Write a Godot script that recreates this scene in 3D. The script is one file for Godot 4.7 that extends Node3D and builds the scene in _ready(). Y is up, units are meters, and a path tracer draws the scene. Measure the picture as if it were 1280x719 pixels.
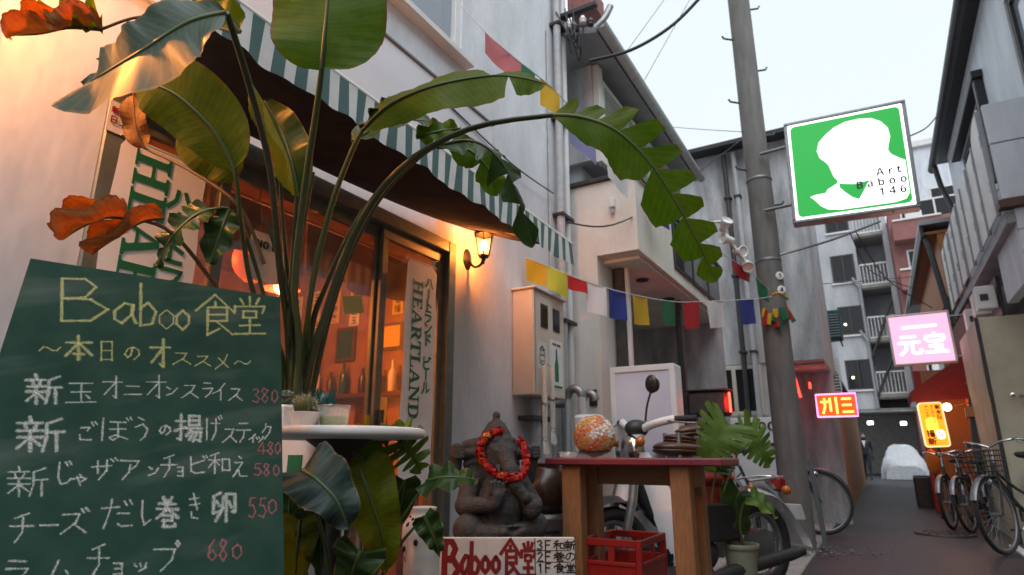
extends Node3D
# Dusk alley beside a small restaurant: chalkboard, tall leafy plant, striped awning, prayer flags, lit signs.

var M := {}
var T := {}
var used := {}
var rng := RandomNumberGenerator.new()

# ---------------------------------------------------------------- mesh builder
class MB:
	var v := PackedVector3Array()
	var n := PackedVector3Array()
	var uv := PackedVector2Array()
	var c := PackedColorArray()
	var idx := PackedInt32Array()
	var col := Color(1, 1, 1)
	var use_col := false
	func vert(p: Vector3, nn: Vector3, u: Vector2 = Vector2.ZERO) -> int:
		v.append(p); n.append(nn); uv.append(u); c.append(col)
		return v.size() - 1
	func tri(a: int, b: int, d: int) -> void:
		var g := (v[d] - v[a]).cross(v[b] - v[a])
		if g.dot(n[a] + n[b] + n[d]) < 0.0:
			idx.append_array([a, d, b])
		else:
			idx.append_array([a, b, d])
	func quadi(a: int, b: int, d: int, e: int) -> void:
		tri(a, b, d); tri(a, d, e)
	func face(p: Array, nn: Vector3, us: Array = []) -> void:
		var k := v.size()
		for i in p.size():
			vert(p[i], nn, us[i] if us.size() > i else Vector2.ZERO)
		for i in range(1, p.size() - 1):
			tri(k, k + i, k + i + 1)
	func quad(a: Vector3, b: Vector3, d: Vector3, e: Vector3) -> void:
		var nn := (b - a).cross(d - a)
		if nn.length_squared() < 1e-14:
			nn = (d - a).cross(e - a)
		face([a, b, d, e], nn.normalized(), [Vector2(0, 1), Vector2(1, 1), Vector2(1, 0), Vector2(0, 0)])
	# axis-aligned box given by centre and size, turned by bs about its centre, edges chamfered by bv
	func box(ct: Vector3, sz: Vector3, bs: Basis = Basis.IDENTITY, bv: float = 0.0) -> void:
		var h := sz * 0.5
		bv = minf(bv, minf(h.x, minf(h.y, h.z)) * 0.6)
		for ax in 3:
			for s in [-1.0, 1.0]:
				var a1 := (ax + 1) % 3
				var a2 := (ax + 2) % 3
				var nn := Vector3.ZERO
				nn[ax] = s
				var ps := []
				for q in [[-1, -1], [1, -1], [1, 1], [-1, 1]]:
					var p := Vector3.ZERO
					p[ax] = s * h[ax]
					p[a1] = q[0] * (h[a1] - bv)
					p[a2] = q[1] * (h[a2] - bv)
					ps.append(ct + bs * p)
				face(ps, bs * nn, [Vector2(0, 1), Vector2(1, 1), Vector2(1, 0), Vector2(0, 0)])
		if bv <= 0.0:
			return
		for ax in 3:
			var a1 := (ax + 1) % 3
			var a2 := (ax + 2) % 3
			for s1 in [-1.0, 1.0]:
				for s2 in [-1.0, 1.0]:
					var nn := Vector3.ZERO
					nn[a1] = s1; nn[a2] = s2
					var ps := []
					for q in [[-1.0, 0], [1.0, 0], [1.0, 1], [-1.0, 1]]:
						var p := Vector3.ZERO
						p[ax] = q[0] * (h[ax] - bv)
						p[a1] = s1 * (h[a1] - (bv if q[1] == 1 else 0.0))
						p[a2] = s2 * (h[a2] - (0.0 if q[1] == 1 else bv))
						ps.append(ct + bs * p)
					face(ps, bs * nn.normalized())
		for sx in [-1.0, 1.0]:
			for sy in [-1.0, 1.0]:
				for sz2 in [-1.0, 1.0]:
					var k := Vector3(sx, sy, sz2)
					face([ct + bs * (k * Vector3(h.x, h.y - bv, h.z - bv)), ct + bs * (k * Vector3(h.x - bv, h.y, h.z - bv)), ct + bs * (k * Vector3(h.x - bv, h.y - bv, h.z))], bs * k.normalized())
	# box given by two opposite corners
	func span(a: Vector3, b: Vector3, bv: float = 0.0) -> void:
		box((a + b) * 0.5, (b - a).abs(), Basis.IDENTITY, bv)
	# straight bar between two points with rectangular section w (sideways) by t (along up)
	func bar(a: Vector3, b: Vector3, w: float, t: float, up: Vector3 = Vector3.UP, bv: float = 0.0) -> void:
		var z := (b - a).normalized()
		var x := up.cross(z)
		if x.length() < 1e-4:
			x = Vector3.RIGHT.cross(z)
		x = x.normalized()
		box((a + b) * 0.5, Vector3(w, t, (b - a).length()), Basis(x, z.cross(x), z), bv)
	func tube(pts: Array, rads, sides: int = 8, caps: bool = true) -> void:
		var m := pts.size()
		var prev := Vector3.ZERO
		var base := v.size()
		var run := 0.0
		for i in m:
			var t: Vector3 = (pts[mini(i + 1, m - 1)] - pts[maxi(i - 1, 0)]).normalized()
			var s := prev - t * prev.dot(t)
			if s.length() < 1e-4:
				s = t.cross(Vector3.UP)
				if s.length() < 0.05:
					s = t.cross(Vector3.RIGHT)
			s = s.normalized()
			prev = s
			var u := t.cross(s)
			var r: float = rads[i] if rads is Array else rads
			if i > 0:
				run += pts[i].distance_to(pts[i - 1])
			for k in sides + 1:
				var a := TAU * k / sides
				var d := s * cos(a) + u * sin(a)
				vert(pts[i] + d * r, d, Vector2(float(k) / sides, run))
		for i in m - 1:
			for k in sides:
				var a0 := base + i * (sides + 1) + k
				quadi(a0, a0 + 1, a0 + sides + 2, a0 + sides + 1)
		if caps:
			for e in [0, m - 1]:
				var t: Vector3 = (pts[1] - pts[0]).normalized() * -1.0 if e == 0 else (pts[m - 1] - pts[m - 2]).normalized()
				var k0 := v.size()
				for k in sides:
					vert(v[base + e * (sides + 1) + k], t)
				for k in range(1, sides - 1):
					tri(k0, k0 + k, k0 + k + 1)
	# surface of revolution about local y; profile of Vector2(radius, height)
	func lathe(prof: Array, xf: Transform3D, segs: int = 20, smooth: bool = true, sq: float = 1.0) -> void:
		var m := prof.size()
		if smooth:
			var base := v.size()
			for i in m:
				var a: Vector2 = prof[maxi(i - 1, 0)]
				var b: Vector2 = prof[mini(i + 1, m - 1)]
				var d := b - a
				var nr := Vector2(d.y, -d.x).normalized()
				for k in segs + 1:
					var an := TAU * k / segs
					var dir := Vector3(cos(an), 0, sin(an))
					vert(xf * (dir * prof[i].x + Vector3(0, prof[i].y, 0)), (xf.basis * (dir * nr.x + Vector3(0, nr.y, 0))).normalized(), Vector2(float(k) / segs, float(i) / (m - 1)))
			for i in m - 1:
				for k in segs:
					var a0 := base + i * (segs + 1) + k
					quadi(a0, a0 + 1, a0 + segs + 2, a0 + segs + 1)
		else:
			for i in m - 1:
				lathe([prof[i], prof[i + 1]], xf, segs, true)
	func ball(ct: Vector3, r: Vector3, segs: int = 14, bs: Basis = Basis.IDENTITY) -> void:
		var rings := maxi(4, segs / 2)
		var base := v.size()
		for i in rings + 1:
			var la := PI * i / rings
			for k in segs + 1:
				var an := TAU * k / segs
				var d := Vector3(sin(la) * cos(an), cos(la), sin(la) * sin(an))
				vert(ct + bs * (d * r), (bs * (d / r)).normalized(), Vector2(float(k) / segs, float(i) / rings))
		for i in rings:
			for k in segs:
				var a0 := base + i * (segs + 1) + k
				quadi(a0, a0 + 1, a0 + segs + 2, a0 + segs + 1)
	# flat outline (x, y) of thickness th along local z (from 0 to th)
	func prism(poly: PackedVector2Array, th: float, xf: Transform3D) -> void:
		var tr := Geometry2D.triangulate_polygon(poly)
		var nz := (xf.basis * Vector3(0, 0, 1)).normalized()
		for s in [0.0, 1.0]:
			var k := v.size()
			for p in poly:
				vert(xf * Vector3(p.x, p.y, th * s), nz * (1.0 if s > 0.5 else -1.0), p)
			for i in range(0, tr.size(), 3):
				tri(k + tr[i], k + tr[i + 1], k + tr[i + 2])
		var cc := Geometry2D.is_polygon_clockwise(poly)
		for i in poly.size():
			var a := poly[i]
			var b := poly[(i + 1) % poly.size()]
			var d := b - a
			var nn := Vector3(d.y, -d.x, 0) * (-1.0 if cc else 1.0)
			face([xf * Vector3(a.x, a.y, 0), xf * Vector3(b.x, b.y, 0), xf * Vector3(b.x, b.y, th), xf * Vector3(a.x, a.y, th)], (xf.basis * nn).normalized())
	# painted stroke: flat ribbon of width w standing th proud of the xf plane, rounded joints
	func ribbon(pts: Array, w: float, th: float, xf: Transform3D) -> void:
		var m := pts.size()
		var l := PackedVector2Array()
		var r := PackedVector2Array()
		for i in m:
			var d: Vector2 = (pts[mini(i + 1, m - 1)] - pts[maxi(i - 1, 0)]).normalized()
			var q := Vector2(-d.y, d.x) * w * 0.5
			var e := Vector2.ZERO
			if i == 0: e = -d * w * 0.35
			if i == m - 1: e = d * w * 0.35
			l.append(pts[i] + q + e); r.append(pts[i] - q + e)
		var nz := (xf.basis * Vector3(0, 0, 1)).normalized()
		for i in m - 1:
			face([xf * Vector3(l[i].x, l[i].y, th), xf * Vector3(l[i + 1].x, l[i + 1].y, th), xf * Vector3(r[i + 1].x, r[i + 1].y, th), xf * Vector3(r[i].x, r[i].y, th)], nz)
	func mesh() -> ArrayMesh:
		var am := ArrayMesh.new()
		var ar := []
		ar.resize(Mesh.ARRAY_MAX)
		ar[Mesh.ARRAY_VERTEX] = v
		ar[Mesh.ARRAY_NORMAL] = n
		ar[Mesh.ARRAY_TEX_UV] = uv
		if use_col:
			ar[Mesh.ARRAY_COLOR] = c
		ar[Mesh.ARRAY_INDEX] = idx
		am.add_surface_from_arrays(Mesh.PRIMITIVE_TRIANGLES, ar)
		return am

# ---------------------------------------------------------------- scene helpers
func numbered(s: String) -> String:
	used[s] = used.get(s, -1) + 1
	return s if used[s] == 0 else "%s_%03d" % [s, used[s]]

func thing(called: String, label: String, category: String, at: Vector3 = Vector3.ZERO, turn: float = 0.0, group: String = "") -> Node3D:
	var o := Node3D.new()
	o.name = numbered(called)
	add_child(o)
	o.position = at
	o.rotation.y = turn
	o.set_meta("label", label)
	o.set_meta("category", category)
	if group:
		o.set_meta("group", group)
	return o

func put(mb: MB, called: String, m: Material, parent: Node = null) -> MeshInstance3D:
	var o := MeshInstance3D.new()
	o.mesh = mb.mesh()
	o.material_override = m
	if parent == null:
		o.name = numbered(called)
		add_child(o)
	else:
		o.name = called
		parent.add_child(o, true)
	return o

func struct(mb: MB, called: String, m: Material, label: String = "") -> MeshInstance3D:
	var o := put(mb, called, m)
	o.set_meta("kind", "structure")
	o.set_meta("label", label)
	o.set_meta("category", called.replace("_", " "))
	return o

func bx(called: String, m: Material, parent: Node, a: Vector3, b: Vector3, bv: float = 0.0) -> MeshInstance3D:
	var mb := MB.new()
	mb.span(a, b, bv)
	return put(mb, called, m, parent)

func tb(called: String, m: Material, parent: Node, pts: Array, r, sides: int = 8) -> MeshInstance3D:
	var mb := MB.new()
	mb.tube(pts, r, sides)
	return put(mb, called, m, parent)

func copy_of(o: Node3D, label: String = "") -> Node3D:
	var q: Node3D = o.duplicate()
	q.name = numbered(String(o.name).rstrip("0123456789").trim_suffix("_"))
	add_child(q)
	if label:
		q.set_meta("label", label)
	return q

func curve(pts: Array, m: int) -> Array:
	# Catmull-Rom through pts, m samples
	var out := []
	var k := pts.size() - 1
	for i in m:
		var t := float(i) / (m - 1) * k
		var j := mini(int(t), k - 1)
		var f := t - j
		var p0 = pts[maxi(j - 1, 0)]; var p1 = pts[j]; var p2 = pts[j + 1]; var p3 = pts[mini(j + 2, k)]
		out.append(0.5 * ((2.0 * p1) + (p2 - p0) * f + (2.0 * p0 - 5.0 * p1 + 4.0 * p2 - p3) * f * f + (3.0 * p1 - p0 - 3.0 * p2 + p3) * f * f * f))
	return out

func sag(a: Vector3, b: Vector3, drop: float, m: int = 16) -> Array:
	var out := []
	for i in m:
		var t := float(i) / (m - 1)
		out.append(a.lerp(b, t) + Vector3.DOWN * drop * 4.0 * t * (1.0 - t))
	return out

func facing(at: Vector3, right: Vector3, up: Vector3) -> Transform3D:
	var x := right.normalized()
	var z := x.cross(up).normalized()
	return Transform3D(Basis(x, z.cross(x), z), at)

func lettering(text: String, m: Material, parent: Node, xf: Transform3D, height: float, font: String = "Droid Sans", weight: int = 700, deep: float = 0.002, called: String = "lettering") -> MeshInstance3D:
	var f := SystemFont.new()
	f.font_names = PackedStringArray([font])
	f.font_weight = weight
	var t := TextMesh.new()
	t.text = text
	t.font = f
	t.font_size = 64
	t.pixel_size = height / 46.0
	t.depth = deep
	t.curve_step = 2.0
	var o := MeshInstance3D.new()
	o.name = called
	o.mesh = t
	o.material_override = m
	parent.add_child(o, true)
	o.transform = xf
	return o

# ---------------------------------------------------------------- textures and materials
func noise_bytes(size: int, sd: int, freq: float, oct: int, kind: int = FastNoiseLite.TYPE_SIMPLEX_SMOOTH) -> PackedByteArray:
	var f := FastNoiseLite.new()
	f.seed = sd
	f.noise_type = kind
	f.frequency = freq
	f.fractal_octaves = oct
	f.fractal_type = FastNoiseLite.FRACTAL_FBM if oct > 1 else FastNoiseLite.FRACTAL_NONE
	var im := f.get_seamless_image(size, size)
	im.convert(Image.FORMAT_L8)
	return im.get_data()

# mixes two colours (linear) with a coarse and a fine pattern; the result is a tileable sRGB texture
func mottle(key: String, a: Color, b: Color, sd: int, freq: float = 0.01, fine: float = 0.25, size: int = 256, power: float = 1.0) -> ImageTexture:
	if T.has(key):
		return T[key]
	var n1 := noise_bytes(size, sd, freq, 5)
	var n2 := noise_bytes(size, sd + 7, 0.18, 3)
	var out := PackedByteArray()
	out.resize(size * size * 3)
	var lut := PackedByteArray()
	for i in 256:
		var q := a.lerp(b, pow(i / 255.0, power)).linear_to_srgb()
		lut.append_array([int(clampf(q.r, 0, 1) * 255), int(clampf(q.g, 0, 1) * 255), int(clampf(q.b, 0, 1) * 255)])
	for i in size * size:
		var k := clampi(int(n1[i] * (1.0 - fine) + n2[i] * fine), 0, 255) * 3
		out[i * 3] = lut[k]; out[i * 3 + 1] = lut[k + 1]; out[i * 3 + 2] = lut[k + 2]
	T[key] = ImageTexture.create_from_image(Image.create_from_data(size, size, false, Image.FORMAT_RGB8, out))
	return T[key]

func grain(key: String, sd: int, freq: float, oct: int = 4, size: int = 256) -> ImageTexture:
	if not T.has(key):
		T[key] = ImageTexture.create_from_image(Image.create_from_data(size, size, false, Image.FORMAT_L8, noise_bytes(size, sd, freq, oct)))
	return T[key]

func mat(key: String, lin: Color, rough: float = 0.7, metal: float = 0.0) -> StandardMaterial3D:
	if M.has(key):
		return M[key]
	var m := StandardMaterial3D.new()
	m.resource_name = key
	m.albedo_color = lin.linear_to_srgb()
	m.roughness = rough
	m.metallic = metal
	M[key] = m
	return m

# mottled surface in world space; scale = tiles per metre
func surf(key: String, a: Color, b: Color, rough: float, scale: float, sd: int, freq: float = 0.012, fine: float = 0.3, bump: float = 0.0, metal: float = 0.0, power: float = 1.0, own: bool = false) -> StandardMaterial3D:
	if M.has(key):
		return M[key]
	var m := mat(key, Color(1, 1, 1), rough, metal)
	m.albedo_texture = mottle(key, a, b, sd, freq, fine, 256, power)
	m.uv1_triplanar = true
	m.uv1_world_triplanar = not own
	m.uv1_scale = Vector3.ONE * scale
	if bump > 0.0:
		m.heightmap_enabled = true
		m.heightmap_texture = grain("grain_%d" % (sd % 3), 40 + sd % 3, 0.06, 4)
		m.heightmap_scale = bump
	return m

func glow(key: String, lin: Color, energy: float) -> StandardMaterial3D:
	if M.has(key):
		return M[key]
	var m := mat(key, Color(lin.r * 0.6, lin.g * 0.6, lin.b * 0.6), 0.5)
	m.emission_enabled = true
	m.emission = lin.linear_to_srgb()
	m.emission_energy_multiplier = energy
	return m

func pane(key: String, tint: Color, alpha: float) -> StandardMaterial3D:
	if M.has(key):
		return M[key]
	var m := mat(key, tint, 0.03)
	m.transparency = BaseMaterial3D.TRANSPARENCY_ALPHA
	m.albedo_color.a = alpha
	return m

func leaf_texture(key: String, base: Color, dark: Color, vein: Color, veins: float, sd: int) -> ImageTexture:
	var w := 128
	var h := 512
	var nz := noise_bytes(512, sd, 0.012, 4)
	var out := PackedByteArray()
	out.resize(w * h * 3)
	for y in h:
		for x in w:
			var u := absf(x / float(w - 1) * 2.0 - 1.0)
			var s := pow(0.5 + 0.5 * cos((y / float(h) - u * 0.06) * TAU * veins), 6.0)
			var q := base.lerp(dark, nz[y * 512 + x * 3] / 255.0)
			q = q.lerp(vein, s * 0.3)
			if u < 0.035:
				q = q.lerp(vein, 0.8)
			# dry brown rim and scattered brown flecks
			var rim: float = nz[((y * 3) % 512) * 512 + (x * 7) % 512] / 255.0
			if u > 1.02 - rim * .12 or nz[((y * 7 + 90) % 512) * 512 + (x * 11) % 512] > 236:
				q = q.lerp(Color(.20, .11, .035), .7)
			q = q.linear_to_srgb()
			var k := (y * w + x) * 3
			out[k] = int(q.r * 255); out[k + 1] = int(q.g * 255); out[k + 2] = int(q.b * 255)
	T[key] = ImageTexture.create_from_image(Image.create_from_data(w, h, false, Image.FORMAT_RGB8, out))
	return T[key]

func leaf_mat(key: String, base: Color, dark: Color, vein: Color, veins: float, sd: int, back: Color, rough: float = 0.46) -> void:
	var m := mat(key, Color(1, 1, 1), rough)
	m.metallic_specular = .32
	m.albedo_texture = leaf_texture(key, base, dark, vein, veins, sd)
	m.backlight_enabled = true
	m.backlight = back

func wood_mat(key: String, a: Color, b: Color, rough: float, sd: int, axis: int) -> void:
	# stretched grain: compress the pattern across the grain
	var m := surf(key, a, b, rough, 1.0, sd, 0.03, 0.25, 0.05)
	m.uv1_scale = Vector3(14, 14, 14)
	m.uv1_scale[axis] = 1.3

func make_materials() -> void:
	surf("stucco", Color(.45, .48, .52), Color(.73, .76, .80), .85, .35, 3, .016, .32, .3)
	surf("stucco_panel", Color(.58, .62, .68), Color(.70, .73, .78), .8, .5, 5, .012, .2, .05)
	surf("cream_wall", Color(.54, .51, .47), Color(.76, .73, .68), .85, .4, 8, .012, .25, .08)
	surf("cement_wall", Color(.17, .173, .18), Color(.60, .605, .62), .9, .28, 11, .02, .22, .15)
	surf("asphalt", Color(.006, .007, .010), Color(.046, .051, .060), .55, 1.1, 14, .02, .55, .5)
	surf("concrete", Color(.17, .165, .155), Color(.34, .33, .31), .9, .8, 17, .02, .4, .3)
	surf("pole_concrete", Color(.085, .083, .078), Color(.19, .185, .175), .85, 1.6, 19, .012, .3, .15)
	surf("white_metal", Color(.58, .58, .57), Color(.72, .72, .71), .45, .8, 21, .012, .15, 0)
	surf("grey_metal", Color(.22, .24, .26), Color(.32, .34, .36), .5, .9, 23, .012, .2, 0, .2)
	surf("pale_siding", Color(.46, .51, .57), Color(.68, .73, .79), .6, .5, 25, .012, .2, .03)
	surf("dark_metal", Color(.025, .026, .028), Color(.06, .06, .062), .5, 2.0, 27, .02, .3, 0, .3)
	surf("black_rubber", Color(.012, .012, .013), Color(.03, .03, .03), .75, 4.0, 29, .03, .3, 0)
	surf("frame_alu", Color(.13, .15, .13), Color(.20, .22, .19), .45, 2.0, 31, .02, .2, 0, .4)
	surf("canvas_brown", Color(.018, .016, .014), Color(.048, .042, .037), .95, 1.2, 33, .02, .4, .1)
	surf("pipe_grey", Color(.30, .32, .34), Color(.46, .48, .50), .55, 2.0, 35, .02, .25, 0)
	surf("meter_beige", Color(.50, .45, .38), Color(.62, .57, .50), .6, 1.3, 37, .012, .25, 0)
	surf("stone_statue", Color(.014, .015, .016), Color(.125, .128, .130), .8, 6.0, 39, .02, .5, .35, 0, 1.5)
	surf("jar_brown", Color(.020, .012, .009), Color(.060, .034, .024), .28, 3.0, 41, .02, .3, 0)
	surf("steel_dull", Color(.16, .17, .175), Color(.30, .31, .32), .42, 2.0, 43, .02, .3, 0, .7)
	surf("table_maroon", Color(.13, .018, .032), Color(.20, .030, .048), .45, 2.5, 45, .03, .4, .05)
	wood_mat("post_wood", Color(.20, .085, .032), Color(.38, .19, .080), .65, 47, 1)
	wood_mat("wood_x", Color(.20, .090, .040), Color(.36, .19, .085), .65, 48, 0)
	surf("crate_red", Color(.26, .012, .012), Color(.34, .022, .020), .42, 3.0, 49, .02, .3, 0)
	surf("white_paint", Color(.62, .63, .64), Color(.76, .77, .78), .5, 1.5, 51, .012, .2, 0)
	surf("white_board", Color(.50, .49, .47), Color(.70, .69, .66), .7, 3.0, 53, .02, .35, 0)
	surf("panel_lilac", Color(.54, .56, .66), Color(.64, .66, .75), .35, .9, 55, .012, .15, 0)
	surf("bone", Color(.52, .50, .44), Color(.70, .67, .60), .6, 6.0, 57, .03, .3, 0)
	surf("pot_clay", Color(.20, .21, .15), Color(.30, .31, .23), .6, 4.0, 59, .02, .3, 0)
	surf("soil", Color(.015, .010, .007), Color(.05, .035, .025), .95, 12.0, 61, .05, .5, .5)
	surf("red_paint", Color(.20, .012, .012), Color(.30, .02, .018), .6, 3.0, 63, .02, .3, 0)
	surf("brick_red_wall", Color(.20, .085, .080), Color(.30, .135, .125), .85, .5, 65, .02, .35, .1)
	surf("orange_wood", Color(.30, .10, .030), Color(.44, .17, .055), .6, 1.0, 67, .02, .3, .05)
	surf("apartment_white", Color(.26, .27, .29), Color(.52, .53, .56), .85, .3, 69, .012, .25, .05)
	surf("beige_wall", Color(.36, .33, .24), Color(.52, .48, .37), .8, .5, 71, .012, .2, .05)
	surf("interior_wall", Color(.16, .075, .032), Color(.36, .19, .085), .85, .9, 73, .02, .3, 0)
	surf("leather_brown", Color(.045, .017, .010), Color(.11, .045, .027), .35, 6.0, 75, .03, .4, .1)
	surf("tarp_white", Color(.34, .36, .39), Color(.58, .60, .63), .5, 1.0, 77, .02, .3, .2)
	surf("vase_glaze", Color(.05, .045, .05), Color(.62, .58, .58), .3, 9.0, 79, .045, .3, 0, 0, .45)
	surf("awning_white", Color(.56, .58, .58), Color(.70, .71, .71), .85, 2.0, 81, .02, .3, 0)
	surf("awning_teal", Color(.055, .115, .115), Color(.085, .16, .16), .85, 2.0, 82, .02, .3, 0)
	for q in ["awning_white", "awning_teal"]:
		M[q].backlight_enabled = true
		M[q].backlight = Color(.25, .25, .25)
	mat("black_iron", Color(.012, .011, .010), .45, .3)
	pane("lantern_glass", Color(1.0, .85, .6), .10)
	mat("cloth_rust", Color(.22, .07, .02), .9)
	mat("black", Color(.012, .012, .013), .6)
	mat("chrome", Color(.55, .56, .57), .18, 1.0)
	mat("mirror_back", Color(.02, .02, .022), .3)
	mat("white_gloss", Color(.70, .71, .72), .22)
	mat("ceramic_white", Color(.72, .71, .69), .25)
	mat("green_ink", Color(.008, .15, .06), .6)
	mat("purple_ink", Color(.018, .012, .05), .6)
	mat("black_ink", Color(.015, .014, .014), .7)
	mat("red_ink", Color(.20, .008, .012), .6)
	mat("yellow_card", Color(.60, .46, .02), .6)
	mat("teal_glaze", Color(.015, .075, .075), .2)
	mat("cactus", Color(.085, .105, .035), .7)
	mat("succulent", Color(.16, .25, .20), .55)
	mat("stalk", Color(.075, .105, .030), .5)
	mat("stalk_dark", Color(.045, .060, .022), .5)
	mat("stalk_dry", Color(.14, .085, .035), .7)
	mat("red_flower", Color(.42, .012, .010), .7)
	mat("yellow_flower", Color(.55, .33, .03), .7)
	mat("dark_glass", Color(.015, .017, .02), .05)
	mat("red_lens", Color(.28, .008, .010), .15)
	mat("skin", Color(.32, .19, .14), .6)
	mat("suit", Color(.014, .014, .018), .8)
	mat("hair", Color(.012, .010, .010), .6)
	# rain streaks: pattern drawn out along the height of the walls
	M.cement_wall.uv1_scale = Vector3(.75, .16, .75)
	M.pole_concrete.uv1_scale = Vector3(3.0, .5, 3.0)
	M.stucco.uv1_scale = Vector3(.55, .20, .55)
	M.pale_siding.uv1_scale = Vector3(.8, .22, .8)
	M.cream_wall.uv1_scale = Vector3(.7, .22, .7)
	M.apartment_white.uv1_scale = Vector3(.35, .10, .35)
	pane("glass", Color(.75, .80, .80), .06)
	pane("glass_blue", Color(.35, .42, .50), .45)
	pane("jar_glass", Color(.70, .75, .70), .18)
	leaf_mat("leaf_green", Color(.125, .190, .014), Color(.080, .135, .008), Color(.17, .24, .05), 34.0, 101, Color(.75, 1.0, .25))
	leaf_mat("leaf_olive", Color(.175, .195, .012), Color(.115, .145, .008), Color(.23, .26, .05), 30.0, 102, Color(.95, 1.0, .25))
	leaf_mat("leaf_blue", Color(.046, .082, .052), Color(.028, .054, .034), Color(.12, .16, .14), 26.0, 103, Color(.10, .16, .06), .42)
	leaf_mat("leaf_teal", Color(.034, .062, .056), Color(.018, .036, .034), Color(.07, .10, .08), 18.0, 107, Color(.3, .45, .2), .45)
	leaf_mat("leaf_dark", Color(.045, .085, .022), Color(.025, .055, .014), Color(.05, .08, .03), 30.0, 104, Color(.4, .6, .15), .32)
	leaf_mat("leaf_monstera", Color(.120, .205, .036), Color(.075, .140, .022), Color(.13, .19, .06), 9.0, 105, Color(.6, .8, .2), .35)
	leaf_mat("leaf_dry_or_lamplit", Color(.46, .27, .085), Color(.24, .13, .045), Color(.50, .33, .13), 22.0, 106, Color(1.0, .6, .2), .7)  # dry leaf colour, used on one blade in place of orange lamp light
	for f in [["flag_yellow", Color(.62, .38, .02)], ["flag_lime", Color(.50, .52, .05)], ["flag_red", Color(.42, .012, .016)], ["flag_white", Color(.72, .71, .72)], ["flag_blue", Color(.035, .050, .26)], ["flag_green", Color(.02, .14, .06)], ["flag_pink", Color(.50, .16, .18)], ["flag_lilac", Color(.26, .27, .48)]]:
		var m := surf(f[0], f[1] * .8, f[1], .9, 5.0, 90, .02, .5)
		m.backlight_enabled = true
		m.backlight = Color(.8, .8, .8)
	surf("banner_cloth", Color(.80, .80, .80), Color(.86, .86, .86), .85, 3.0, 92, .02, .4)
	M.banner_cloth.backlight_enabled = true
	M.banner_cloth.backlight = Color(.15, .15, .15)
	mat("cloth_orange", Color(.55, .17, .02), .9)
	M.cloth_orange.backlight_enabled = true
	M.cloth_orange.backlight = Color(.6, .3, .1)
	M.red_flower.backlight_enabled = true
	M.red_flower.backlight = Color(.3, .05, .05)

# ---------------------------------------------------------------- build order
func _ready() -> void:
	rng.seed = 4711
	set_view()
	make_materials()
	ground()
	restaurant()
	shop_interior()
	cream_building()
	grey_building()
	far_left_building()
	apartments()
	right_building()
	far_right_shop()
	awning()
	utility_pole()
	art_sign()
	pink_sign()
	neon_sign()
	yellow_sign()
	wall_pipes()
	cables()
	wall_lanterns()
	meter_box()
	banners()
	prayer_flags()
	floodlights()
	chalkboard()
	tall_plant()
	round_table()
	leafy_plant()
	statue()
	corner_pots()
	name_board()
	bar_table()
	scooter()
	white_panel()
	monstera()
	bicycles()
	alley_end()

func set_view() -> void:
	var cam := Camera3D.new()
	cam.name = "camera"
	add_child(cam)
	cam.position = Vector3(0, 0.95, 0)
	cam.rotation_degrees = Vector3(15.151, 30.238, 0)
	cam.fov = 50.054
	cam.near = 0.05
	cam.far = 400.0
	cam.current = true
	var at := CameraAttributesPhysical.new()
	at.frustum_focal_length = 24.0
	at.exposure_aperture = 5.6
	at.frustum_focus_distance = 1.7
	cam.attributes = at
	cam.fov = 50.054
	var sky := Sky.new()
	var sm := ProceduralSkyMaterial.new()
	sm.sky_top_color = Color(.55, .61, .67).linear_to_srgb()
	sm.sky_horizon_color = Color(.595, .63, .645).linear_to_srgb()
	sm.sky_curve = 0.25
	sm.ground_bottom_color = Color(.10, .10, .11)
	sm.ground_horizon_color = Color(.30, .31, .33)
	sm.sky_energy_multiplier = 1.0
	sky.sky_material = sm
	var env := Environment.new()
	env.background_mode = Environment.BG_SKY
	env.sky = sky
	env.background_energy_multiplier = 0.68
	env.tonemap_mode = Environment.TONE_MAPPER_LINEAR
	env.tonemap_exposure = 2.35
	env.sdfgi_enabled = true
	env.ssao_enabled = true
	env.ssil_enabled = true
	var we := WorldEnvironment.new()
	we.name = "environment"
	we.environment = env
	add_child(we)
	var sun := DirectionalLight3D.new()
	sun.name = "sun"
	sun.light_color = Color(.97, .985, 1.0)
	sun.light_energy = 0.5
	sun.light_angular_distance = 70.0
	sun.shadow_enabled = true
	sun.rotation_degrees = Vector3(-58, 40, 0)
	add_child(sun)

func lamp(called: String, at: Vector3, color: Color, energy: float, size: float = 0.03) -> void:
	var l := OmniLight3D.new()
	l.name = called
	l.position = at
	l.light_color = color
	l.light_energy = energy
	l.light_size = size
	l.omni_range = 14.0
	l.omni_attenuation = 2.0
	l.shadow_enabled = true
	add_child(l, true)

func panel_light(called: String, xf: Transform3D, size: Vector2, color: Color, energy: float) -> void:
	var l := AreaLight3D.new()
	l.name = called
	l.transform = xf
	l.area_size = size
	l.light_color = color
	l.light_energy = energy
	l.shadow_enabled = true
	add_child(l, true)

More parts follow.
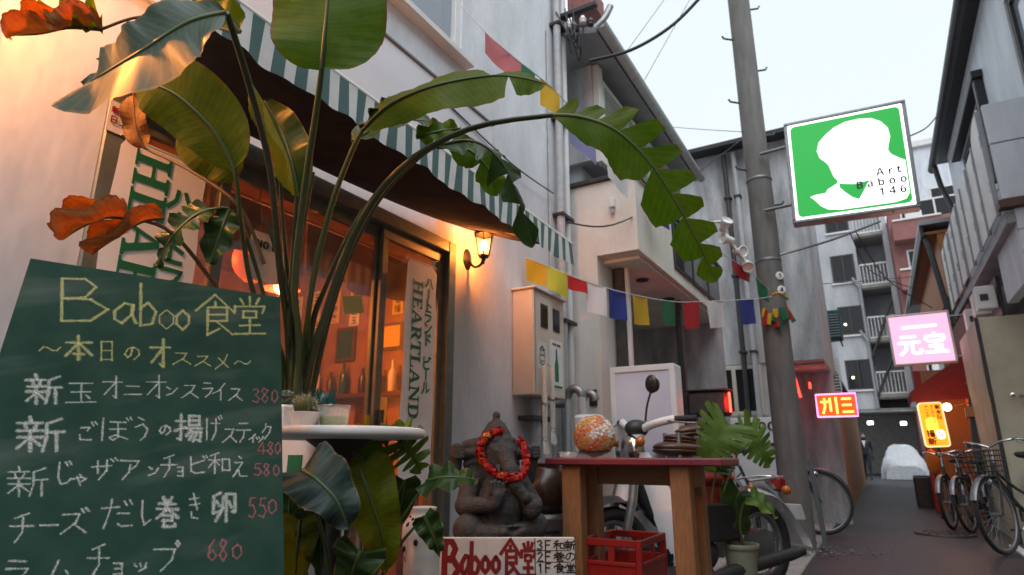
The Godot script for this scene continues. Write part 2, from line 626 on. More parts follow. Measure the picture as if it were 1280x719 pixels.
# ---------------------------------------------------------------- setting
func ground() -> void:
	var mb := MB.new()
	mb.face([Vector3(-150, -.006, 100), Vector3(150, -.006, 100), Vector3(150, -.006, -200), Vector3(-150, -.006, -200)], Vector3.UP)
	struct(mb, "ground", M.concrete, "plain grey ground under the buildings")
	# asphalt lane: a gently uneven sheet
	mb = MB.new()
	var nz := FastNoiseLite.new()
	nz.seed = 5
	nz.frequency = 0.35
	var zs := []
	var z := 6.0
	while z > -60.0:
		zs.append(z)
		z -= 0.35 if z > -16.0 else 1.5
	var w := 24
	for i in zs.size():
		for k in w + 1:
			var x := -2.0 + 5.0 * k / w
			var y := 0.006 + 0.012 * nz.get_noise_2d(x * 2.0, zs[i])
			mb.vert(Vector3(x, maxf(y, 0.0), zs[i]), Vector3(-nz.get_noise_2d(x * 2.0 + 40.0, zs[i]) * .02, 1, 0).normalized())
	for i in zs.size() - 1:
		for k in w:
			var a := i * (w + 1) + k
			mb.quadi(a, a + 1, a + w + 2, a + w + 1)
	struct(mb, "road", M.asphalt, "dark asphalt lane running down the alley")
	# concrete gutter slabs beside the pole, each a slab with open joints
	var g := thing("gutter", "row of worn concrete gutter slabs at the pole foot", "gutter")
	g.set_meta("kind", "structure")
	for i in 16:
		var z0 := -3.2 - i * 0.6
		bx("slab", M.concrete, g, Vector3(-1.16, -.02, z0), Vector3(-.70, .026 + rng.randf() * .008, z0 - .588), .008)
	# painted edge line and manhole cover on the lane
	mb = MB.new()
	mb.span(Vector3(1.02, 0, -6.0), Vector3(1.10, .022, -8.75), .002)
	struct(mb, "road_marking", M.white_paint, "worn white edge line on the asphalt before the beige wall")
	var mh := thing("manhole_cover", "round iron manhole cover set in the lane", "manhole cover", Vector3(.52, .012, -9.6))
	mb = MB.new()
	mb.lathe([Vector2(0, .012), Vector2(.27, .012), Vector2(.275, .006), Vector2(.285, .006), Vector2(.29, .014), Vector2(.32, .014), Vector2(.325, 0)], Transform3D.IDENTITY, 36)
	put(mb, "rim", M.dark_metal, mh)
	for i in 37:
		var a := i * 2.39996
		var r := .042 * sqrt(i + .3)
		mb = MB.new()
		mb.box(Vector3(cos(a) * r, .014, sin(a) * r), Vector3(.03, .008, .03), Basis(Vector3.UP, a), .003)
		put(mb, "stud", M.dark_metal, mh)
	# litter of small stones round the foot of the pole
	var st := MB.new()
	for i in 150:
		var a := rng.randf() * TAU
		var r := .19 + absf(rng.randfn(0, .22))
		var s := rng.randf_range(.006, .02)
		st.ball(Vector3(-.85 + cos(a) * r * 1.3, .03 + s * .3, -7.25 + sin(a) * r), Vector3(s, s * .6, s * .8), 6)
	var o := put(st, "gravel", M.pole_concrete)
	o.set_meta("kind", "stuff")
	o.set_meta("label", "loose grit and pebbles round the utility pole foot")
	o.set_meta("category", "gravel")

# wall standing on plane x = xo (outer face, facing +x when s = 1), thickness th, with rectangular holes [z_near, z_far, y0, y1]
func wall_x(parent: Node, m: Material, xo: float, s: float, th: float, z0: float, z1: float, y0: float, y1: float, holes: Array, called: String = "wall") -> void:
	var zs := [z0, z1]
	var ys := [y0, y1]
	for h in holes:
		zs.append_array([h[0], h[1]]); ys.append_array([h[2], h[3]])
	zs.sort(); zs.reverse(); ys.sort()
	var mb := MB.new()
	var xi := xo - s * th
	for i in zs.size() - 1:
		for j in ys.size() - 1:
			if zs[i] - zs[i + 1] < 1e-4 or ys[j + 1] - ys[j] < 1e-4:
				continue
			var cz: float = (zs[i] + zs[i + 1]) * .5
			var cy: float = (ys[j] + ys[j + 1]) * .5
			var hole := false
			for h in holes:
				if cz < h[0] and cz > h[1] and cy > h[2] and cy < h[3]:
					hole = true
			if hole:
				continue
			for q in [[xo, s], [xi, -s]]:
				mb.face([Vector3(q[0], ys[j], zs[i]), Vector3(q[0], ys[j], zs[i + 1]), Vector3(q[0], ys[j + 1], zs[i + 1]), Vector3(q[0], ys[j + 1], zs[i])], Vector3(q[1], 0, 0))
	for h in holes + [[z0, z1, y0, y1]]:
		for q in [[h[0], h[0], h[2], h[3]], [h[1], h[1], h[2], h[3]], [h[0], h[1], h[2], h[2]], [h[0], h[1], h[3], h[3]]]:
			var a := Vector3(xo, q[2], q[0])
			var d := Vector3(xo, q[3], q[1])
			var mid := Vector3(0, (h[2] + h[3]) * .5, (h[0] + h[1]) * .5)
			var nn := mid - Vector3(0, (q[2] + q[3]) * .5, (q[0] + q[1]) * .5)
			if h == [z0, z1, y0, y1]:
				nn = -nn
			nn = Vector3(0, signf(nn.y) if absf(q[2] - q[3]) < 1e-5 else 0.0, signf(nn.z) if absf(q[0] - q[1]) < 1e-5 else 0.0)
			mb.face([a, d, Vector3(xi, d.y, d.z), Vector3(xi, a.y, a.z)], nn)
	put(mb, called, m, parent)

# window set in a hole of an x-facing wall: frame bars, optional mullions, glass
func window_x(parent: Node, xo: float, s: float, z0: float, z1: float, y0: float, y1: float, fm: Material, gm: Material, bar: float = .045, mull: Array = []) -> MeshInstance3D:
	var mb := MB.new()
	var xa := xo - s * .02
	var xb := xo - s * .09
	mb.span(Vector3(xa, y0, z0), Vector3(xb, y0 + bar, z1), .004)
	mb.span(Vector3(xa, y1 - bar, z0), Vector3(xb, y1, z1), .004)
	mb.span(Vector3(xa, y0 + bar, z0), Vector3(xb, y1 - bar, z0 - bar), .004)
	mb.span(Vector3(xa, y0 + bar, z1 + bar), Vector3(xb, y1 - bar, z1), .004)
	for q in mull:
		mb.span(Vector3(xa - s * .012, y0 + bar, q + bar * .5), Vector3(xb, y1 - bar, q - bar * .5), .004)
	var o := put(mb, "window", fm, parent)
	bx("pane", gm, o, Vector3(xo - s * .052, y0 + bar * .8, z0 - bar * .8), Vector3(xo - s * .058, y1 - bar * .8, z1 + bar * .8))
	return o

# window on a z-facing wall (towards +z): centre frame with panes
func window_z(parent: Node, zo: float, x0: float, x1: float, y0: float, y1: float, fm: Material, gm: Material, bar: float = .05, mull: Array = [], deep: float = .06) -> MeshInstance3D:
	var mb := MB.new()
	var za := zo + .03
	var zb := zo - deep
	mb.span(Vector3(x0, y0, za), Vector3(x1, y0 + bar, zb), .004)
	mb.span(Vector3(x0, y1 - bar, za), Vector3(x1, y1, zb), .004)
	mb.span(Vector3(x0, y0 + bar, za), Vector3(x0 + bar, y1 - bar, zb), .004)
	mb.span(Vector3(x1 - bar, y0 + bar, za), Vector3(x1, y1 - bar, zb), .004)
	for q in mull:
		mb.span(Vector3(q - bar * .5, y0 + bar, za + .006), Vector3(q + bar * .5, y1 - bar, zb), .004)
	var o := put(mb, "window", fm, parent)
	bx("pane", gm, o, Vector3(x0 + bar * .7, y0 + bar * .7, zo + .004), Vector3(x1 - bar * .7, y1 - bar * .7, zo + .009))
	return o

func restaurant() -> void:
	var b := thing("restaurant_building", "pale stucco restaurant with sliding glass shopfront under a striped awning", "building")
	var W := -2.0
	wall_x(b, M.stucco, W, 1.0, .16, 4.0, -4.32, 0.0, 6.4, [[-.86, -2.77, .16, 2.13], [-1.05, -2.79, 3.38, 4.75]])
	bx("end_wall", M.stucco, b, Vector3(-2.16, 0, -4.32), Vector3(-6.0, 6.4, -4.20))
	bx("end_wall", M.stucco, b, Vector3(-2.16, 0, 4.0), Vector3(-6.0, 6.4, 3.88))
	bx("roof", M.grey_metal, b, Vector3(-1.92, 6.4, 4.1), Vector3(-6.1, 6.52, -4.4))
	bx("back_wall", M.stucco, b, Vector3(-5.9, 0, 4.0), Vector3(-6.0, 6.4, -4.3))
	# shopfront frame and its sliding glass leaves
	var mb := MB.new()
	mb.span(Vector3(-1.985, .16, -.86), Vector3(-2.12, 2.13, -.93), .005)
	mb.span(Vector3(-1.985, .16, -2.70), Vector3(-2.12, 2.13, -2.77), .005)
	mb.span(Vector3(-1.985, 2.06, -.93), Vector3(-2.12, 2.13, -2.70), .005)
	mb.span(Vector3(-1.985, .16, -.93), Vector3(-2.12, .24, -2.70), .005)
	put(mb, "shopfront_frame", M.frame_alu, b)
	for q in [[-.93, -1.34, 0.0], [-1.31, -2.22, -.028], [-2.19, -2.70, 0.0]]:
		var l := MB.new()
		var x0: float = -2.02 + q[2]
		var x1: float = x0 - .024
		var t := .045
		l.span(Vector3(x0, .24, q[0]), Vector3(x1, .32, q[1]), .003)
		l.span(Vector3(x0, 2.0, q[0]), Vector3(x1, 2.06, q[1]), .003)
		l.span(Vector3(x0, .32, q[0]), Vector3(x1, 2.0, q[0] - t), .003)
		l.span(Vector3(x0, .32, q[1] + t), Vector3(x1, 2.0, q[1]), .003)
		var o := put(l, "sliding_door", M.frame_alu, b)
		bx("pane", M.glass, o, Vector3(x0 - .009, .31, q[0] - t * .9), Vector3(x0 - .015, 2.01, q[1] + t * .9))
	bx("door_handle", M.dark_metal, b, Vector3(-1.985, .95, -2.21), Vector3(-2.018, 1.15, -2.225), .003)
	# upper window with its sill
	var u := window_x(b, W, 1.0, -1.05, -2.79, 3.38, 4.75, M.white_metal, M.glass_blue, .05, [-1.92])
	bx("sill", M.white_metal, u, Vector3(-1.93, 3.33, -1.0), Vector3(-2.02, 3.378, -2.84), .006)
	bx("curtain", M.flag_white, u, Vector3(-2.14, 3.40, -1.1), Vector3(-2.152, 4.73, -2.75))
	# flat metal fascia panel fixed above the awning, with a grey strip added as its dark shadow edge
	var fp := bx("fascia_panel", M.stucco_panel, b, Vector3(-1.975, 2.46, 1.6), Vector3(-1.9985, 3.07, -3.13), .004)
	bx("top_shade_strip", M.grey_metal, fp, Vector3(-1.962, 3.072, 1.6), Vector3(-1.9985, 3.086, -3.14), .003)
	# sticker beside the frame
	var st := thing("sticker", "small white paper sticker with red and black characters on the door frame", "sticker")
	var sx := facing(Vector3(-1.9820, 1.9903, -0.8881), Vector3(0, 0, -1), Vector3(0.0, 1, 0.0))
	var sb := MB.new()
	sb.box(sx.origin, Vector3(.003, .105, .06))
	put(sb, "paper", M.white_board, st)
	var rt := MB.new()
	glyphs(rt, ["新", "日"], sx.translated_local(Vector3(-.012, .022, .004)), .022, Vector2(0, -.034), .004)
	put(rt, "red_characters", M.red_ink, st)
	rt = MB.new()
	glyphs(rt, ["ス", "ラ", "イ"], sx.translated_local(Vector3(.014, .03, .004)), .016, Vector2(0, -.026), .003)
	put(rt, "black_characters", M.black_ink, st)

func shop_interior() -> void:
	var r := thing("shop_room", "warm orange dining room seen through the shopfront glass", "room")
	r.set_meta("kind", "structure")
	bx("floor", M.wood_x, r, Vector3(-2.16, .1, -.2), Vector3(-4.4, .16, -3.4))
	bx("ceiling", M.interior_wall, r, Vector3(-2.16, 2.35, -.2), Vector3(-4.4, 2.42, -3.4))
	bx("rear_wall", M.interior_wall, r, Vector3(-4.3, .16, -.2), Vector3(-4.4, 2.35, -3.4))
	bx("side_wall", M.interior_wall, r, Vector3(-2.16, .16, -.2), Vector3(-4.3, 2.35, -.28))
	bx("side_wall", M.interior_wall, r, Vector3(-2.16, .16, -3.32), Vector3(-4.3, 2.35, -3.4))
	# vertical boards on the far side wall, a rail and a picture shelf
	for i in 14:
		bx("board", M.post_wood if i % 3 else M.leather_brown, r, Vector3(-2.18 - i * .15, .16, -3.30 - .004 * (i % 2)), Vector3(-2.32 - i * .15, 1.30, -3.32), .003)
	bx("rail", M.leather_brown, r, Vector3(-2.17, 1.33, -3.18), Vector3(-4.28, 1.36, -3.32), .004)
	for i in 12:
		var bo := MB.new()
		var bh := rng.randf_range(.17, .27)
		bo.lathe([Vector2(0, 0), Vector2(.03, 0), Vector2(.031, bh * .6), Vector2(.012, bh * .76), Vector2(.011, bh), Vector2(0, bh)], Transform3D(Basis.IDENTITY, Vector3(-2.3 - i * .14 + rng.randf_range(-.03, .03), 1.36, -3.25)), 10)
		var bq := put(bo, "bottle", [M.green_ink, M.jar_brown, M.teal_glaze, M.leather_brown, M.ceramic_white][i % 5])
		bq.set_meta("label", "bottle standing on the rail along the boarded shop wall")
		bq.set_meta("category", "bottle")
		bq.set_meta("group", "bottles on the boarded wall rail")
	# handwritten menu strips pinned above the boards
	for i in 9:
		var ms := thing("menu_strip", "long pale handwritten menu strip pinned up inside the shop", "menu strip", Vector3(-2.25 - i * .21, 2.22 - .02 * (i % 3), -3.312), 0, "menu strips inside the shop")
		bx("paper", M.white_board if i % 3 else M.yellow_card, ms, Vector3(-.05, -.30, 0), Vector3(.05, 0, .002))
		for k in 4:
			var mg := MB.new()
			glyphs(mg, [["新", "玉", "卵", "巻", "き", "揚", "げ", "和", "本", "日"][(i * 3 + k * 2) % 10]], Transform3D(Basis.IDENTITY, Vector3(0, -.05 - k * .07, .002)), .055, Vector2.ZERO, .007)
			put(mg, "character", M.black_ink, ms)
	for q in [[-2.45, 1.74, .17, .12, "red_paint"], [-2.85, 1.76, .20, .10, "yellow_card"], [-3.3, 1.74, .16, .13, "teal_glaze"], [-3.75, 1.75, .2, .12, "white_board"]]:
		var pf := thing("framed_picture", "small framed picture with a %s sheet on the shop side wall" % {"red_paint": "dark red", "yellow_card": "yellow", "teal_glaze": "teal", "white_board": "pale"}[q[4]], "picture")
		bx("frame", M.leather_brown, pf, Vector3(q[0] - q[2], q[1] - q[3], -3.295), Vector3(q[0] + q[2] * .2, q[1] + q[3], -3.318), .004)
		bx("sheet", M[q[4]], pf, Vector3(q[0] - q[2] + .025, q[1] - q[3] + .025, -3.292), Vector3(q[0] + q[2] * .2 - .025, q[1] + q[3] - .025, -3.296))
	for i in 4:
		var st := thing("bar_stool", "round wooden bar stool at the shop counter", "stool", Vector3(-2.72, .16, -1.2 - i * .55), 0, "bar stools inside the shop")
		var sm := MB.new()
		sm.lathe([Vector2(0, .62), Vector2(.15, .62), Vector2(.16, .64), Vector2(.15, .66), Vector2(0, .665)], Transform3D.IDENTITY, 20)
		put(sm, "seat", M.leather_brown, st)
		for k in 4:
			var a := TAU * k / 4.0 + .4
			tb("leg", M.wood_x, st, [Vector3(cos(a) * .10, .62, sin(a) * .10), Vector3(cos(a) * .17, 0, sin(a) * .17)], .014, 6)
	# counter and shelves with bottles
	var c := thing("counter", "dark timber bar counter inside the shop", "counter")
	bx("front", M.wood_x, c, Vector3(-3.1, .16, -.9), Vector3(-3.16, 1.02, -3.2))
	bx("top", M.wood_x, c, Vector3(-3.0, 1.02, -.85), Vector3(-3.5, 1.06, -3.25), .006)
	var s := thing("bottle_shelf", "wall shelf inside the shop above the counter", "shelf")
	for y in [1.35, 1.75]:
		bx("shelf", M.wood_x, s, Vector3(-4.05, y, -.5), Vector3(-4.3, y + .03, -3.2))
	for y in [1.38, 1.78]:
		for i in 14:
			var o := MB.new()
			var h := rng.randf_range(.2, .3)
			o.lathe([Vector2(0, 0), Vector2(.035, 0), Vector2(.036, h * .6), Vector2(.013, h * .75), Vector2(.012, h), Vector2(0, h)], Transform3D(Basis.IDENTITY, Vector3(-4.17, y, -.7 - i * .18 + rng.randf_range(-.04, .04))), 10)
			var q := put(o, "bottle", [M.teal_glaze, M.jar_brown, M.leather_brown, M.green_ink][i % 4])
			q.set_meta("label", "bottle standing on the shelf behind the shop counter")
			q.set_meta("category", "bottle")
			q.set_meta("group", "bottles on the shop shelf")
	# lit pendant shade
	for p in [Vector3(-2.95, 1.98, -1.25), Vector3(-2.95, 1.98, -2.35)]:
		var t := thing("pendant_lamp", "glowing orange pendant lamp over the shop counter", "lamp", Vector3.ZERO, 0, "pendant lamps inside the shop")
		var o := MB.new()
		o.lathe([Vector2(.11, -.09), Vector2(.10, 0), Vector2(.05, .06), Vector2(.02, .07)], Transform3D(Basis.IDENTITY, p), 18)
		put(o, "shade", M.red_paint, t)
		o = MB.new()
		o.ball(p + Vector3(0, -.07, 0), Vector3(.045, .05, .045), 12)
		put(o, "bulb", glow("bulb_orange", Color(1.0, .48, .16), 5.0), t)
		tb("cord", M.black, t, [p + Vector3(0, .07, 0), Vector3(p.x, 2.35, p.z)], .004, 6)
		lamp("pendant_light", p + Vector3(0, -.13, 0), Color(1.0, .54, .24), .62, .05)
	# red paper lantern and orange cloth hung just inside the left pane
	var pl := thing("paper_lantern", "round red paper lantern hanging inside the shop window", "lantern")
	var lc: Vector3 = Vector3(-2.3000, 1.7804, -1.6680)
	var o2 := MB.new()
	var prof := []
	for i in 25:
		var a := -PI * .5 + PI * i / 24.0
		prof.append(Vector2(maxf(.03, .085 * cos(a)) * (1.0 + .02 * (i % 2)), .10 * sin(a)))
	o2.lathe(prof, Transform3D(Basis.IDENTITY, lc), 22)
	put(o2, "paper_shade", glow("paper_red", Color(.85, .12, .03), .30), pl)
	tb("cord", M.black, pl, [lc + Vector3(0, .12, 0), Vector3(lc.x, 2.35, lc.z)], .003, 5)
	var cl := thing("cloth_banner", "orange cloth hanging inside the first glass pane", "cloth")
	var cm := MB.new()
	sheet(cm, Vector3(-2.22, 2.05, -1.02), Vector3(0, 0, -1), Vector3.DOWN, .30, .34, .02, 6)
	put(cm, "cloth", M.cloth_orange, cl)
	tb("rod", M.wood_x, cl, [Vector3(-2.22, 2.06, -.93), Vector3(-2.22, 2.06, -1.40)], .008, 6)
	# round dark tray and bamboo chimes near the door frame
	var tr := thing("round_tray", "dark round tray hanging at the edge of the shop window", "tray")
	var tm := MB.new()
	var tc: Vector3 = Vector3(-2.1400, 1.8985, -0.9897)
	tm.lathe([Vector2(0, 0), Vector2(.10, 0), Vector2(.115, .018), Vector2(.12, .018), Vector2(.105, -.008), Vector2(0, -.008)], Transform3D(Basis(Vector3(0, 0, 1), PI * .5), tc), 26)
	put(tm, "dish", M.jar_brown, tr)
	var ch := thing("wind_chime", "wooden wind chime of short tubes inside the glass", "wind chime")
	var cc: Vector3 = Vector3(-2.1300, 2.0208, -1.2448)
	for i in 6:
		var a := TAU * i / 6.0
		var q := cc + Vector3(cos(a) * .04, 0, sin(a) * .05)
		tb("tube", M.wood_x, ch, [q, q - Vector3(0, .11 + .02 * (i % 3), 0)], .009, 8)
	tb("cord", M.black, ch, [cc + Vector3(0, .02, 0), Vector3(cc.x, 2.06, cc.z)], .002, 5)
	var dm := MB.new()
	dm.lathe([Vector2(0, .03), Vector2(.06, .025), Vector2(.062, .0), Vector2(0, 0)], Transform3D(Basis.IDENTITY, cc), 16)
	put(dm, "disc", M.wood_x, ch)
	# short brown split curtains along the top of the panes
	var nr := thing("door_curtain", "short brown split curtain across the top of the glass inside", "curtain")
	for i in 5:
		cm = MB.new()
		sheet(cm, Vector3(-2.26, 2.03, -1.40 - i * .26), Vector3(0, 0, -1), Vector3.DOWN, .25, .24 + .03 * (i % 2), .02, 4)
		put(cm, "panel", M.leather_brown if i % 2 == 0 else M.cloth_rust, nr)
	tb("rod", M.wood_x, nr, [Vector3(-2.26, 2.04, -1.36), Vector3(-2.26, 2.04, -2.70)], .008, 6)
	# things stuck to the middle pane
	var yc := thing("yellow_card", "yellow paper card stuck inside the middle glass pane", "card")
	var ym := MB.new()
	ym.box(Vector3(-2.0600, 1.6272, -2.0514), Vector3(.002, .085, .13), Basis(Vector3.RIGHT, .25))
	put(ym, "card", M.yellow_card, yc)
	var yp := thing("yellow_cutout", "stepped yellow paper cut-out low on the middle glass", "paper cut-out")
	var xf := facing(Vector3(-2.0450, 1.1053, -2.2151), Vector3(0, 0, -1), Vector3.UP)
	ym = MB.new()
	ym.prism(PackedVector2Array([Vector2(-.10, -.06), Vector2(.09, -.06), Vector2(.09, .11), Vector2(.04, .11), Vector2(.04, .06), Vector2(0, .06), Vector2(0, .02), Vector2(-.05, .02), Vector2(-.05, -.02), Vector2(-.10, -.02)]), .002, xf)
	put(ym, "paper", M.yellow_card, yp)
	var nt := thing("window_notice", "pale printed notice behind the stalks inside the glass", "notice")
	var nx := facing(Vector3(-2.0550, 1.7158, -1.5401), Vector3(0, 0, -1), Vector3.UP)
	ym = MB.new()
	ym.box(nx.origin, Vector3(.002, .20, .14))
	put(ym, "paper", M.white_board, nt)
	lettering("NO L", M.black_ink, nt, nx.translated_local(Vector3(0, .05, .004)), .03)

# hanging sheet of cloth: top-left corner, width and drop directions, soft folds
func sheet(mb: MB, o: Vector3, wd: Vector3, hd: Vector3, w: float, h: float, fold: float, waves: int, flare: float = 0.0) -> void:
	var nx := 14
	var ny := 8
	var nn := wd.cross(hd).normalized()
	var base := mb.v.size()
	var ph := rng.randf() * TAU
	for j in ny + 1:
		var fy := float(j) / ny
		for i in nx + 1:
			var fx := float(i) / nx
			var d := sin(fx * PI * waves * .5 + ph + fy * 1.2) * fold * (.25 + .75 * fy)
			mb.vert(o + wd * w * (fx + (fx - .5) * flare * fy) + hd * h * fy + nn * d, nn, Vector2(fx, fy))
	for j in ny:
		for i in nx:
			var a := base + j * (nx + 1) + i
			mb.quadi(a, a + 1, a + nx + 2, a + nx + 1)
	for j in ny + 1:
		for i in nx + 1:
			var a := base + j * (nx + 1) + i
			var dx := mb.v[base + j * (nx + 1) + mini(i + 1, nx)] - mb.v[base + j * (nx + 1) + maxi(i - 1, 0)]
			var dy := mb.v[base + mini(j + 1, ny) * (nx + 1) + i] - mb.v[base + maxi(j - 1, 0) * (nx + 1) + i]
			mb.n[a] = dx.cross(dy).normalized()

func cream_building() -> void:
	var b := thing("cream_building", "cream house with dark porch recess and louvred upper balcony", "building")
	var zf := -4.36
	# pier between the restaurant and the porch, upper block over the porch, inner walls
	bx("pier", M.cream_wall, b, Vector3(-2.02, 0, zf), Vector3(-1.76, 2.47, zf - .5))
	bx("upper_block", M.cream_wall, b, Vector3(-2.02, 2.47, zf), Vector3(-1.42, 3.09, -7.4))
	bx("porch_side", M.cream_wall, b, Vector3(-3.3, 0, -4.9), Vector3(-3.2, 2.47, -7.4))
	bx("porch_end", M.cement_wall, b, Vector3(-3.2, 0, -7.3), Vector3(-1.45, 2.47, -7.4))
	bx("porch_floor", M.concrete, b, Vector3(-3.2, 0, -4.4), Vector3(-1.2, .12, -7.3), .01)
	bx("parapet_cap", M.dark_metal, b, Vector3(-2.03, 3.092, zf + .03), Vector3(-1.39, 3.13, -7.42), .005)
	bx("porch_ceiling", M.cream_wall, b, Vector3(-3.2, 2.44, -4.5), Vector3(-1.46, 2.466, -7.3))
	for z in [-5.1, -5.9, -6.7]:
		var m := MB.new()
		m.lathe([Vector2(0, 0), Vector2(.05, 0), Vector2(.06, .012)], Transform3D(Basis.IDENTITY, Vector3(-1.64, 2.425, z)), 16)
		put(m, "downlight", M.dark_metal, b)
	# door in the porch
	var d := bx("door", M.dark_metal, b, Vector3(-3.19, .12, -5.2), Vector3(-3.14, 2.1, -6.1), .01)
	bx("door_glass", M.dark_glass, d, Vector3(-3.138, .9, -5.3), Vector3(-3.13, 2.0, -6.0))
	tb("door_handle", M.chrome, d, [Vector3(-3.10, .9, -6.02), Vector3(-3.10, 1.2, -6.02)], .012)
	bx("jamb", M.dark_metal, b, Vector3(-1.74, .12, zf - .30), Vector3(-1.66, 2.44, zf - .42), .006)
	bx("jamb", M.white_metal, b, Vector3(-1.66, .12, zf - .33), Vector3(-1.63, 2.44, zf - .38), .004)
	bx("partition", M.dark_metal, b, Vector3(-1.62, .12, -6.0), Vector3(-1.56, 2.44, -6.08), .005)
	bx("switch_box", M.black, b, Vector3(-1.86, 1.30, zf + .02), Vector3(-1.80, 1.42, zf), .004)
	# dark glazed panels along the alley side of the upper block
	for i in 3:
		var z0 := -5.35 - i * .62
		var g := bx("glazed_panel", M.dark_metal, b, Vector3(-1.40, 2.58, z0), Vector3(-1.418, 3.07, z0 - .59), .004)
		bx("panel_glass", M.dark_glass, g, Vector3(-1.396, 2.61, z0 - .03), Vector3(-1.402, 3.04, z0 - .56))
	# small junction box on the cream face
	var jb := bx("junction_box", M.white_metal, b, Vector3(-1.63, 2.84, zf + .045), Vector3(-1.585, 2.92, zf), .005)
	bx("cover", M.pipe_grey, jb, Vector3(-1.622, 2.79, zf + .03), Vector3(-1.593, 2.838, zf), .004)
	# upper storey set back, with louvred balcony rail facing the alley
	bx("upper_wall", M.cement_wall, b, Vector3(-2.4, 3.09, -4.72), Vector3(-2.02, 4.42, -7.4))
	bx("balcony_end", M.cement_wall, b, Vector3(-2.3, 3.46, -4.64), Vector3(-1.86, 4.42, -4.70), .004)
	bx("balcony_floor", M.grey_metal, b, Vector3(-2.02, 3.46, -4.705), Vector3(-1.86, 3.52, -7.4), .004)
	bx("balcony_post", M.white_metal, b, Vector3(-1.86, 3.44, -4.66), Vector3(-1.80, 4.42, -4.76), .004)
	var lv := MB.new()
	for z in [-4.80, -5.45, -6.10, -6.75, -7.38]:
		lv.span(Vector3(-1.855, 3.48, z), Vector3(-1.815, 4.30, z - .035), .003)
	lv.span(Vector3(-1.86, 4.28, -4.77), Vector3(-1.81, 4.33, -7.4), .004)
	lv.span(Vector3(-1.86, 3.46, -4.77), Vector3(-1.81, 3.49, -7.4), .004)
	var rail := put(lv, "balcony_rail", M.white_metal, b)
	for i in 4:
		for k in 19:
			var s := MB.new()
			var y := 3.515 + k * .041
			s.box(Vector3(-1.835, y, -5.14 - i * .65), Vector3(.036, .006, .60), Basis(Vector3(0, 0, 1), -.6))
			put(s, "slat", M.white_metal, rail)
	# air conditioner standing at the balcony end
	# eave with gutter
	var ev := MB.new()
	ev.face([Vector3(-2.6, 4.72, -4.2), Vector3(-1.62, 4.44, -4.2), Vector3(-1.62, 4.40, -7.5), Vector3(-2.6, 4.68, -7.5)], Vector3(.3, 1, 0).normalized())
	ev.face([Vector3(-2.6, 4.66, -4.2), Vector3(-1.62, 4.38, -4.2), Vector3(-1.62, 4.34, -7.5), Vector3(-2.6, 4.62, -7.5)], Vector3(-.3, -1, 0).normalized())
	ev.face([Vector3(-2.6, 4.72, -4.2), Vector3(-1.62, 4.44, -4.2), Vector3(-1.62, 4.38, -4.2), Vector3(-2.6, 4.66, -4.2)], Vector3(0, 0, 1))
	ev.face([Vector3(-1.62, 4.44, -4.2), Vector3(-1.62, 4.38, -4.2), Vector3(-1.62, 4.34, -7.5), Vector3(-1.62, 4.40, -7.5)], Vector3(1, 0, 0))
	var rf := put(ev, "roof", M.grey_metal, b)
	var gt := MB.new()
	var gp := []
	for i in 9:
		var a := PI + PI * i / 8.0
		gp.append(Vector2(cos(a) * .05, sin(a) * .055))
	for i in 8:
		var a: Vector2 = gp[i]; var c: Vector2 = gp[i + 1]
		gt.face([Vector3(-1.57 + a.x, 4.43 + a.y, -4.15), Vector3(-1.57 + c.x, 4.43 + c.y, -4.15), Vector3(-1.57 + c.x, 4.39 + c.y, -7.55), Vector3(-1.57 + a.x, 4.39 + a.y, -7.55)], Vector3(a.x + c.x, a.y + c.y, 0).normalized())
	put(gt, "gutter", M.pipe_grey, rf)

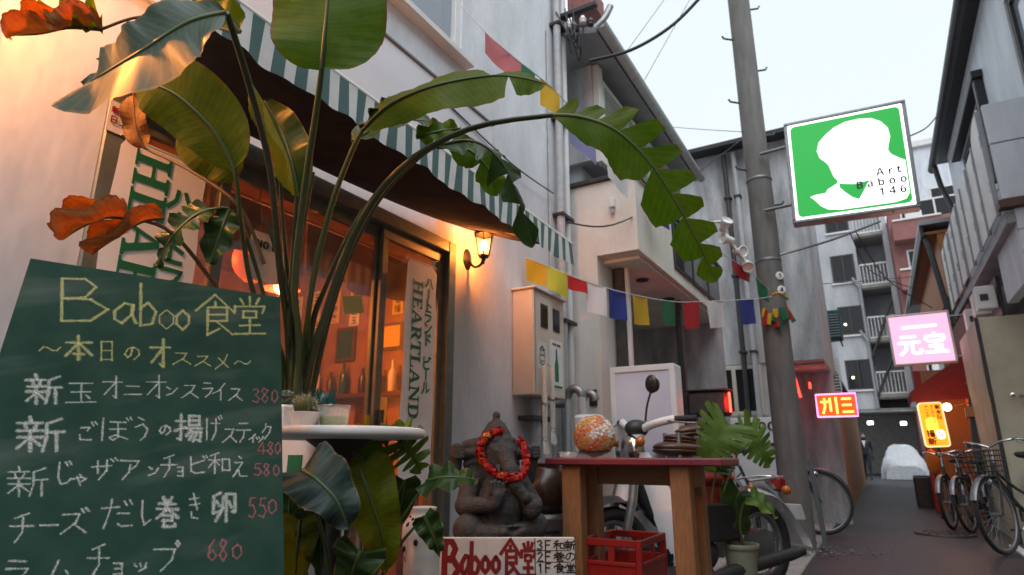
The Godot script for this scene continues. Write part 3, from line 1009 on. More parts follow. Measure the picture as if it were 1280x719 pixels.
func grey_building() -> void:
	var b := thing("grey_building", "weathered grey cement house behind the utility pole", "building")
	bx("wall", M.cement_wall, b, Vector3(-6.0, 2.16, -9.0), Vector3(-.52, 5.42, -9.3))
	bx("wall", M.cement_wall, b, Vector3(-6.0, 0, -9.02), Vector3(-1.1, 2.16, -9.3))
	bx("side_wall", M.cement_wall, b, Vector3(-.52, 2.16, -9.302), Vector3(-.62, 5.42, -11.6))
	bx("recess_wall", M.cement_wall, b, Vector3(-1.1, 0, -10.3), Vector3(-.5, 2.16, -10.4))
	bx("ceiling", M.cement_wall, b, Vector3(-1.2, 2.13, -9.3), Vector3(-.53, 2.157, -10.3))
	bx("recess_side", M.cement_wall, b, Vector3(-1.12, 0, -9.3), Vector3(-1.1, 2.13, -10.3))
	var r := MB.new()
	r.box(Vector3(-3.2, 5.47, -9.9), Vector3(5.8, .06, 2.4), Basis(Vector3(1, 0, 0), .06))
	put(r, "roof", M.dark_metal, b)
	window_z(b, -9.0, -2.03, -1.30, 1.46, 2.14, M.meter_beige, M.dark_glass, .055, [-1.66], .05)
	bx("ledge", M.concrete, b, Vector3(-2.08, 1.40, -8.93), Vector3(-1.26, 1.455, -9.01), .006)
	# rain pipes down the face
	for x in [-1.50, -1.36]:
		var t := tb("rain_pipe", M.dark_metal if x < -1.4 else M.pipe_grey, b, [Vector3(x, 5.3, -8.9), Vector3(x, 4.9, -8.93), Vector3(x, 2.2, -8.93), Vector3(x - .02, .0, -8.93)], .035, 10)
		for y in [4.6, 3.4, 2.3]:
			bx("clip", M.dark_metal, t, Vector3(x - .05, y, -8.88), Vector3(x + .05, y + .03, -9.0), .003)
	# lettered white board low on the wall
	var s := thing("wall_sign", "low white board lettered in black on the grey cement wall", "sign")
	bx("board", M.white_paint, s, Vector3(-1.75, .55, -8.80), Vector3(-1.08, 1.42, -8.84), .005)
	lettering("BABOO", M.black_ink, s, Transform3D(Basis.IDENTITY, Vector3(-1.42, 1.30, -8.795)), .11, "Droid Sans", 700, .004)
	for x in [-1.72, -1.12]:
		bx("leg", M.grey_metal, s, Vector3(x, 0, -8.845), Vector3(x + .04, 1.3, -8.885))
	# red neon sticks in the dark recess
	var n := thing("neon_tubes", "slanting red neon tubes glowing in the dark recess", "neon light")
	for q in [[Vector3(-0.9529, 2.0249, -9.6000), Vector3(-0.9040, 1.7195, -9.6000)], [Vector3(-0.7920, 1.9545, -9.9000), Vector3(-0.7921, 1.8627, -9.9000)], [Vector3(-0.9349, 1.6188, -9.4000), Vector3(-0.9352, 1.4355, -9.4000)]]:
		tb("tube", glow("neon_red", Color(1.0, .05, .03), 1.8), n, q, .016, 8)
	lamp("neon_tube_light", Vector3(-0.8820, 1.7329, -9.5000), Color(1.0, .10, .06), .012, .05)

func far_left_building() -> void:
	var b := thing("rust_building", "low brown shop wall past the grey house with pipes and an air conditioner", "building")
	bx("wall", M.wood_x, b, Vector3(-.62, 0, -12.4), Vector3(-3.0, 2.3, -24.0))
	bx("upper_wall", M.apartment_white, b, Vector3(-.9, 2.3, -13.0), Vector3(-3.0, 5.2, -24.0))
	bx("fascia", M.dark_metal, b, Vector3(-.55, 2.3, -12.3), Vector3(-.92, 2.42, -24.0), .01)
	for i in 3:
		tb("pipe", M.dark_metal, b, [Vector3(-.62 - i * .12, 0, -12.2), Vector3(-.62 - i * .12, 3.6 + i * .5, -12.2), Vector3(-.80 - i * .12, 4.0 + i * .5, -12.2)], .03, 8)
	var a := thing("air_conditioner", "teal-grey outdoor air conditioner high on brackets beside the pipes", "air conditioner")
	var c: Vector3 = Vector3(-0.5566, 3.2842, -12.9000)
	bx("casing", M.teal_glaze, a, c + Vector3(-.19, -.28, -.16), c + Vector3(.19, .28, .16), .02)
	for k in 9:
		bx("slat", M.grey_metal, a, c + Vector3(-.16, -.22 + k * .05, .16), c + Vector3(.16, -.205 + k * .05, .175))
	for x in [-.14, .14]:
		tb("bracket", M.dark_metal, a, [c + Vector3(x, -.29, .1), c + Vector3(x, -.29, -.7)], .014, 6)
	# ladder-like grille hanging by the neon sign
	var g := thing("metal_grille", "narrow white slatted grille above the small neon sign", "grille")
	var gc: Vector3 = Vector3(-0.6049, 2.2469, -11.9000)
	bx("rail", M.white_metal, g, gc + Vector3(-.14, -.3, 0), gc + Vector3(-.12, .3, .03))
	bx("rail", M.white_metal, g, gc + Vector3(.12, -.3, 0), gc + Vector3(.14, .3, .03))
	for k in 12:
		bx("slat", M.white_metal, g, gc + Vector3(-.12, -.28 + k * .05, .005), gc + Vector3(.12, -.26 + k * .05, .025))

func balcony(b: Node, z: float, x0: float, x1: float, y: float) -> void:
	var mb := MB.new()
	mb.span(Vector3(x0, y + .95, z + .5), Vector3(x1, y + 1.02, z + .56))
	mb.span(Vector3(x0, y + .02, z + .5), Vector3(x1, y + .08, z + .56))
	var n := int((x1 - x0) / .13)
	for i in n + 1:
		var x := lerpf(x0, x1, float(i) / n)
		mb.span(Vector3(x - .015, y + .08, z + .515), Vector3(x + .015, y + .95, z + .545))
	put(mb, "railing", M.white_metal, b)
	bx("balcony_slab", M.concrete, b, Vector3(x0 - .05, y - .14, z), Vector3(x1 + .05, y, z + .6))

func apartments() -> void:
	var z := -32.0
	var b := thing("white_apartment", "white apartment block with dark windows and railed stair landings at the alley end", "building")
	bx("wall", M.apartment_white, b, Vector3(-4.0, 2.9, z), Vector3(.12, 13.0, z - 8.0))
	bx("stair_wall", M.apartment_white, b, Vector3(.12, 2.9, z - 1.6), Vector3(1.5, 13.0, z - 8.0))
	bx("stair_pier", M.apartment_white, b, Vector3(1.28, 2.9, z), Vector3(1.5, 13.0, z - 1.6))
	bx("rear_wall", M.concrete, b, Vector3(-4.0, 0, z - 5.0), Vector3(4.0, 2.9, z - 5.2))
	bx("pillar", M.concrete, b, Vector3(-1.5, 0, z), Vector3(-1.1, 2.9, z - .5))
	bx("pillar", M.concrete, b, Vector3(1.6, 0, z), Vector3(1.9, 2.9, z - .5))
	bx("soffit", M.concrete, b, Vector3(-4.0, 2.85, z), Vector3(4.0, 2.897, z - 5.0))
	for y in [3.5, 6.0, 8.5, 11.0]:
		bx("landing", M.concrete, b, Vector3(.12, y - .2, z), Vector3(1.28, y, z - 1.6))
		balcony(b, z - .55, .16, 1.26, y)
		var w := window_z(b, z, -1.0, -.02, y + .25, y + 1.6, M.dark_metal, M.dark_glass, .07, [-.5])
		bx("sill", M.white_metal, w, Vector3(-1.05, y + .17, z + .1), Vector3(.03, y + .245, z))
	for y in [6.55, 4.1]:
		var g := MB.new()
		g.ball(Vector3(-.75, y + .2, z + .05), Vector3(.05, .05, .03), 8)
		put(g, "lamp", glow("stair_lamp", Color(1.0, .75, .35), 6.0), b)
	for y in [5.9, 8.4]:
		tb("flue", M.grey_metal, b, [Vector3(.05, y - 3.0, z + .12), Vector3(.05, y, z + .12), Vector3(-.2, y + .5, z + .12)], .06, 8)
	tb("stair_brace", M.dark_metal, b, [Vector3(.1, 5.1, z + .1), Vector3(1.2, 7.6, z + .1)], .06, 6)
	tb("stair_brace", M.dark_metal, b, [Vector3(.1, 3.4, z + .1), Vector3(1.3, 5.9, z + .1)], .06, 6)
	# two strip lamps in the dark car port
	for p in [Vector3(-.35, 2.35, z - 1.5), Vector3(.95, 2.3, z - 1.5)]:
		var l := bx("port_lamp", glow("port_white", Color(.85, .95, 1.0), 2.5), b, p - Vector3(.12, .08, .04), p + Vector3(.12, .08, .04), .02)
		l.set_meta("label", "small white lamp in the car port")
		lamp("port_light", p + Vector3(0, -.1, .2), Color(.85, .95, 1.0), .15, .1)
	var r := thing("red_apartment", "dusky red tiled apartment block with recessed balconies", "building")
	bx("wall", M.brick_red_wall, r, Vector3(1.52, 0, z + 1.4), Vector3(6.0, 11.4, z - 6.0))
	for y in [3.2, 5.4, 7.6, 9.8]:
		bx("parapet", M.brick_red_wall, r, Vector3(1.6, y, z + 2.1), Vector3(5.0, y + .85, z + 1.402), .02)
		window_z(r, z + 1.4, 2.0, 4.6, y + .9, y + 1.9, M.white_metal, M.dark_glass, .07, [3.3])
		bx("air_conditioner", M.white_metal, r, Vector3(2.15, y + .87, z + 2.0), Vector3(2.75, y + 1.25, z + 1.7), .02)
		bx("ledge", M.white_metal, r, Vector3(1.62, y + .852, z + 2.16), Vector3(3.4, y + .93, z + 2.08), .01)
	var t := thing("blue_grey_block", "tall blue-grey block rising behind the orange eave", "building")
	bx("wall", M.pale_siding, t, Vector3(3.4, 0, -40.0), Vector3(9.0, 18.2, -48.0))
	tb("rain_pipe", M.white_metal, t, [Vector3(3.55, 0, -39.9), Vector3(3.55, 18.2, -39.9)], .12, 10)
	bx("parapet", M.white_metal, t, Vector3(3.3, 18.2, -39.8), Vector3(9.1, 18.6, -48.1), .03)
	window_z(t, -40.0, 4.2, 5.4, 14.2, 15.6, M.white_metal, M.dark_glass, .08, [4.8])

# ---------------------------------------------------------------- right-hand side of the alley
func right_building() -> void:
	var b := thing("siding_building", "pale blue-grey sided house with metal-panelled balcony and dark eave", "building")
	var W := 1.68
	wall_x(b, M.pale_siding, W, -1.0, .15, 5.0, -12.6, 2.55, 6.1, [[-8.9, -11.2, 4.15, 5.45], [-5.2, -7.2, 4.15, 5.45]])
	bx("end_wall", M.pale_siding, b, Vector3(W + .15, 2.55, -12.6), Vector3(6.0, 6.1, -12.45))
	bx("end_wall", M.pale_siding, b, Vector3(W + .15, 2.55, 5.0), Vector3(6.0, 6.1, 4.85))
	bx("interior", M.cream_wall, b, Vector3(W + 1.2, 2.6, 4.8), Vector3(W + 1.3, 6.0, -12.4))
	window_x(b, W, -1.0, -8.9, -11.2, 4.15, 5.45, M.dark_metal, M.glass_blue, .08, [-10.05])
	window_x(b, W, -1.0, -5.2, -7.2, 4.15, 5.45, M.dark_metal, M.glass_blue, .08, [-6.2])
	var hood := MB.new()
	hood.span(Vector3(W, 5.48, -8.7), Vector3(W - .12, 5.58, -11.4), .01)
	hood.span(Vector3(W, 4.1, -8.75), Vector3(W - .10, 5.48, -8.86), .01)
	put(hood, "window_surround", M.dark_metal, b)
	# eave, soffit and gutter running the length
	var rf := bx("roof", M.dark_metal, b, Vector3(1.54, 6.1, 5.2), Vector3(6.2, 6.22, -12.9))
	var g := MB.new()
	for i in 6:
		var a0 := PI + PI * i / 6.0
		var a1 := PI + PI * (i + 1) / 6.0
		g.face([Vector3(1.47 + cos(a0) * .07, 6.10 + sin(a0) * .08, 5.2), Vector3(1.47 + cos(a1) * .07, 6.10 + sin(a1) * .08, 5.2), Vector3(1.47 + cos(a1) * .07, 6.06 + sin(a1) * .08, -13.0), Vector3(1.47 + cos(a0) * .07, 6.06 + sin(a0) * .08, -13.0)], Vector3(cos((a0 + a1) * .5), sin((a0 + a1) * .5), 0))
	put(g, "gutter", M.dark_metal, rf)
	tb("rain_pipe", M.dark_metal, b, [Vector3(1.48, 6.0, -12.7), Vector3(1.52, 5.6, -12.7), Vector3(1.62, 5.2, -12.7), Vector3(1.62, 2.6, -12.7)], .045, 10)
	# balcony box: side towards the street with two seams, floor, and the row of metal panels
	bx("balcony_side", M.pale_siding, b, Vector3(1.34, 3.38, -7.30), Vector3(3.2, 3.97, -7.36), .004)
	bx("balcony_side", M.pale_siding, b, Vector3(1.34, 3.985, -7.302), Vector3(3.2, 4.42, -7.362), .004)
	bx("balcony_trim", M.leather_brown, b, Vector3(1.30, 3.28, -7.27), Vector3(3.2, 3.368, -7.40), .006)
	bx("balcony_floor", M.grey_metal, b, Vector3(1.34, 3.14, -7.36), Vector3(1.68, 3.26, -12.5), .006)
	for i in 8:
		var z0 := -7.40 - i * .64
		var mb := MB.new()
		# a sheet with one rounded top corner and a folded near edge
		var poly := PackedVector2Array()
		poly.append_array([Vector2(0, 0), Vector2(.60, 0), Vector2(.60, .95)])
		for k in 8:
			var a := PI * .5 * k / 7.0
			poly.append(Vector2(.60 - .34 * (1.0 - cos(a)) * (1.0 if i == 0 else .15), .95 + .20 * sin(a) * (1.0 if i == 0 else .4)))
		poly.append(Vector2(0, 1.15 if i == 0 else 1.03))
		mb.prism(poly, .012, Transform3D(Basis(Vector3(0, 0, -1), Vector3(0, 1, 0), Vector3(1, 0, 0)), Vector3(1.30 + .012 * (i % 2), 3.28, z0)))
		var p := put(mb, "balcony_panel", M.white_metal, b)
		bx("edge_post", M.grey_metal, p, Vector3(1.285, 3.24, z0 + .018), Vector3(1.325, 4.40 if i == 0 else 4.28, z0 - .018), .004)
		for y in [3.5, 4.0]:
			tb("hinge", M.chrome, p, [Vector3(1.28, y, z0), Vector3(1.28, y + .12, z0)], .012, 6)
	# sided skirt under the balcony towards the street, each board a strip
	for k in 3:
		bx("siding_board", M.pale_siding, b, Vector3(1.42, 2.62 + k * .222, -7.34 + k * .002), Vector3(3.4, 2.835 + k * .222, -7.42), .006)
	bx("skirt", M.pale_siding, b, Vector3(1.42, 2.58, -7.42), Vector3(1.52, 3.26, -8.6), .006)
	# ground floor: beige wall facing the street, with a lamp bracket
	bx("ground_wall", M.beige_wall, b, Vector3(1.16, 0, -9.0), Vector3(5.0, 2.52, -9.2), .006)
	bx("ground_side", M.beige_wall, b, Vector3(1.16, 0, -9.2), Vector3(1.30, 2.52, -10.9))
	bx("ground_wall", M.beige_wall, b, Vector3(1.68, 0, 5.0), Vector3(1.85, 2.54, -7.2))
	bx("corner_trim", M.dark_metal, b, Vector3(1.14, 0, -8.985), Vector3(1.18, 2.52, -9.03), .004)
	var t := tb("tap", M.chrome, b, [Vector3(1.42, 1.58, -8.98), Vector3(1.42, 1.58, -8.90), Vector3(1.46, 1.57, -8.86)], .018, 8)
	tb("spout", M.chrome, t, [Vector3(1.36, 1.60, -8.9), Vector3(1.34, 1.60, -8.9), Vector3(1.32, 1.585, -8.9)], .028, 8)
	tb("rod", M.steel_dull, t, [Vector3(1.46, 1.57, -8.88), Vector3(1.75, 1.56, -8.88)], .008, 6)
	# meter boxes above the ground floor by the pink sign
	var l := thing("wall_boxes", "grey meter boxes under the balcony beside the pink sign", "meter box")
	for q in [[1.20, 2.62, -9.0, .16], [1.24, 2.66, -9.6, .2], [1.22, 2.6, -10.3, .2]]:
		bx("casing", M.white_metal, l, Vector3(q[0], q[1], q[2]), Vector3(q[0] + .2, q[1] + .28, q[2] - q[3]), .01)
		bx("dial", M.dark_metal, l, Vector3(q[0] + .04, q[1] + .10, q[2] + .006), Vector3(q[0] + .12, q[1] + .18, q[2] + .002))
	bx("back_plate", M.dark_metal, l, Vector3(1.42, 2.54, -9.0), Vector3(1.46, 3.0, -10.6))

func far_right_shop() -> void:
	var b := thing("noodle_shop", "small lit eatery with a dark red canopy beside the bicycles", "shop")
	bx("wall", M.brick_red_wall, b, Vector3(1.36, 0, -10.95), Vector3(4.0, 3.1, -16.0))
	bx("pillar", M.red_paint, b, Vector3(.62, 0, -12.75), Vector3(.72, 2.35, -12.9), .01)
	bx("front_wall", M.wood_x, b, Vector3(.74, 0, -13.3), Vector3(1.36, 2.4, -13.4))
	bx("door", M.wood_x, b, Vector3(1.31, .05, -11.5), Vector3(1.355, 1.95, -12.4), .01)
	for q in [-11.15, -11.9, -12.6]:
		bx("post", M.orange_wood, b, Vector3(1.28, 0, q), Vector3(1.36, 2.2, q - .08), .006)
	bx("lintel", M.wood_x, b, Vector3(1.29, 2.02, -11.1), Vector3(1.359, 2.14, -12.8), .006)
	var mb := MB.new()
	var A := Vector3(.50, 1.92, -11.9); var B2 := Vector3(1.34, 2.5, -11.9); var C2 := Vector3(1.34, 2.5, -13.3); var D2 := Vector3(.50, 1.92, -13.3)
	mb.quad(A, B2, C2, D2)
	mb.quad(A, D2, D2 - Vector3(0, .16, 0), A - Vector3(0, .16, 0))
	mb.face([A - Vector3(0, .16, 0), A, B2, B2 - Vector3(0, .72, 0)], Vector3(0, 0, 1))
	put(mb, "canopy", M.red_paint, b)
	# lamps under the canopy
	var l := thing("tube_lamp", "small warm tube lamp under the red canopy", "lamp")
	var p: Vector3 = Vector3(1.0562, 1.9528, -12.0000)
	bx("tube", glow("warm_tube", Color(1.0, .42, .12), 9.0), l, p - Vector3(.14, .016, .02), p + Vector3(.14, .02, .02), .008)
	bx("housing", M.dark_metal, l, p + Vector3(-.16, .022, -.03), p + Vector3(.16, .05, .03), .004)
	lamp("canopy_light", p - Vector3(.05, .08, -.05), Color(1.0, .45, .16), .22, .08)
	var g := thing("globe_lamp", "round white globe lamp beside the yellow sign", "lamp")
	var q2: Vector3 = Vector3(0.9764, 1.6815, -12.2000)
	var m2 := MB.new()
	m2.ball(q2, Vector3(.06, .06, .06), 16)
	put(m2, "globe", glow("globe_white", Color(1.0, .85, .6), 8.0), g)
	tb("arm", M.dark_metal, g, [q2 + Vector3(.05, 0, 0), Vector3(1.29, q2.y + .05, q2.z)], .012, 6)
	lamp("globe_light", q2 + Vector3(-.08, 0, .08), Color(1.0, .8, .55), .12, .06)
	# leaning boards and cloths by the door
	var c := thing("folded_parasol", "rolled dark parasol with orange trim leaning at the shop door", "parasol")
	var s0: Vector3 = Vector3(1.10, .05, -10.7)
	var s1: Vector3 = Vector3(1.1811, 1.8382, -10.9000)
	tb("cloth", M.dark_metal, c, curve([s0, s0.lerp(s1, .3), s0.lerp(s1, .7), s1], 10), [.03, .05, .075, .09, .09, .085, .07, .06, .04, .02], 10)
	tb("strap", M.orange_wood, c, [s0.lerp(s1, .78), s0.lerp(s1, .86)], .10, 10)
	var h := thing("hanging_cloth", "orange and red cloth hung on the wooden shop post", "cloth")
	var hm := MB.new()
	sheet(hm, Vector3(1.20, 1.95, -11.3), Vector3(.12, 0, .10).normalized(), Vector3.DOWN, .16, .55, .02, 4)
	put(hm, "cloth", M.cloth_orange, h)
	tb("rod", M.wood_x, h, [Vector3(1.18, 1.96, -11.3), Vector3(1.36, 1.96, -11.16)], .01, 6)
	var k := thing("planter_box", "dark rectangular planter box on the asphalt below the yellow sign", "planter")
	bx("box", M.dark_metal, k, Vector3(.42, 0, -14.0), Vector3(.95, .55, -14.6), .015)
	bx("soil", M.soil, k, Vector3(.45, .55, -14.03), Vector3(.92, .56, -14.57))
	var o := thing("orange_cloth_stand", "orange bag hanging below the yellow sign", "bag")
	var om := MB.new()
	var oc: Vector3 = Vector3(0.6340, 0.8309, -11.8000)
	om.ball(oc, Vector3(.09, .2, .07), 12)
	put(om, "bag", M.cloth_orange, o)
	tb("stand", M.dark_metal, o, [Vector3(oc.x, 0, oc.z), oc], .014, 6)
	# building with an orange-brown soffit farther along
	var e := thing("orange_eave_house", "house with an orange-brown timber soffit and white rain pipe", "building")
	bx("wall", M.pale_siding, e, Vector3(1.9, 0, -16.2), Vector3(6.0, 5.6, -24.0))
	bx("soffit", M.orange_wood, e, Vector3(1.20, 4.95, -13.4), Vector3(1.9, 5.0, -20.0))
	bx("side_boards", M.orange_wood, e, Vector3(1.40, 3.75, -13.42), Vector3(1.9, 4.95, -20.0))
	bx("fascia", M.dark_metal, e, Vector3(1.14, 4.9, -13.35), Vector3(1.2, 5.12, -20.0), .01)
	bx("roof", M.grey_metal, e, Vector3(1.14, 5.12, -13.3), Vector3(6.0, 5.2, -24.0))
	tb("rain_pipe", M.dark_metal, e, [Vector3(1.2, 5.0, -13.5), Vector3(1.25, 4.7, -13.45), Vector3(1.38, 3.2, -13.4)], .05, 8)

# ---------------------------------------------------------------- awning
func awning() -> void:
	var a := thing("awning", "teal and white striped awning with dark brown underside over the shopfront", "awning")
	var x := -1.40
	var z0 := -.79
	var z1 := -3.08
	var f := func(z: float) -> float: return 2.085 - .055 * (z0 - z) / (z0 - z1)   # front rail height
	var mb := MB.new()
	var n := 60
	# canvas: from the wall down to the front rail, sagging slightly
	var base := mb.v.size()
	for i in n + 1:
		var z := lerpf(z0, z1, float(i) / n)
		for k in 9:
			var t := k / 8.0
			mb.vert(Vector3(lerpf(-1.97, x, t), lerpf(2.145 + .14 * pow((z0 - z) / (z0 - z1), 3.0), f.call(z) + .075, t) - .02 * sin(t * PI) - .008 * sin(z * 9.0) * sin(t * PI), z), Vector3(0, 1, 0))
	for i in n:
		for k in 8:
			var q := base + i * 9 + k
			mb.quadi(q, q + 1, q + 10, q + 9)
	put(mb, "canvas", M.canvas_brown, a)
	# valance: each stripe is a strip of cloth with a soft wave
	var w := .042
	var cnt := int((z0 - z1) / w)
	for i in cnt:
		var s := MB.new()
		for j in 4:
			for q in 4:
				var z := z0 - (i + q / 3.0) * w
				var d := j / 3.0
				var sway := .010 * sin(z * 14.0) * d + .006 * sin(z * 47.0) * d
				s.vert(Vector3(x + .012 + sway, f.call(z) + .085 - d * (.135 + .004 * sin(z * 30.0)), z), Vector3(1, .1, cos(z * 14.0) * .14 * d).normalized())
		for j in 3:
			for q in 3:
				var k := j * 4 + q
				s.quadi(k, k + 1, k + 5, k + 4)
		put(s, "valance_stripe", M.awning_white if i % 2 == 0 else M.awning_teal, a)
	tb("front_rail", M.white_metal, a, [Vector3(x, f.call(z0) + .088, z0), Vector3(x, f.call(z1) + .088, z1)], .014, 8)
	# folding arm near the far end
	tb("arm", M.white_metal, a, [Vector3(-1.98, 2.30, -2.62), Vector3(-1.70, 2.18, -2.80), Vector3(-1.42, 2.10, -3.02)], .018, 8)
	bx("arm_bracket", M.white_metal, a, Vector3(-1.94, 2.24, -2.58), Vector3(-1.998, 2.36, -2.66), .006)
	tb("side_rail", M.white_metal, a, [Vector3(-1.98, 2.29, z1 + .01), Vector3(x, f.call(z1) + .08, z1 + .01)], .012, 8)

# ---------------------------------------------------------------- pole and signs
func utility_pole() -> void:
	var p := thing("utility_pole", "round concrete utility pole with step bolts and number tags", "utility pole", Vector3(-.85, 0, -7.25))
	var mb := MB.new()
	mb.lathe([Vector2(.152, -.05), Vector2(.150, .4), Vector2(.14, 3.0), Vector2(.122, 8.5), Vector2(0, 8.5)], Transform3D.IDENTITY, 28)
	put(mb, "shaft", M.pole_concrete, p)
	for y in [3.05, 4.05]:
		mb = MB.new()
		mb.lathe([Vector2(.139, 0), Vector2(.146, .003), Vector2(.146, .028), Vector2(.139, .031)], Transform3D(Basis.IDENTITY, Vector3(0, y, 0)), 24)
		put(mb, "band", M.steel_dull, p)
	var k := 0
	for y in [3.75, 4.2, 4.65, 5.1, 5.55, 6.0, 6.45]:
		var d := Vector3(.86, 0, -.5) if k % 2 == 0 else Vector3(-.86, 0, .5)
		var q := tb("step_bolt", M.dark_metal, p, [d * .12 + Vector3(0, y, 0), d * .24 + Vector3(0, y + .02, 0), d * .26 + Vector3(0, y + .055, 0)], .012, 6)
		q.name = "step_bolt" if k == 0 else "step_bolt_%03d" % k
		k += 1
	# round number tags
	for q in [[2.86, "1"], [2.70, "4"]]:
		var xf := Transform3D(Basis(Vector3.UP, deg_to_rad(30)), Vector3(0, q[0], 0)).translated_local(Vector3(.05, 0, .142))
		var t := MB.new()
		t.lathe([Vector2(0, .004), Vector2(.045, .004), Vector2(.045, -.006)], xf * Transform3D(Basis(Vector3.RIGHT, PI * .5), Vector3.ZERO), 20)
		var o := put(t, "number_tag", M.white_paint, p)
		lettering(q[1], M.black_ink, o, xf.translated_local(Vector3(0, 0, .007)), .05, "Droid Sans", 700, .002, "numeral")
	# knotted ribbons
	var rb := thing("ribbon_knot", "bunch of faded green yellow and red ribbons tied to the pole", "ribbon")
	for i in 12:
		var a := rng.randf_range(-.9, 1.6)
		var c := Vector3(-.85, 2.42 + rng.randf_range(-.05, .1), -7.25) + Vector3(sin(a), 0, cos(a)) * .15
		var m2 := MB.new()
		sheet(m2, c, Vector3(cos(a), .3 * rng.randf_range(-1, 1), -sin(a)).normalized(), Vector3(sin(a) * .35, -1, cos(a) * .35).normalized(), .05, rng.randf_range(.10, .17), .02, 3)
		put(m2, "ribbon", [M.flag_green, M.flag_yellow, M.flag_green, M.flag_red][i % 4], rb)
	tb("cord", M.flag_yellow, rb, curve([Vector3(-0.8241, 2.5593, -6.8698), Vector3(-0.7398, 2.5833, -6.7915), Vector3(-0.6698, 2.5551, -7.0211)], 6), .014, 6)

func rounded_rect(w: float, h: float, r: float, k: int = 6) -> PackedVector2Array:
	var out := PackedVector2Array()
	for c in [[w - r, h - r, 0.0], [-w + r, h - r, PI * .5], [-w + r, -h + r, PI], [w - r, -h + r, PI * 1.5]]:
		for i in k + 1:
			var a: float = c[2] + PI * .5 * i / k
			out.append(Vector2(c[0] + cos(a) * r, c[1] + sin(a) * r))
	return out

func sign_box(t: Node3D, w: float, h: float, d: float, rim: float, fm: Material) -> void:
	# hollow light box around local origin, face looks along +z
	var mb := MB.new()
	mb.span(Vector3(-w, h - rim, -d), Vector3(w, h, d), .008)
	mb.span(Vector3(-w, -h, -d), Vector3(w, -h + rim, d), .008)
	mb.span(Vector3(-w, -h + rim, -d), Vector3(-w + rim, h - rim, d), .006)
	mb.span(Vector3(w - rim, -h + rim, -d), Vector3(w, h - rim, d), .006)
	put(mb, "casing", fm, t)
	bx("back_face", M.white_paint, t, Vector3(-w + rim, -h + rim, -d + .01), Vector3(w - rim, h - rim, -d + .02))

func art_sign() -> void:
	var c: Vector3 = Vector3(0.0743, 3.9488, -7.0500)
	var t := thing("art_sign", "green lightbox sign with a white head silhouette fixed to the pole", "sign", c)
	t.rotation = Vector3(0, deg_to_rad(2), deg_to_rad(-1.5))
	var w := .585
	var h := .60
	sign_box(t, w, h, .085, .035, M.steel_dull)
	var mb := MB.new()
	mb.prism(rounded_rect(w - .035, h - .035, .01), .004, Transform3D(Basis.IDENTITY, Vector3(0, 0, .066)))
	put(mb, "border_face", glow("sign_white", Color(.92, 1.0, .95), 1.0), t)
	mb = MB.new()
	mb.prism(rounded_rect(w - .06, h - .06, .05), .003, Transform3D(Basis.IDENTITY, Vector3(0, 0, .0715)))
	put(mb, "green_face", glow("sign_green", Color(.010, .24, .035), .70), t)
	# silhouette outline in sign units (0..1 across, 0..1 down)
	var pts := [[.33, .16], [.41, .10], [.52, .06], [.64, .055], [.75, .075], [.83, .13], [.88, .21], [.89, .30], [.865, .39], [.855, .44], [.88, .49], [.94, .54], [.985, .57], [.985, .90], [.95, .955], [.86, .975], [.40, .975], [.28, .955], [.22, .91], [.16, .83], [.13, .80], [.20, .785], [.27, .785], [.30, .745], [.35, .72], [.385, .70], [.395, .67], [.375, .645], [.36, .615], [.352, .585], [.345, .555], [.335, .52], [.325, .485], [.30, .45], [.255, .40], [.235, .32], [.26, .23]]
	var poly := PackedVector2Array()
	for q in pts:
		poly.append(Vector2((q[0] - .5) * 2.0 * (w - .06), (.5 - q[1]) * 2.0 * (h - .06)))
	var sil := Geometry2D.intersect_polygons(poly, rounded_rect(w - .062, h - .062, .05))
	mb = MB.new()
	for p in sil:
		mb.prism(p, .002, Transform3D(Basis.IDENTITY, Vector3(0, 0, .0755)))
	put(mb, "silhouette", glow("sign_bright", Color(1.0, 1.0, .96), 1.0), t)
	# green notch between chin and hand
	mb = MB.new()
	var nt := PackedVector2Array()
	for q in [[.40, .70], [.47, .72], [.55, .735], [.665, .715], [.62, .80], [.56, .90], [.50, .865], [.44, .80], [.40, .745]]:
		nt.append(Vector2((q[0] - .5) * 2.0 * (w - .06), (.5 - q[1]) * 2.0 * (h - .06)))
	mb.prism(nt, .002, Transform3D(Basis.IDENTITY, Vector3(0, 0, .0785)))
	put(mb, "green_notch", M.sign_green, t)
	var row := 0
	for s in ["A r t", "B a b o o", "1 4 6"]:
		lettering(s, M.purple_ink, t, Transform3D(Basis.IDENTITY, Vector3([.355, .275, .365][row], [-.165, -.275, -.385][row], .083)), .082, "Droid Sans", 700, .006)
		row += 1
	panel_light("art_sign_light", t.transform * Transform3D(Basis(Vector3.UP, PI), Vector3(0, .05, .10)), Vector2(1.0, 1.0), Color(.75, 1.0, .80), .22)
	# bracket arms back to the pole
	for y in [.35, -.35]:
		tb("bracket", M.steel_dull, t, [Vector3(-w, y, 0), Vector3(-w - .28, y, -.06)], .02, 8)
	for y in [-.5, .5]:
		for x in [-.4, .35]:
			var q := MB.new()
			q.ball(Vector3(x, -h - .004, .03), Vector3(.012, .006, .012), 8)
			put(q, "screw", M.chrome, t)
		break

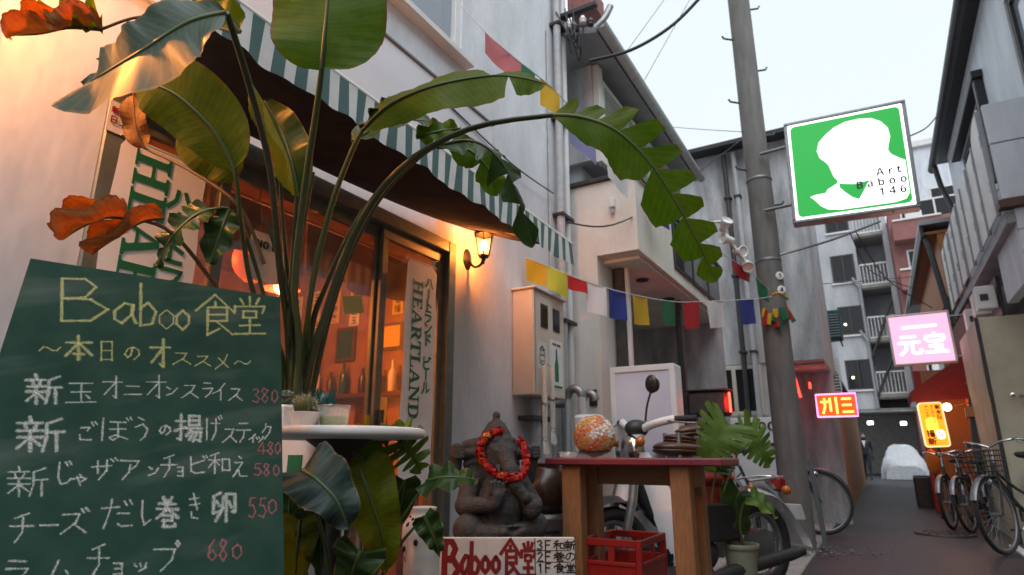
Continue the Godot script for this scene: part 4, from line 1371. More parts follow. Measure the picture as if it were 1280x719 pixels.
func pink_sign() -> void:
	var c: Vector3 = Vector3(0.7064, 2.6228, -11.0000)
	var t := thing("pink_sign", "glowing pink lightbox sign with white characters in a pale frame", "sign", c)
	t.rotation = Vector3(0, 0, deg_to_rad(0.5))
	sign_box(t, .40, .385, .08, .03, M.white_metal)
	var mb := MB.new()
	mb.prism(rounded_rect(.37, .355, .01), .004, Transform3D(Basis.IDENTITY, Vector3(0, 0, .064)))
	put(mb, "pink_face", glow("sign_pink", Color(1.0, .42, .60), .55), t)
	var x := facing(Vector3(0, 0, .069), Vector3.RIGHT, Vector3.UP)
	mb = MB.new()
	glyphs(mb, ["元", "宝"], x.translated_local(Vector3(-.16, -.08, 0)), .29, Vector2(.33, 0), .042)
	mb.span(Vector3(-.22, .16, .070), Vector3(.22, .20, .0725))
	put(mb, "characters", glow("sign_pale", Color(1.0, .86, .92), .9), t)
	panel_light("pink_sign_light", t.transform * Transform3D(Basis(Vector3.UP, PI), Vector3(0, 0, .09)), Vector2(.7, .7), Color(1.0, .6, .75), .05)
	tb("bracket", M.steel_dull, t, [Vector3(.40, .3, 0), Vector3(.85, .3, 0)], .018, 8)
	tb("bracket", M.steel_dull, t, [Vector3(.40, -.3, 0), Vector3(.85, -.3, 0)], .018, 8)

func neon_sign() -> void:
	var c: Vector3 = Vector3(-0.4881, 1.6192, -10.0000)
	var t := thing("neon_box_sign", "small neon box sign with pink tube border and yellow strokes", "sign", c)
	t.scale = Vector3.ONE * .86
	sign_box(t, .30, .19, .06, .015, M.dark_metal)
	bx("face", glow("sign_orange", Color(1.0, .08, .012), .6), t, Vector3(-.285, -.175, .04), Vector3(.285, .175, .045))
	var w := .292
	var h := .182
	tb("border_tube", glow("neon_pink", Color(1.0, .22, .60), 1.6), t, [Vector3(-w, -h, .065), Vector3(w, -h, .065), Vector3(w, h, .065), Vector3(-w, h, .065), Vector3(-w, -h, .065)], .014, 6)
	var ym := glow("neon_yellow", Color(1.0, .55, .08), 1.6)
	for q in [[[-.17, .12], [-.17, -.02], [-.21, -.13]], [[-.09, .12], [-.09, -.10]], [[.0, .13], [.0, -.14]], [[.08, .10], [.22, .10]], [[.08, 0.0], [.22, 0.0]], [[.08, -.11], [.24, -.11]], [[-.23, .06], [-.12, .06]]]:
		var mb := MB.new()
		var pts := []
		for p in q:
			pts.append(Vector3(p[0], p[1], .058))
		mb.tube(pts, .017, 6)
		put(mb, "stroke", ym, t)
	panel_light("neon_box_light", t.transform * Transform3D(Basis(Vector3.UP, PI), Vector3(0, 0, .09)), Vector2(.55, .35), Color(1.0, .32, .35), .03)
	tb("bracket", M.dark_metal, t, [Vector3(-.3, .1, -.03), Vector3(-.42, .1, -.9)], .015, 6)

func yellow_sign() -> void:
	var c: Vector3 = Vector3(0.7164, 1.3878, -11.6000)
	var t := thing("yellow_sign", "upright yellow menu lightbox with red writing and rounded pale rim", "sign", c)
	t.rotation = Vector3(0, 0, deg_to_rad(2.0))
	var w := .165
	var h := .335
	var mb := MB.new()
	mb.prism(rounded_rect(w, h, .05), .10, Transform3D(Basis.IDENTITY, Vector3(0, 0, -.06)))
	put(mb, "casing", glow("rim_cream", Color(1.0, .72, .36), .55), t)
	mb = MB.new()
	mb.prism(rounded_rect(w - .02, h - .02, .035), .003, Transform3D(Basis.IDENTITY, Vector3(0, 0, .041)))
	put(mb, "yellow_face", glow("sign_yellow", Color(1.0, .36, .015), .6), t)
	mb = MB.new()
	mb.prism(rounded_rect(.075, .13, .05), .002, Transform3D(Basis.IDENTITY, Vector3(-.02, -.02, .045)))
	put(mb, "bright_patch", glow("sign_lemon", Color(1.0, .66, .06), .75), t)
	var ink := mat("sign_red_ink", Color(.45, .01, .005), .6)
	for q in [[["新", "本", "日"], .095, .26, .062, -.075, .011], [["オ", "ニ", "オ", "ン", "ス", "ラ"], .02, .27, .036, -.046, .006], [["チ", "ー", "ズ", "だ", "し"], -.05, .27, .036, -.046, .006], [["揚", "新"], -.06, -.13, .10, -.115, .016]]:
		for i in q[0].size():
			var rr := MB.new()
			glyphs(rr, [q[0][i]], Transform3D(Basis.IDENTITY, Vector3(q[1], q[2] + q[4] * i, .0475)), q[3], Vector2.ZERO, q[5])
			put(rr, "character", ink, t)
	mb = MB.new()
	mb.prism(rounded_rect(.052, .065, .04), .002, Transform3D(Basis.IDENTITY, Vector3(.065, -.15, .0475)))
	put(mb, "white_patch", glow("patch_white", Color(1.0, .95, .85), 1.5), t)
	for q in [[.045, -.125, .016], [.08, -.16, .018], [.055, -.185, .014], [.092, -.12, .012]]:
		mb = MB.new()
		mb.prism(rounded_rect(q[2], q[2] * .8, q[2] * .6, 3), .002, Transform3D(Basis.IDENTITY, Vector3(q[0], q[1], .050)))
		put(mb, "spot", M.black_ink, t)
	panel_light("yellow_sign_light", t.transform * Transform3D(Basis(Vector3.UP, PI), Vector3(0, 0, .07)), Vector2(.3, .62), Color(1.0, .55, .18), .10)
	tb("stand", M.dark_metal, t, [Vector3(0, -h, 0), Vector3(0, -1.43, 0)], .02, 8)
	bx("foot", M.dark_metal, t, Vector3(-.16, -1.44, -.14), Vector3(.16, -1.405, .14), .01)

# ---------------------------------------------------------------- pipes, cables and lamps on the walls
func wall_pipes() -> void:
	var p := thing("rain_pipes", "pair of pale vertical rain pipes at the restaurant corner", "rain pipe")
	tb("pipe", M.pipe_grey, p, [Vector3(-1.945, 0, -4.10), Vector3(-1.945, 6.3, -4.10)], .032, 12)
	tb("pipe", M.white_metal, p, [Vector3(-1.95, 1.4, -4.23), Vector3(-1.95, 5.2, -4.23)], .026, 12)
	for y in [1.9, 2.75, 3.6, 4.5]:
		bx("clip", M.dark_metal, p, Vector3(-1.905, y, -4.06), Vector3(-1.999, y + .028, -4.27), .003)
	tb("thin_conduit", M.pipe_grey, p, [Vector3(-1.985, .3, -3.99), Vector3(-1.985, 4.4, -3.99)], .010, 8)
	# gas pipework with a double bend
	var g := thing("gas_pipe", "grey gas pipe with a double bend and small meter by the corner", "gas pipe")
	var a: Vector3 = Vector3(-1.8354, 0.7838, -3.9500)
	var arc := []
	for i in 13:
		var t := PI * i / 12.0
		arc.append(Vector3(-1.80 - cos(t) * .055, 1.33 + sin(t) * .06, -3.95))
	tb("riser", M.pipe_grey, g, [Vector3(-1.855, 0, -3.95), Vector3(-1.855, 1.33, -3.95)], .022, 10)
	tb("bend", M.steel_dull, g, arc, .03, 12)
	var arc2 := []
	for i in 13:
		var t := PI * i / 12.0
		arc2.append(Vector3(-1.72 - cos(t) * .045, 1.31 + sin(t) * .05, -4.02))
	tb("bend", M.steel_dull, g, arc2, .028, 12)
	tb("drop", M.pipe_grey, g, [Vector3(-1.745, 1.33, -3.95), Vector3(-1.745, 1.20, -3.95)], .03, 10)
	bx("meter", M.white_metal, g, Vector3(-1.80, .95, -3.90), Vector3(-1.62, 1.21, -4.06), .02)
	bx("dial", M.dark_glass, g, Vector3(-1.75, 1.08, -3.897), Vector3(-1.67, 1.14, -3.899))
	tb("drop", M.pipe_grey, g, [Vector3(-1.69, 0, -4.0), Vector3(-1.69, .95, -4.0)], .02, 10)
	tb("arm", M.steel_dull, g, [Vector3(-1.99, 1.28, -3.95), Vector3(-1.87, 1.28, -3.95)], .018, 8)
	# conduit under the meter box
	var c := thing("conduit", "thick white conduit dropping from the meter cabinet", "conduit")
	tb("tube", M.pipe_grey, c, [Vector3(-1.93, 1.30, -3.62), Vector3(-1.93, .0, -3.62)], .035, 10)
	tb("tube", M.pipe_grey, c, [Vector3(-1.95, 1.30, -3.74), Vector3(-1.95, .0, -3.74)], .022, 10)
	bx("clip", M.dark_metal, c, Vector3(-1.88, 1.16, -3.50), Vector3(-1.998, 1.19, -3.80), .003)

func cables() -> void:
	var j := thing("cable_junction", "tangle of cables insulators and a rusty box on the corner pipe", "cable junction")
	var c: Vector3 = Vector3(-1.9300, 4.4527, -3.9480)
	bx("rusty_box", M.brick_red_wall, j, Vector3(-1.90, 4.70, -4.22), Vector3(-1.66, 4.92, -4.52), .02)
	bx("arm", M.dark_metal, j, Vector3(-1.999, 4.62, -4.15), Vector3(-1.60, 4.66, -4.20), .004)
	for i in 4:
		var m := MB.new()
		var q := Vector3(-1.86 + i * .07, 4.48 - .05 * (i % 2), -4.14)
		m.lathe([Vector2(0, .06), Vector2(.018, .055), Vector2(.02, .04), Vector2(.03, .03), Vector2(.03, .02), Vector2(.018, .01), Vector2(.028, 0), Vector2(.026, -.012), Vector2(0, -.015)], Transform3D(Basis.IDENTITY, q), 12)
		put(m, "insulator", M.ceramic_white if i % 2 == 0 else M.dark_metal, j)
	for i in 9:
		var p0 := Vector3(-1.94 + rng.randf() * .1, 4.35 + rng.randf() * .35, -3.95 - rng.randf() * .3)
		var p1 := Vector3(-1.90 + rng.randf() * .2, 4.3 + rng.randf() * .4, -4.0 - rng.randf() * .35)
		tb("loop", M.black, j, curve([p0, (p0 + p1) * .5 + Vector3(.06, -.22 - rng.randf() * .15, .05), p1], 12), .006, 6)
	tb("duct", M.steel_dull, j, curve([Vector3(-1.92, 4.55, -4.2), Vector3(-1.78, 4.50, -4.3), Vector3(-1.64, 4.62, -4.38), Vector3(-1.58, 4.80, -4.45)], 10), .03, 10)
	var lines := [
		["black_cable", "thick black cable rising from the eave to the sky", [Vector3(-1.6111, 3.9721, -3.9896), Vector3(-1.3080, 4.0581, -4.1394), Vector3(-1.0080, 4.2423, -4.2565), Vector3(-0.7545, 4.4880, -4.3272)], .013],
		["service_wire", "thin grey wire across the restaurant upper wall", [Vector3(-1.9700, 2.9657, -2.6222), Vector3(-1.9600, 2.8902, -3.3625), Vector3(-1.9500, 2.9048, -3.9868)], .005],
		["service_wire", "thin wire strung across the cream wall to the dark pipes", [Vector3(-1.7418, 2.5495, -3.7597), Vector3(-1.4699, 2.5746, -4.0303), Vector3(-1.4476, 3.4170, -5.5780), Vector3(-1.0293, 4.9213, -7.7487)], .006],
		["service_wire", "faint wire crossing the sky towards the eave", [Vector3(-1.6353, 4.7558, -5.0490), Vector3(-1.3745, 5.5781, -5.5429)], .003],
		["service_wire", "faint wire from eave up into the open sky", [Vector3(-1.5835, 4.3948, -5.1923), Vector3(-1.2289, 5.9341, -6.1157)], .003],
		["service_wire", "thin line crossing low in the sky to the pole", [Vector3(-2.1462, 5.5756, -8.0917), Vector3(-1.4644, 5.0216, -7.4636), Vector3(-0.9177, 4.5873, -6.9591)], .004],
		["sign_cable", "black cable from the green sign to the right-hand eave", [Vector3(0.7669, 4.5921, -8.0595), Vector3(1.1862, 5.5756, -10.0342), Vector3(1.6354, 6.6361, -11.7624)], .009],
		["bracket_rod", "pale metal rod slanting out from the pole below the green sign", [Vector3(-0.6578, 2.9165, -6.5550), Vector3(-0.1844, 3.2345, -7.3309), Vector3(0.3266, 3.6494, -8.2182)], .014],
		["alley_wire", "dark wire slanting down from the green sign to the pink sign", [Vector3(0.0627, 3.5985, -8.3201), Vector3(0.3859, 3.4095, -10.2466), Vector3(1.0846, 3.4734, -13.0322)], .008],
		["alley_wire", "dark wire crossing high in front of the white apartment", [Vector3(-0.0058, 3.7379, -8.7162), Vector3(0.2657, 4.3797, -13.4700), Vector3(1.0476, 4.6004, -16.2549)], .008],
		["alley_wire", "dark wire stretched across the white apartment windows", [Vector3(-0.6936, 4.4211, -14.0970), Vector3(0.0457, 4.7408, -15.6269), Vector3(1.3291, 5.1432, -17.4481)], .008]]
	for l in lines:
		var t := thing(l[0], l[1], "cable")
		tb("strand", M.steel_dull if l[0] == "bracket_rod" else M.black, t, curve(l[2], 20), l[3], 6)

func lantern(label: String, wall: Vector3, c: Vector3, s: float, energy: float, color: Color) -> void:
	var t := thing("wall_lantern", label, "wall lantern", Vector3.ZERO, 0, "")
	var m := MB.new()
	m.lathe([Vector2(0, .012), Vector2(.03, .010), Vector2(.045, 0)], Transform3D(Basis(Vector3(0, 0, 1), -PI * .5).scaled(Vector3(1, 1.5, 1)), wall + Vector3(.001, 0, 0)), 18)
	put(m, "back_plate", M.black_iron, t)
	tb("arm", M.black_iron, t, curve([wall + Vector3(.01, -.01, 0), wall + Vector3(.05, -.055 * s, 0), Vector3(c.x - .02, c.y - .115 * s, c.z), Vector3(c.x, c.y - .075 * s, c.z)], 14), .008, 8)
	# hexagonal cage: posts, rims, roof, finial
	m = MB.new()
	m.lathe([Vector2(.012, -.08), Vector2(.03, -.075), Vector2(.034, -.062), Vector2(.0, -.06)], Transform3D(Basis.IDENTITY.scaled(Vector3.ONE * s), c), 6, false)
	put(m, "base", M.black_iron, t)
	m = MB.new()
	m.lathe([Vector2(.056, .058), Vector2(.066, .062), Vector2(.066, .07), Vector2(.045, .09), Vector2(.016, .104), Vector2(.014, .115), Vector2(.006, .122), Vector2(.009, .13), Vector2(0, .14)], Transform3D(Basis.IDENTITY.scaled(Vector3.ONE * s), c), 6, false)
	put(m, "roof_cap", M.black_iron, t)
	m = MB.new()
	m.lathe([Vector2(0, -.12), Vector2(.008, -.11), Vector2(.005, -.10), Vector2(.014, -.09), Vector2(.012, -.08)], Transform3D(Basis.IDENTITY.scaled(Vector3.ONE * s), c), 10)
	put(m, "finial", M.black_iron, t)
	for i in 6:
		var a := TAU * i / 6.0
		var d := Vector3(cos(a), 0, sin(a))
		tb("post", M.black_iron, t, [c + (d * .034 + Vector3(0, -.062, 0)) * s, c + (d * .056 + Vector3(0, .06, 0)) * s], .0035 * s, 5)
		var d2 := Vector3(cos(a + TAU / 6), 0, sin(a + TAU / 6))
		var p := MB.new()
		p.quad(c + (d * .032 + Vector3(0, -.062, 0)) * s, c + (d2 * .032 + Vector3(0, -.062, 0)) * s, c + (d2 * .054 + Vector3(0, .06, 0)) * s, c + (d * .054 + Vector3(0, .06, 0)) * s)
		put(p, "pane", M.lantern_glass, t)
	m = MB.new()
	m.ball(c, Vector3(.017, .034, .017) * s, 12)
	put(m, "bulb", glow("bulb_amber", Color(1.0, .50, .13), 28.0), t)
	lamp("lantern_light", c, color, energy, .02)

func wall_lanterns() -> void:
	lantern("lit black iron lantern beside the sliding door frame", Vector3(-1.999, 2.075, -2.90), Vector3(-1.87, 2.135, -2.88), 1.0, .14, Color(1.0, .52, .20))
	lantern("lit black iron lantern above the chalkboard on the amber wall", Vector3(-1.999, 2.22, -.50), Vector3(-1.74, 2.36, -.30), 1.15, .85, Color(1.0, .60, .27))

func meter_box() -> void:
	var t := thing("meter_cabinet", "beige electricity meter cabinet with two dark windows on the stucco wall", "meter cabinet")
	var x := -1.84
	bx("casing", M.meter_beige, t, Vector3(-1.999, 1.31, -3.43), Vector3(x, 2.0, -3.89), .008)
	bx("hood", M.meter_beige, t, Vector3(-1.999, 2.0, -3.415), Vector3(x + .02, 2.014, -3.905), .004)
	bx("seam", M.dark_metal, t, Vector3(x, 1.33, -3.452), Vector3(x + .0015, 1.98, -3.455))
	for z in [-3.53, -3.71]:
		var f := bx("meter_window", M.dark_metal, t, Vector3(x, 1.76, z), Vector3(x + .006, 1.92, z - .10), .002)
		bx("glass", M.dark_glass, f, Vector3(x + .006, 1.77, z - .01), Vector3(x + .008, 1.91, z - .09))
	# stickers
	var s := bx("sticker", M.white_paint, t, Vector3(x, 1.37, -3.66), Vector3(x + .0015, 1.70, -3.85))
	s.set_meta("label", "white poster with a green bottle")
	var xf := facing(Vector3(x + .002, 1.53, -3.755), Vector3(0, 0, -1), Vector3.UP)
	var m := MB.new()
	m.prism(PackedVector2Array([Vector2(-.028, -.11), Vector2(.028, -.11), Vector2(.028, .0), Vector2(.012, .05), Vector2(.011, .11), Vector2(-.011, .11), Vector2(-.012, .05), Vector2(-.028, .0)]), .001, xf)
	m.span(xf * Vector3(-.08, -.15, .001), xf * Vector3(.08, -.135, .002))
	put(m, "bottle_print", M.green_ink, s)
	lettering("FRESH BEER", M.black_ink, s, xf.translated_local(Vector3(0, .14, .001)), .016, "Droid Sans", 700, .001)
	var s2 := bx("sticker", M.white_board, t, Vector3(x, 1.48, -3.48), Vector3(x + .0015, 1.66, -3.61))
	s2.set_meta("label", "white sticker with an inked face")
	m = MB.new()
	var fx := facing(Vector3(x + .002, 1.56, -3.545), Vector3(0, 0, -1), Vector3.UP)
	var ring := []
	for i in 19:
		ring.append(Vector2(cos(TAU * i / 18.0) * .038, sin(TAU * i / 18.0) * .05))
	m.ribbon(ring, .006, .001, fx)
	m.ribbon([Vector2(-.022, .012), Vector2(-.008, .016)], .01, .001, fx)
	m.ribbon([Vector2(.008, .016), Vector2(.022, .012)], .01, .001, fx)
	m.ribbon([Vector2(-.02, -.02), Vector2(0, -.03), Vector2(.02, -.02)], .006, .001, fx)
	m.ribbon([Vector2(-.03, .05), Vector2(0, .072), Vector2(.03, .05)], .012, .001, fx)
	put(m, "ink_face", M.black_ink, s2)
	# toy skeleton arms hanging from the cabinet
	for k in 2:
		var sk := thing("skeleton_arm", ["white toy skeleton arm dangling from the meter cabinet, the longer one", "white toy skeleton arm dangling from the meter cabinet, the shorter one"][k], "toy skeleton")
		var o: Vector3 = Vector3(x + .04, 1.50, -3.50 - k * .11)
		var l1 := .24 - .03 * k
		var l2 := .21 - .03 * k
		bone(sk, "upper_bone", o, o + Vector3(.004, -l1, .012), .021)
		for q in [-1.0, 1.0]:
			bone(sk, "fore_bone", o + Vector3(.004, -l1 - .012, .012 + q * .018), o + Vector3(0, -l1 - l2, .006 + q * .012), .0125)
		var wr := o + Vector3(0, -l1 - l2 - .01, .006)
		var wm := MB.new()
		for i in 6:
			wm.ball(wr + Vector3(.004 * (i % 2), -.008 * (i / 3), (i % 3 - 1) * .011), Vector3(.007, .007, .007), 8)
		put(wm, "wrist", M.bone, sk)
		for i in 5:
			var f0 := wr + Vector3(0, -.012, (i - 2) * .009)
			var f1 := f0 + Vector3(.006, -.05 + absf(i - 2) * .005, (i - 2) * .006)
			var f2 := f1 + Vector3(.004, -.034, (i - 2) * .002)
			bone(sk, "finger", f0, f1, .0065)
			bone(sk, "finger", f1, f2, .006)
		tb("string", M.black, sk, [o, Vector3(x + .004, 1.52, o.z)], .002, 5)

func bone(p: Node, called: String, a: Vector3, b: Vector3, r: float) -> void:
	var mb := MB.new()
	var pts := []
	var rr := []
	for i in 9:
		var t := i / 8.0
		pts.append(a.lerp(b, t))
		rr.append(r * (.66 + .55 * pow(absf(t - .5) * 2.0, 3.0)) * (.5 if i == 0 or i == 8 else 1.0))
	mb.tube(pts, rr, 8)
	put(mb, called, M.bone, p)

# ---------------------------------------------------------------- banners and flags
func banner(label: String, xf: Transform3D, w: float, h: float, th: float, kana: float) -> void:
	var t := thing("beer_banner", label, "banner")
	t.transform = xf
	# cloth hangs from y = 0 to -h
	var mb := MB.new()
	var poly := PackedVector2Array([Vector2(-w + .02, 0), Vector2(w - .03, 0), Vector2(w, -.03)])
	for i in 20:
		poly.append(Vector2(w - .004 * sin(i * .9), -.05 - (h - .06) * i / 19.0))
	for i in 20:
		poly.append(Vector2(-w + .005 * sin(i * .7 + 1.0), -h + (h - .03) * i / 19.0))
	var tri := Geometry2D.triangulate_polygon(poly)
	for q in poly:
		mb.vert(Vector3(q.x, q.y, .0015), Vector3(0, 0, 1), q)
	for i in range(0, tri.size(), 3):
		mb.tri(tri[i], tri[i + 1], tri[i + 2])
	put(mb, "cloth", M.banner_cloth, t)
	# roman letters turned sideways, and the kana column beside them
	lettering("HEARTLAND", M.green_ink, t, Transform3D(Basis(Vector3(0, 0, 1), -PI * .5), Vector3(-w * .26, -h * (.40 if w < .14 else .46), .004)), th, "Droid Serif", 700, .001)
	var row := 0
	for g in ["ハ", "｜", "ト", "ラ", "ン", "ド", " ", "ビ", "｜", "ル"]:
		if g != " ":
			mb = MB.new()
			glyphs(mb, [g], Transform3D(Basis.IDENTITY, Vector3(w * .48, -(.09 if w < .14 else .14) - kana * 1.02 * row, .0025)), kana, Vector2.ZERO, kana * .17)
			put(mb, "character", M.green_ink, t)
		row += 1
	# thin outline emblem near the foot
	mb = MB.new()
	mb.ribbon([Vector2(-w * .3, -h * .93), Vector2(0, -h * .80), Vector2(w * .55, -h * .93), Vector2(-w * .3, -h * .93)], .004, .0025, Transform3D.IDENTITY)
	mb.ribbon([Vector2(0, -h * .80), Vector2(w * .1, -h * .93)], .003, .0025, Transform3D.IDENTITY)
	put(mb, "emblem", M.green_ink, t)
	tb("rod", M.white_metal, t, [Vector3(-w, .004, 0), Vector3(w, .004, 0)], .004, 6)

func banners() -> void:
	var p: Vector3 = Vector3(-1.9650, 1.9163, -2.4356)
	banner("white beer banner with green lettering on the narrow door pane by the lantern", Transform3D(Basis(Vector3(0, 0, -1), Vector3.UP, Vector3(1, 0, 0)), p), .125, 1.12, .078, .060)
	var q: Vector3 = Vector3(-1.9650, 1.9302, -1.0479)
	banner("white beer banner with green lettering behind the chalkboard", Transform3D(Basis(Vector3(0, 0, -1), Vector3.UP, Vector3(1, 0, 0)) , q), .15, 1.20, .118, .085)

func flag_string(label: String, pts: Array, flags: Array, size: float) -> void:
	# flags: [fraction along the string, colour key, width scale, tilt]
	var t := thing("prayer_flags", label, "flag garland")
	var c := curve(pts, 60)
	tb("string", M.flag_white, t, c, .004, 5)
	for f in flags:
		var k: float = f[0] * 59.0
		var i := clampi(int(k), 0, 58)
		var a: Vector3 = c[i].lerp(c[i + 1], k - i)
		var run := 0.0
		var j := i
		while j < 58 and run < size * f[2]:
			run += c[j].distance_to(c[j + 1])
			j += 1
		var b: Vector3 = c[j]
		var wd := (b - a).normalized()
		var hd = (Vector3.DOWN + Vector3(0, 0, 1).rotated(Vector3.UP, .5) * f[3]).normalized()
		var mb := MB.new()
		sheet(mb, a, wd, hd, size * f[2], size * .86 * (f[4] if f.size() > 4 else 1.0), .012, 3, -.05)
		put(mb, "flag", M[f[1]], t)

func prayer_flags() -> void:
	# anchor points along the lane: awning end to the utility pole
	var low := [Vector3(-1.9600, 2.2622, -3.5490), Vector3(-1.8313, 2.2055, -3.6715), Vector3(-1.6712, 2.1306, -3.8363), Vector3(-1.4690, 2.0768, -4.1268), Vector3(-1.3631, 2.1831, -4.9947), Vector3(-1.2309, 2.2908, -5.5776), Vector3(-0.9422, 2.4578, -6.4131), Vector3(-0.7948, 2.5552, -6.8282)]
	flag_string("low garland of square coloured prayer flags from the awning to the pole", low, [[.0, "flag_yellow", .62, .0, .72], [.125, "flag_lime", .62, .1, .8], [.225, "flag_red", .60, .3, .5], [.30, "flag_white", .62, .1, 1.0], [.38, "flag_blue", .72, .0, .95], [.452, "flag_yellow", 1.0, .0, 1.0], [.535, "flag_green", 1.15, .0, .95], [.622, "flag_red", 1.15, .05, 1.1], [.722, "flag_white", 1.2, .0, 1.15], [.81, "flag_blue", 1.2, .0, 1.15]], .255)
	var high := [Vector3(-1.9500, 3.7060, -2.7075), Vector3(-1.6592, 3.2967, -2.6144), Vector3(-1.6217, 3.2841, -2.8800), Vector3(-1.5494, 3.2465, -3.1738), Vector3(-1.4837, 3.1600, -3.5989), Vector3(-1.3612, 3.0139, -4.3157), Vector3(-1.1572, 2.8313, -5.4512), Vector3(-0.9704, 2.7609, -6.3016), Vector3(-0.8140, 2.6285, -6.7940)]
	flag_string("high garland of faded prayer flags from the upper window down to the pole", high, [[.098, "flag_pink", 1.15, .2, .8], [.215, "flag_green", .9, .3, .7], [.332, "flag_yellow", .8, .2, 1.0], [.44, "flag_lilac", 1.3, .0, 1.2], [.545, "flag_white", 1.3, .0, 1.2], [.65, "flag_blue", 1.0, .0, 1.0], [.83, "flag_red", 1.5, .0, .6], [.92, "flag_green", 1.0, .0, .8]], .25)

func floodlights() -> void:
	var t := thing("floodlight_arm", "white swivel floodlights on a steel arm above the flags", "floodlights")
	var a: Vector3 = Vector3(-1.2652, 3.0800, -5.6700)
	tb("arm", M.white_metal, t, [Vector3(-1.42, 2.95, -6.3), a, Vector3(-1.0996, 3.1752, -5.9765)], .014, 8)
	var main := [Vector3(-1.0727, 3.1217, -6.0090), Vector3(-1.0415, 2.9993, -6.0656), Vector3(-0.9968, 2.9005, -6.1826), Vector3(-0.9373, 2.7997, -6.3087)]
	tb("stem", M.white_metal, t, curve([Vector3(-1.0996, 3.1752, -5.9765)] + main, 14), .016, 8)
	for i in 4:
		var p: Vector3 = main[i]
		var d: Vector3 = [Vector3(.5, .5, .5), Vector3(-.6, .1, .7), Vector3(.7, -.2, .5), Vector3(.2, -.6, .7)][i].normalized()
		var x := d.cross(Vector3.UP).normalized()
		var m := MB.new()
		m.lathe([Vector2(0, -.05), Vector2(.030, -.045), Vector2(.036, .0), Vector2(.040, .02), Vector2(.056, .065), Vector2(.058, .085), Vector2(.052, .085), Vector2(.04, .06)], Transform3D(Basis(x, d, x.cross(d)), p), 18)
		var o := put(m, "lamp_head", M.white_gloss, t)
		m = MB.new()
		m.lathe([Vector2(0, .07), Vector2(.05, .066)], Transform3D(Basis(x, d, x.cross(d)), p), 18)
		put(m, "lens", M.ceramic_white, o)

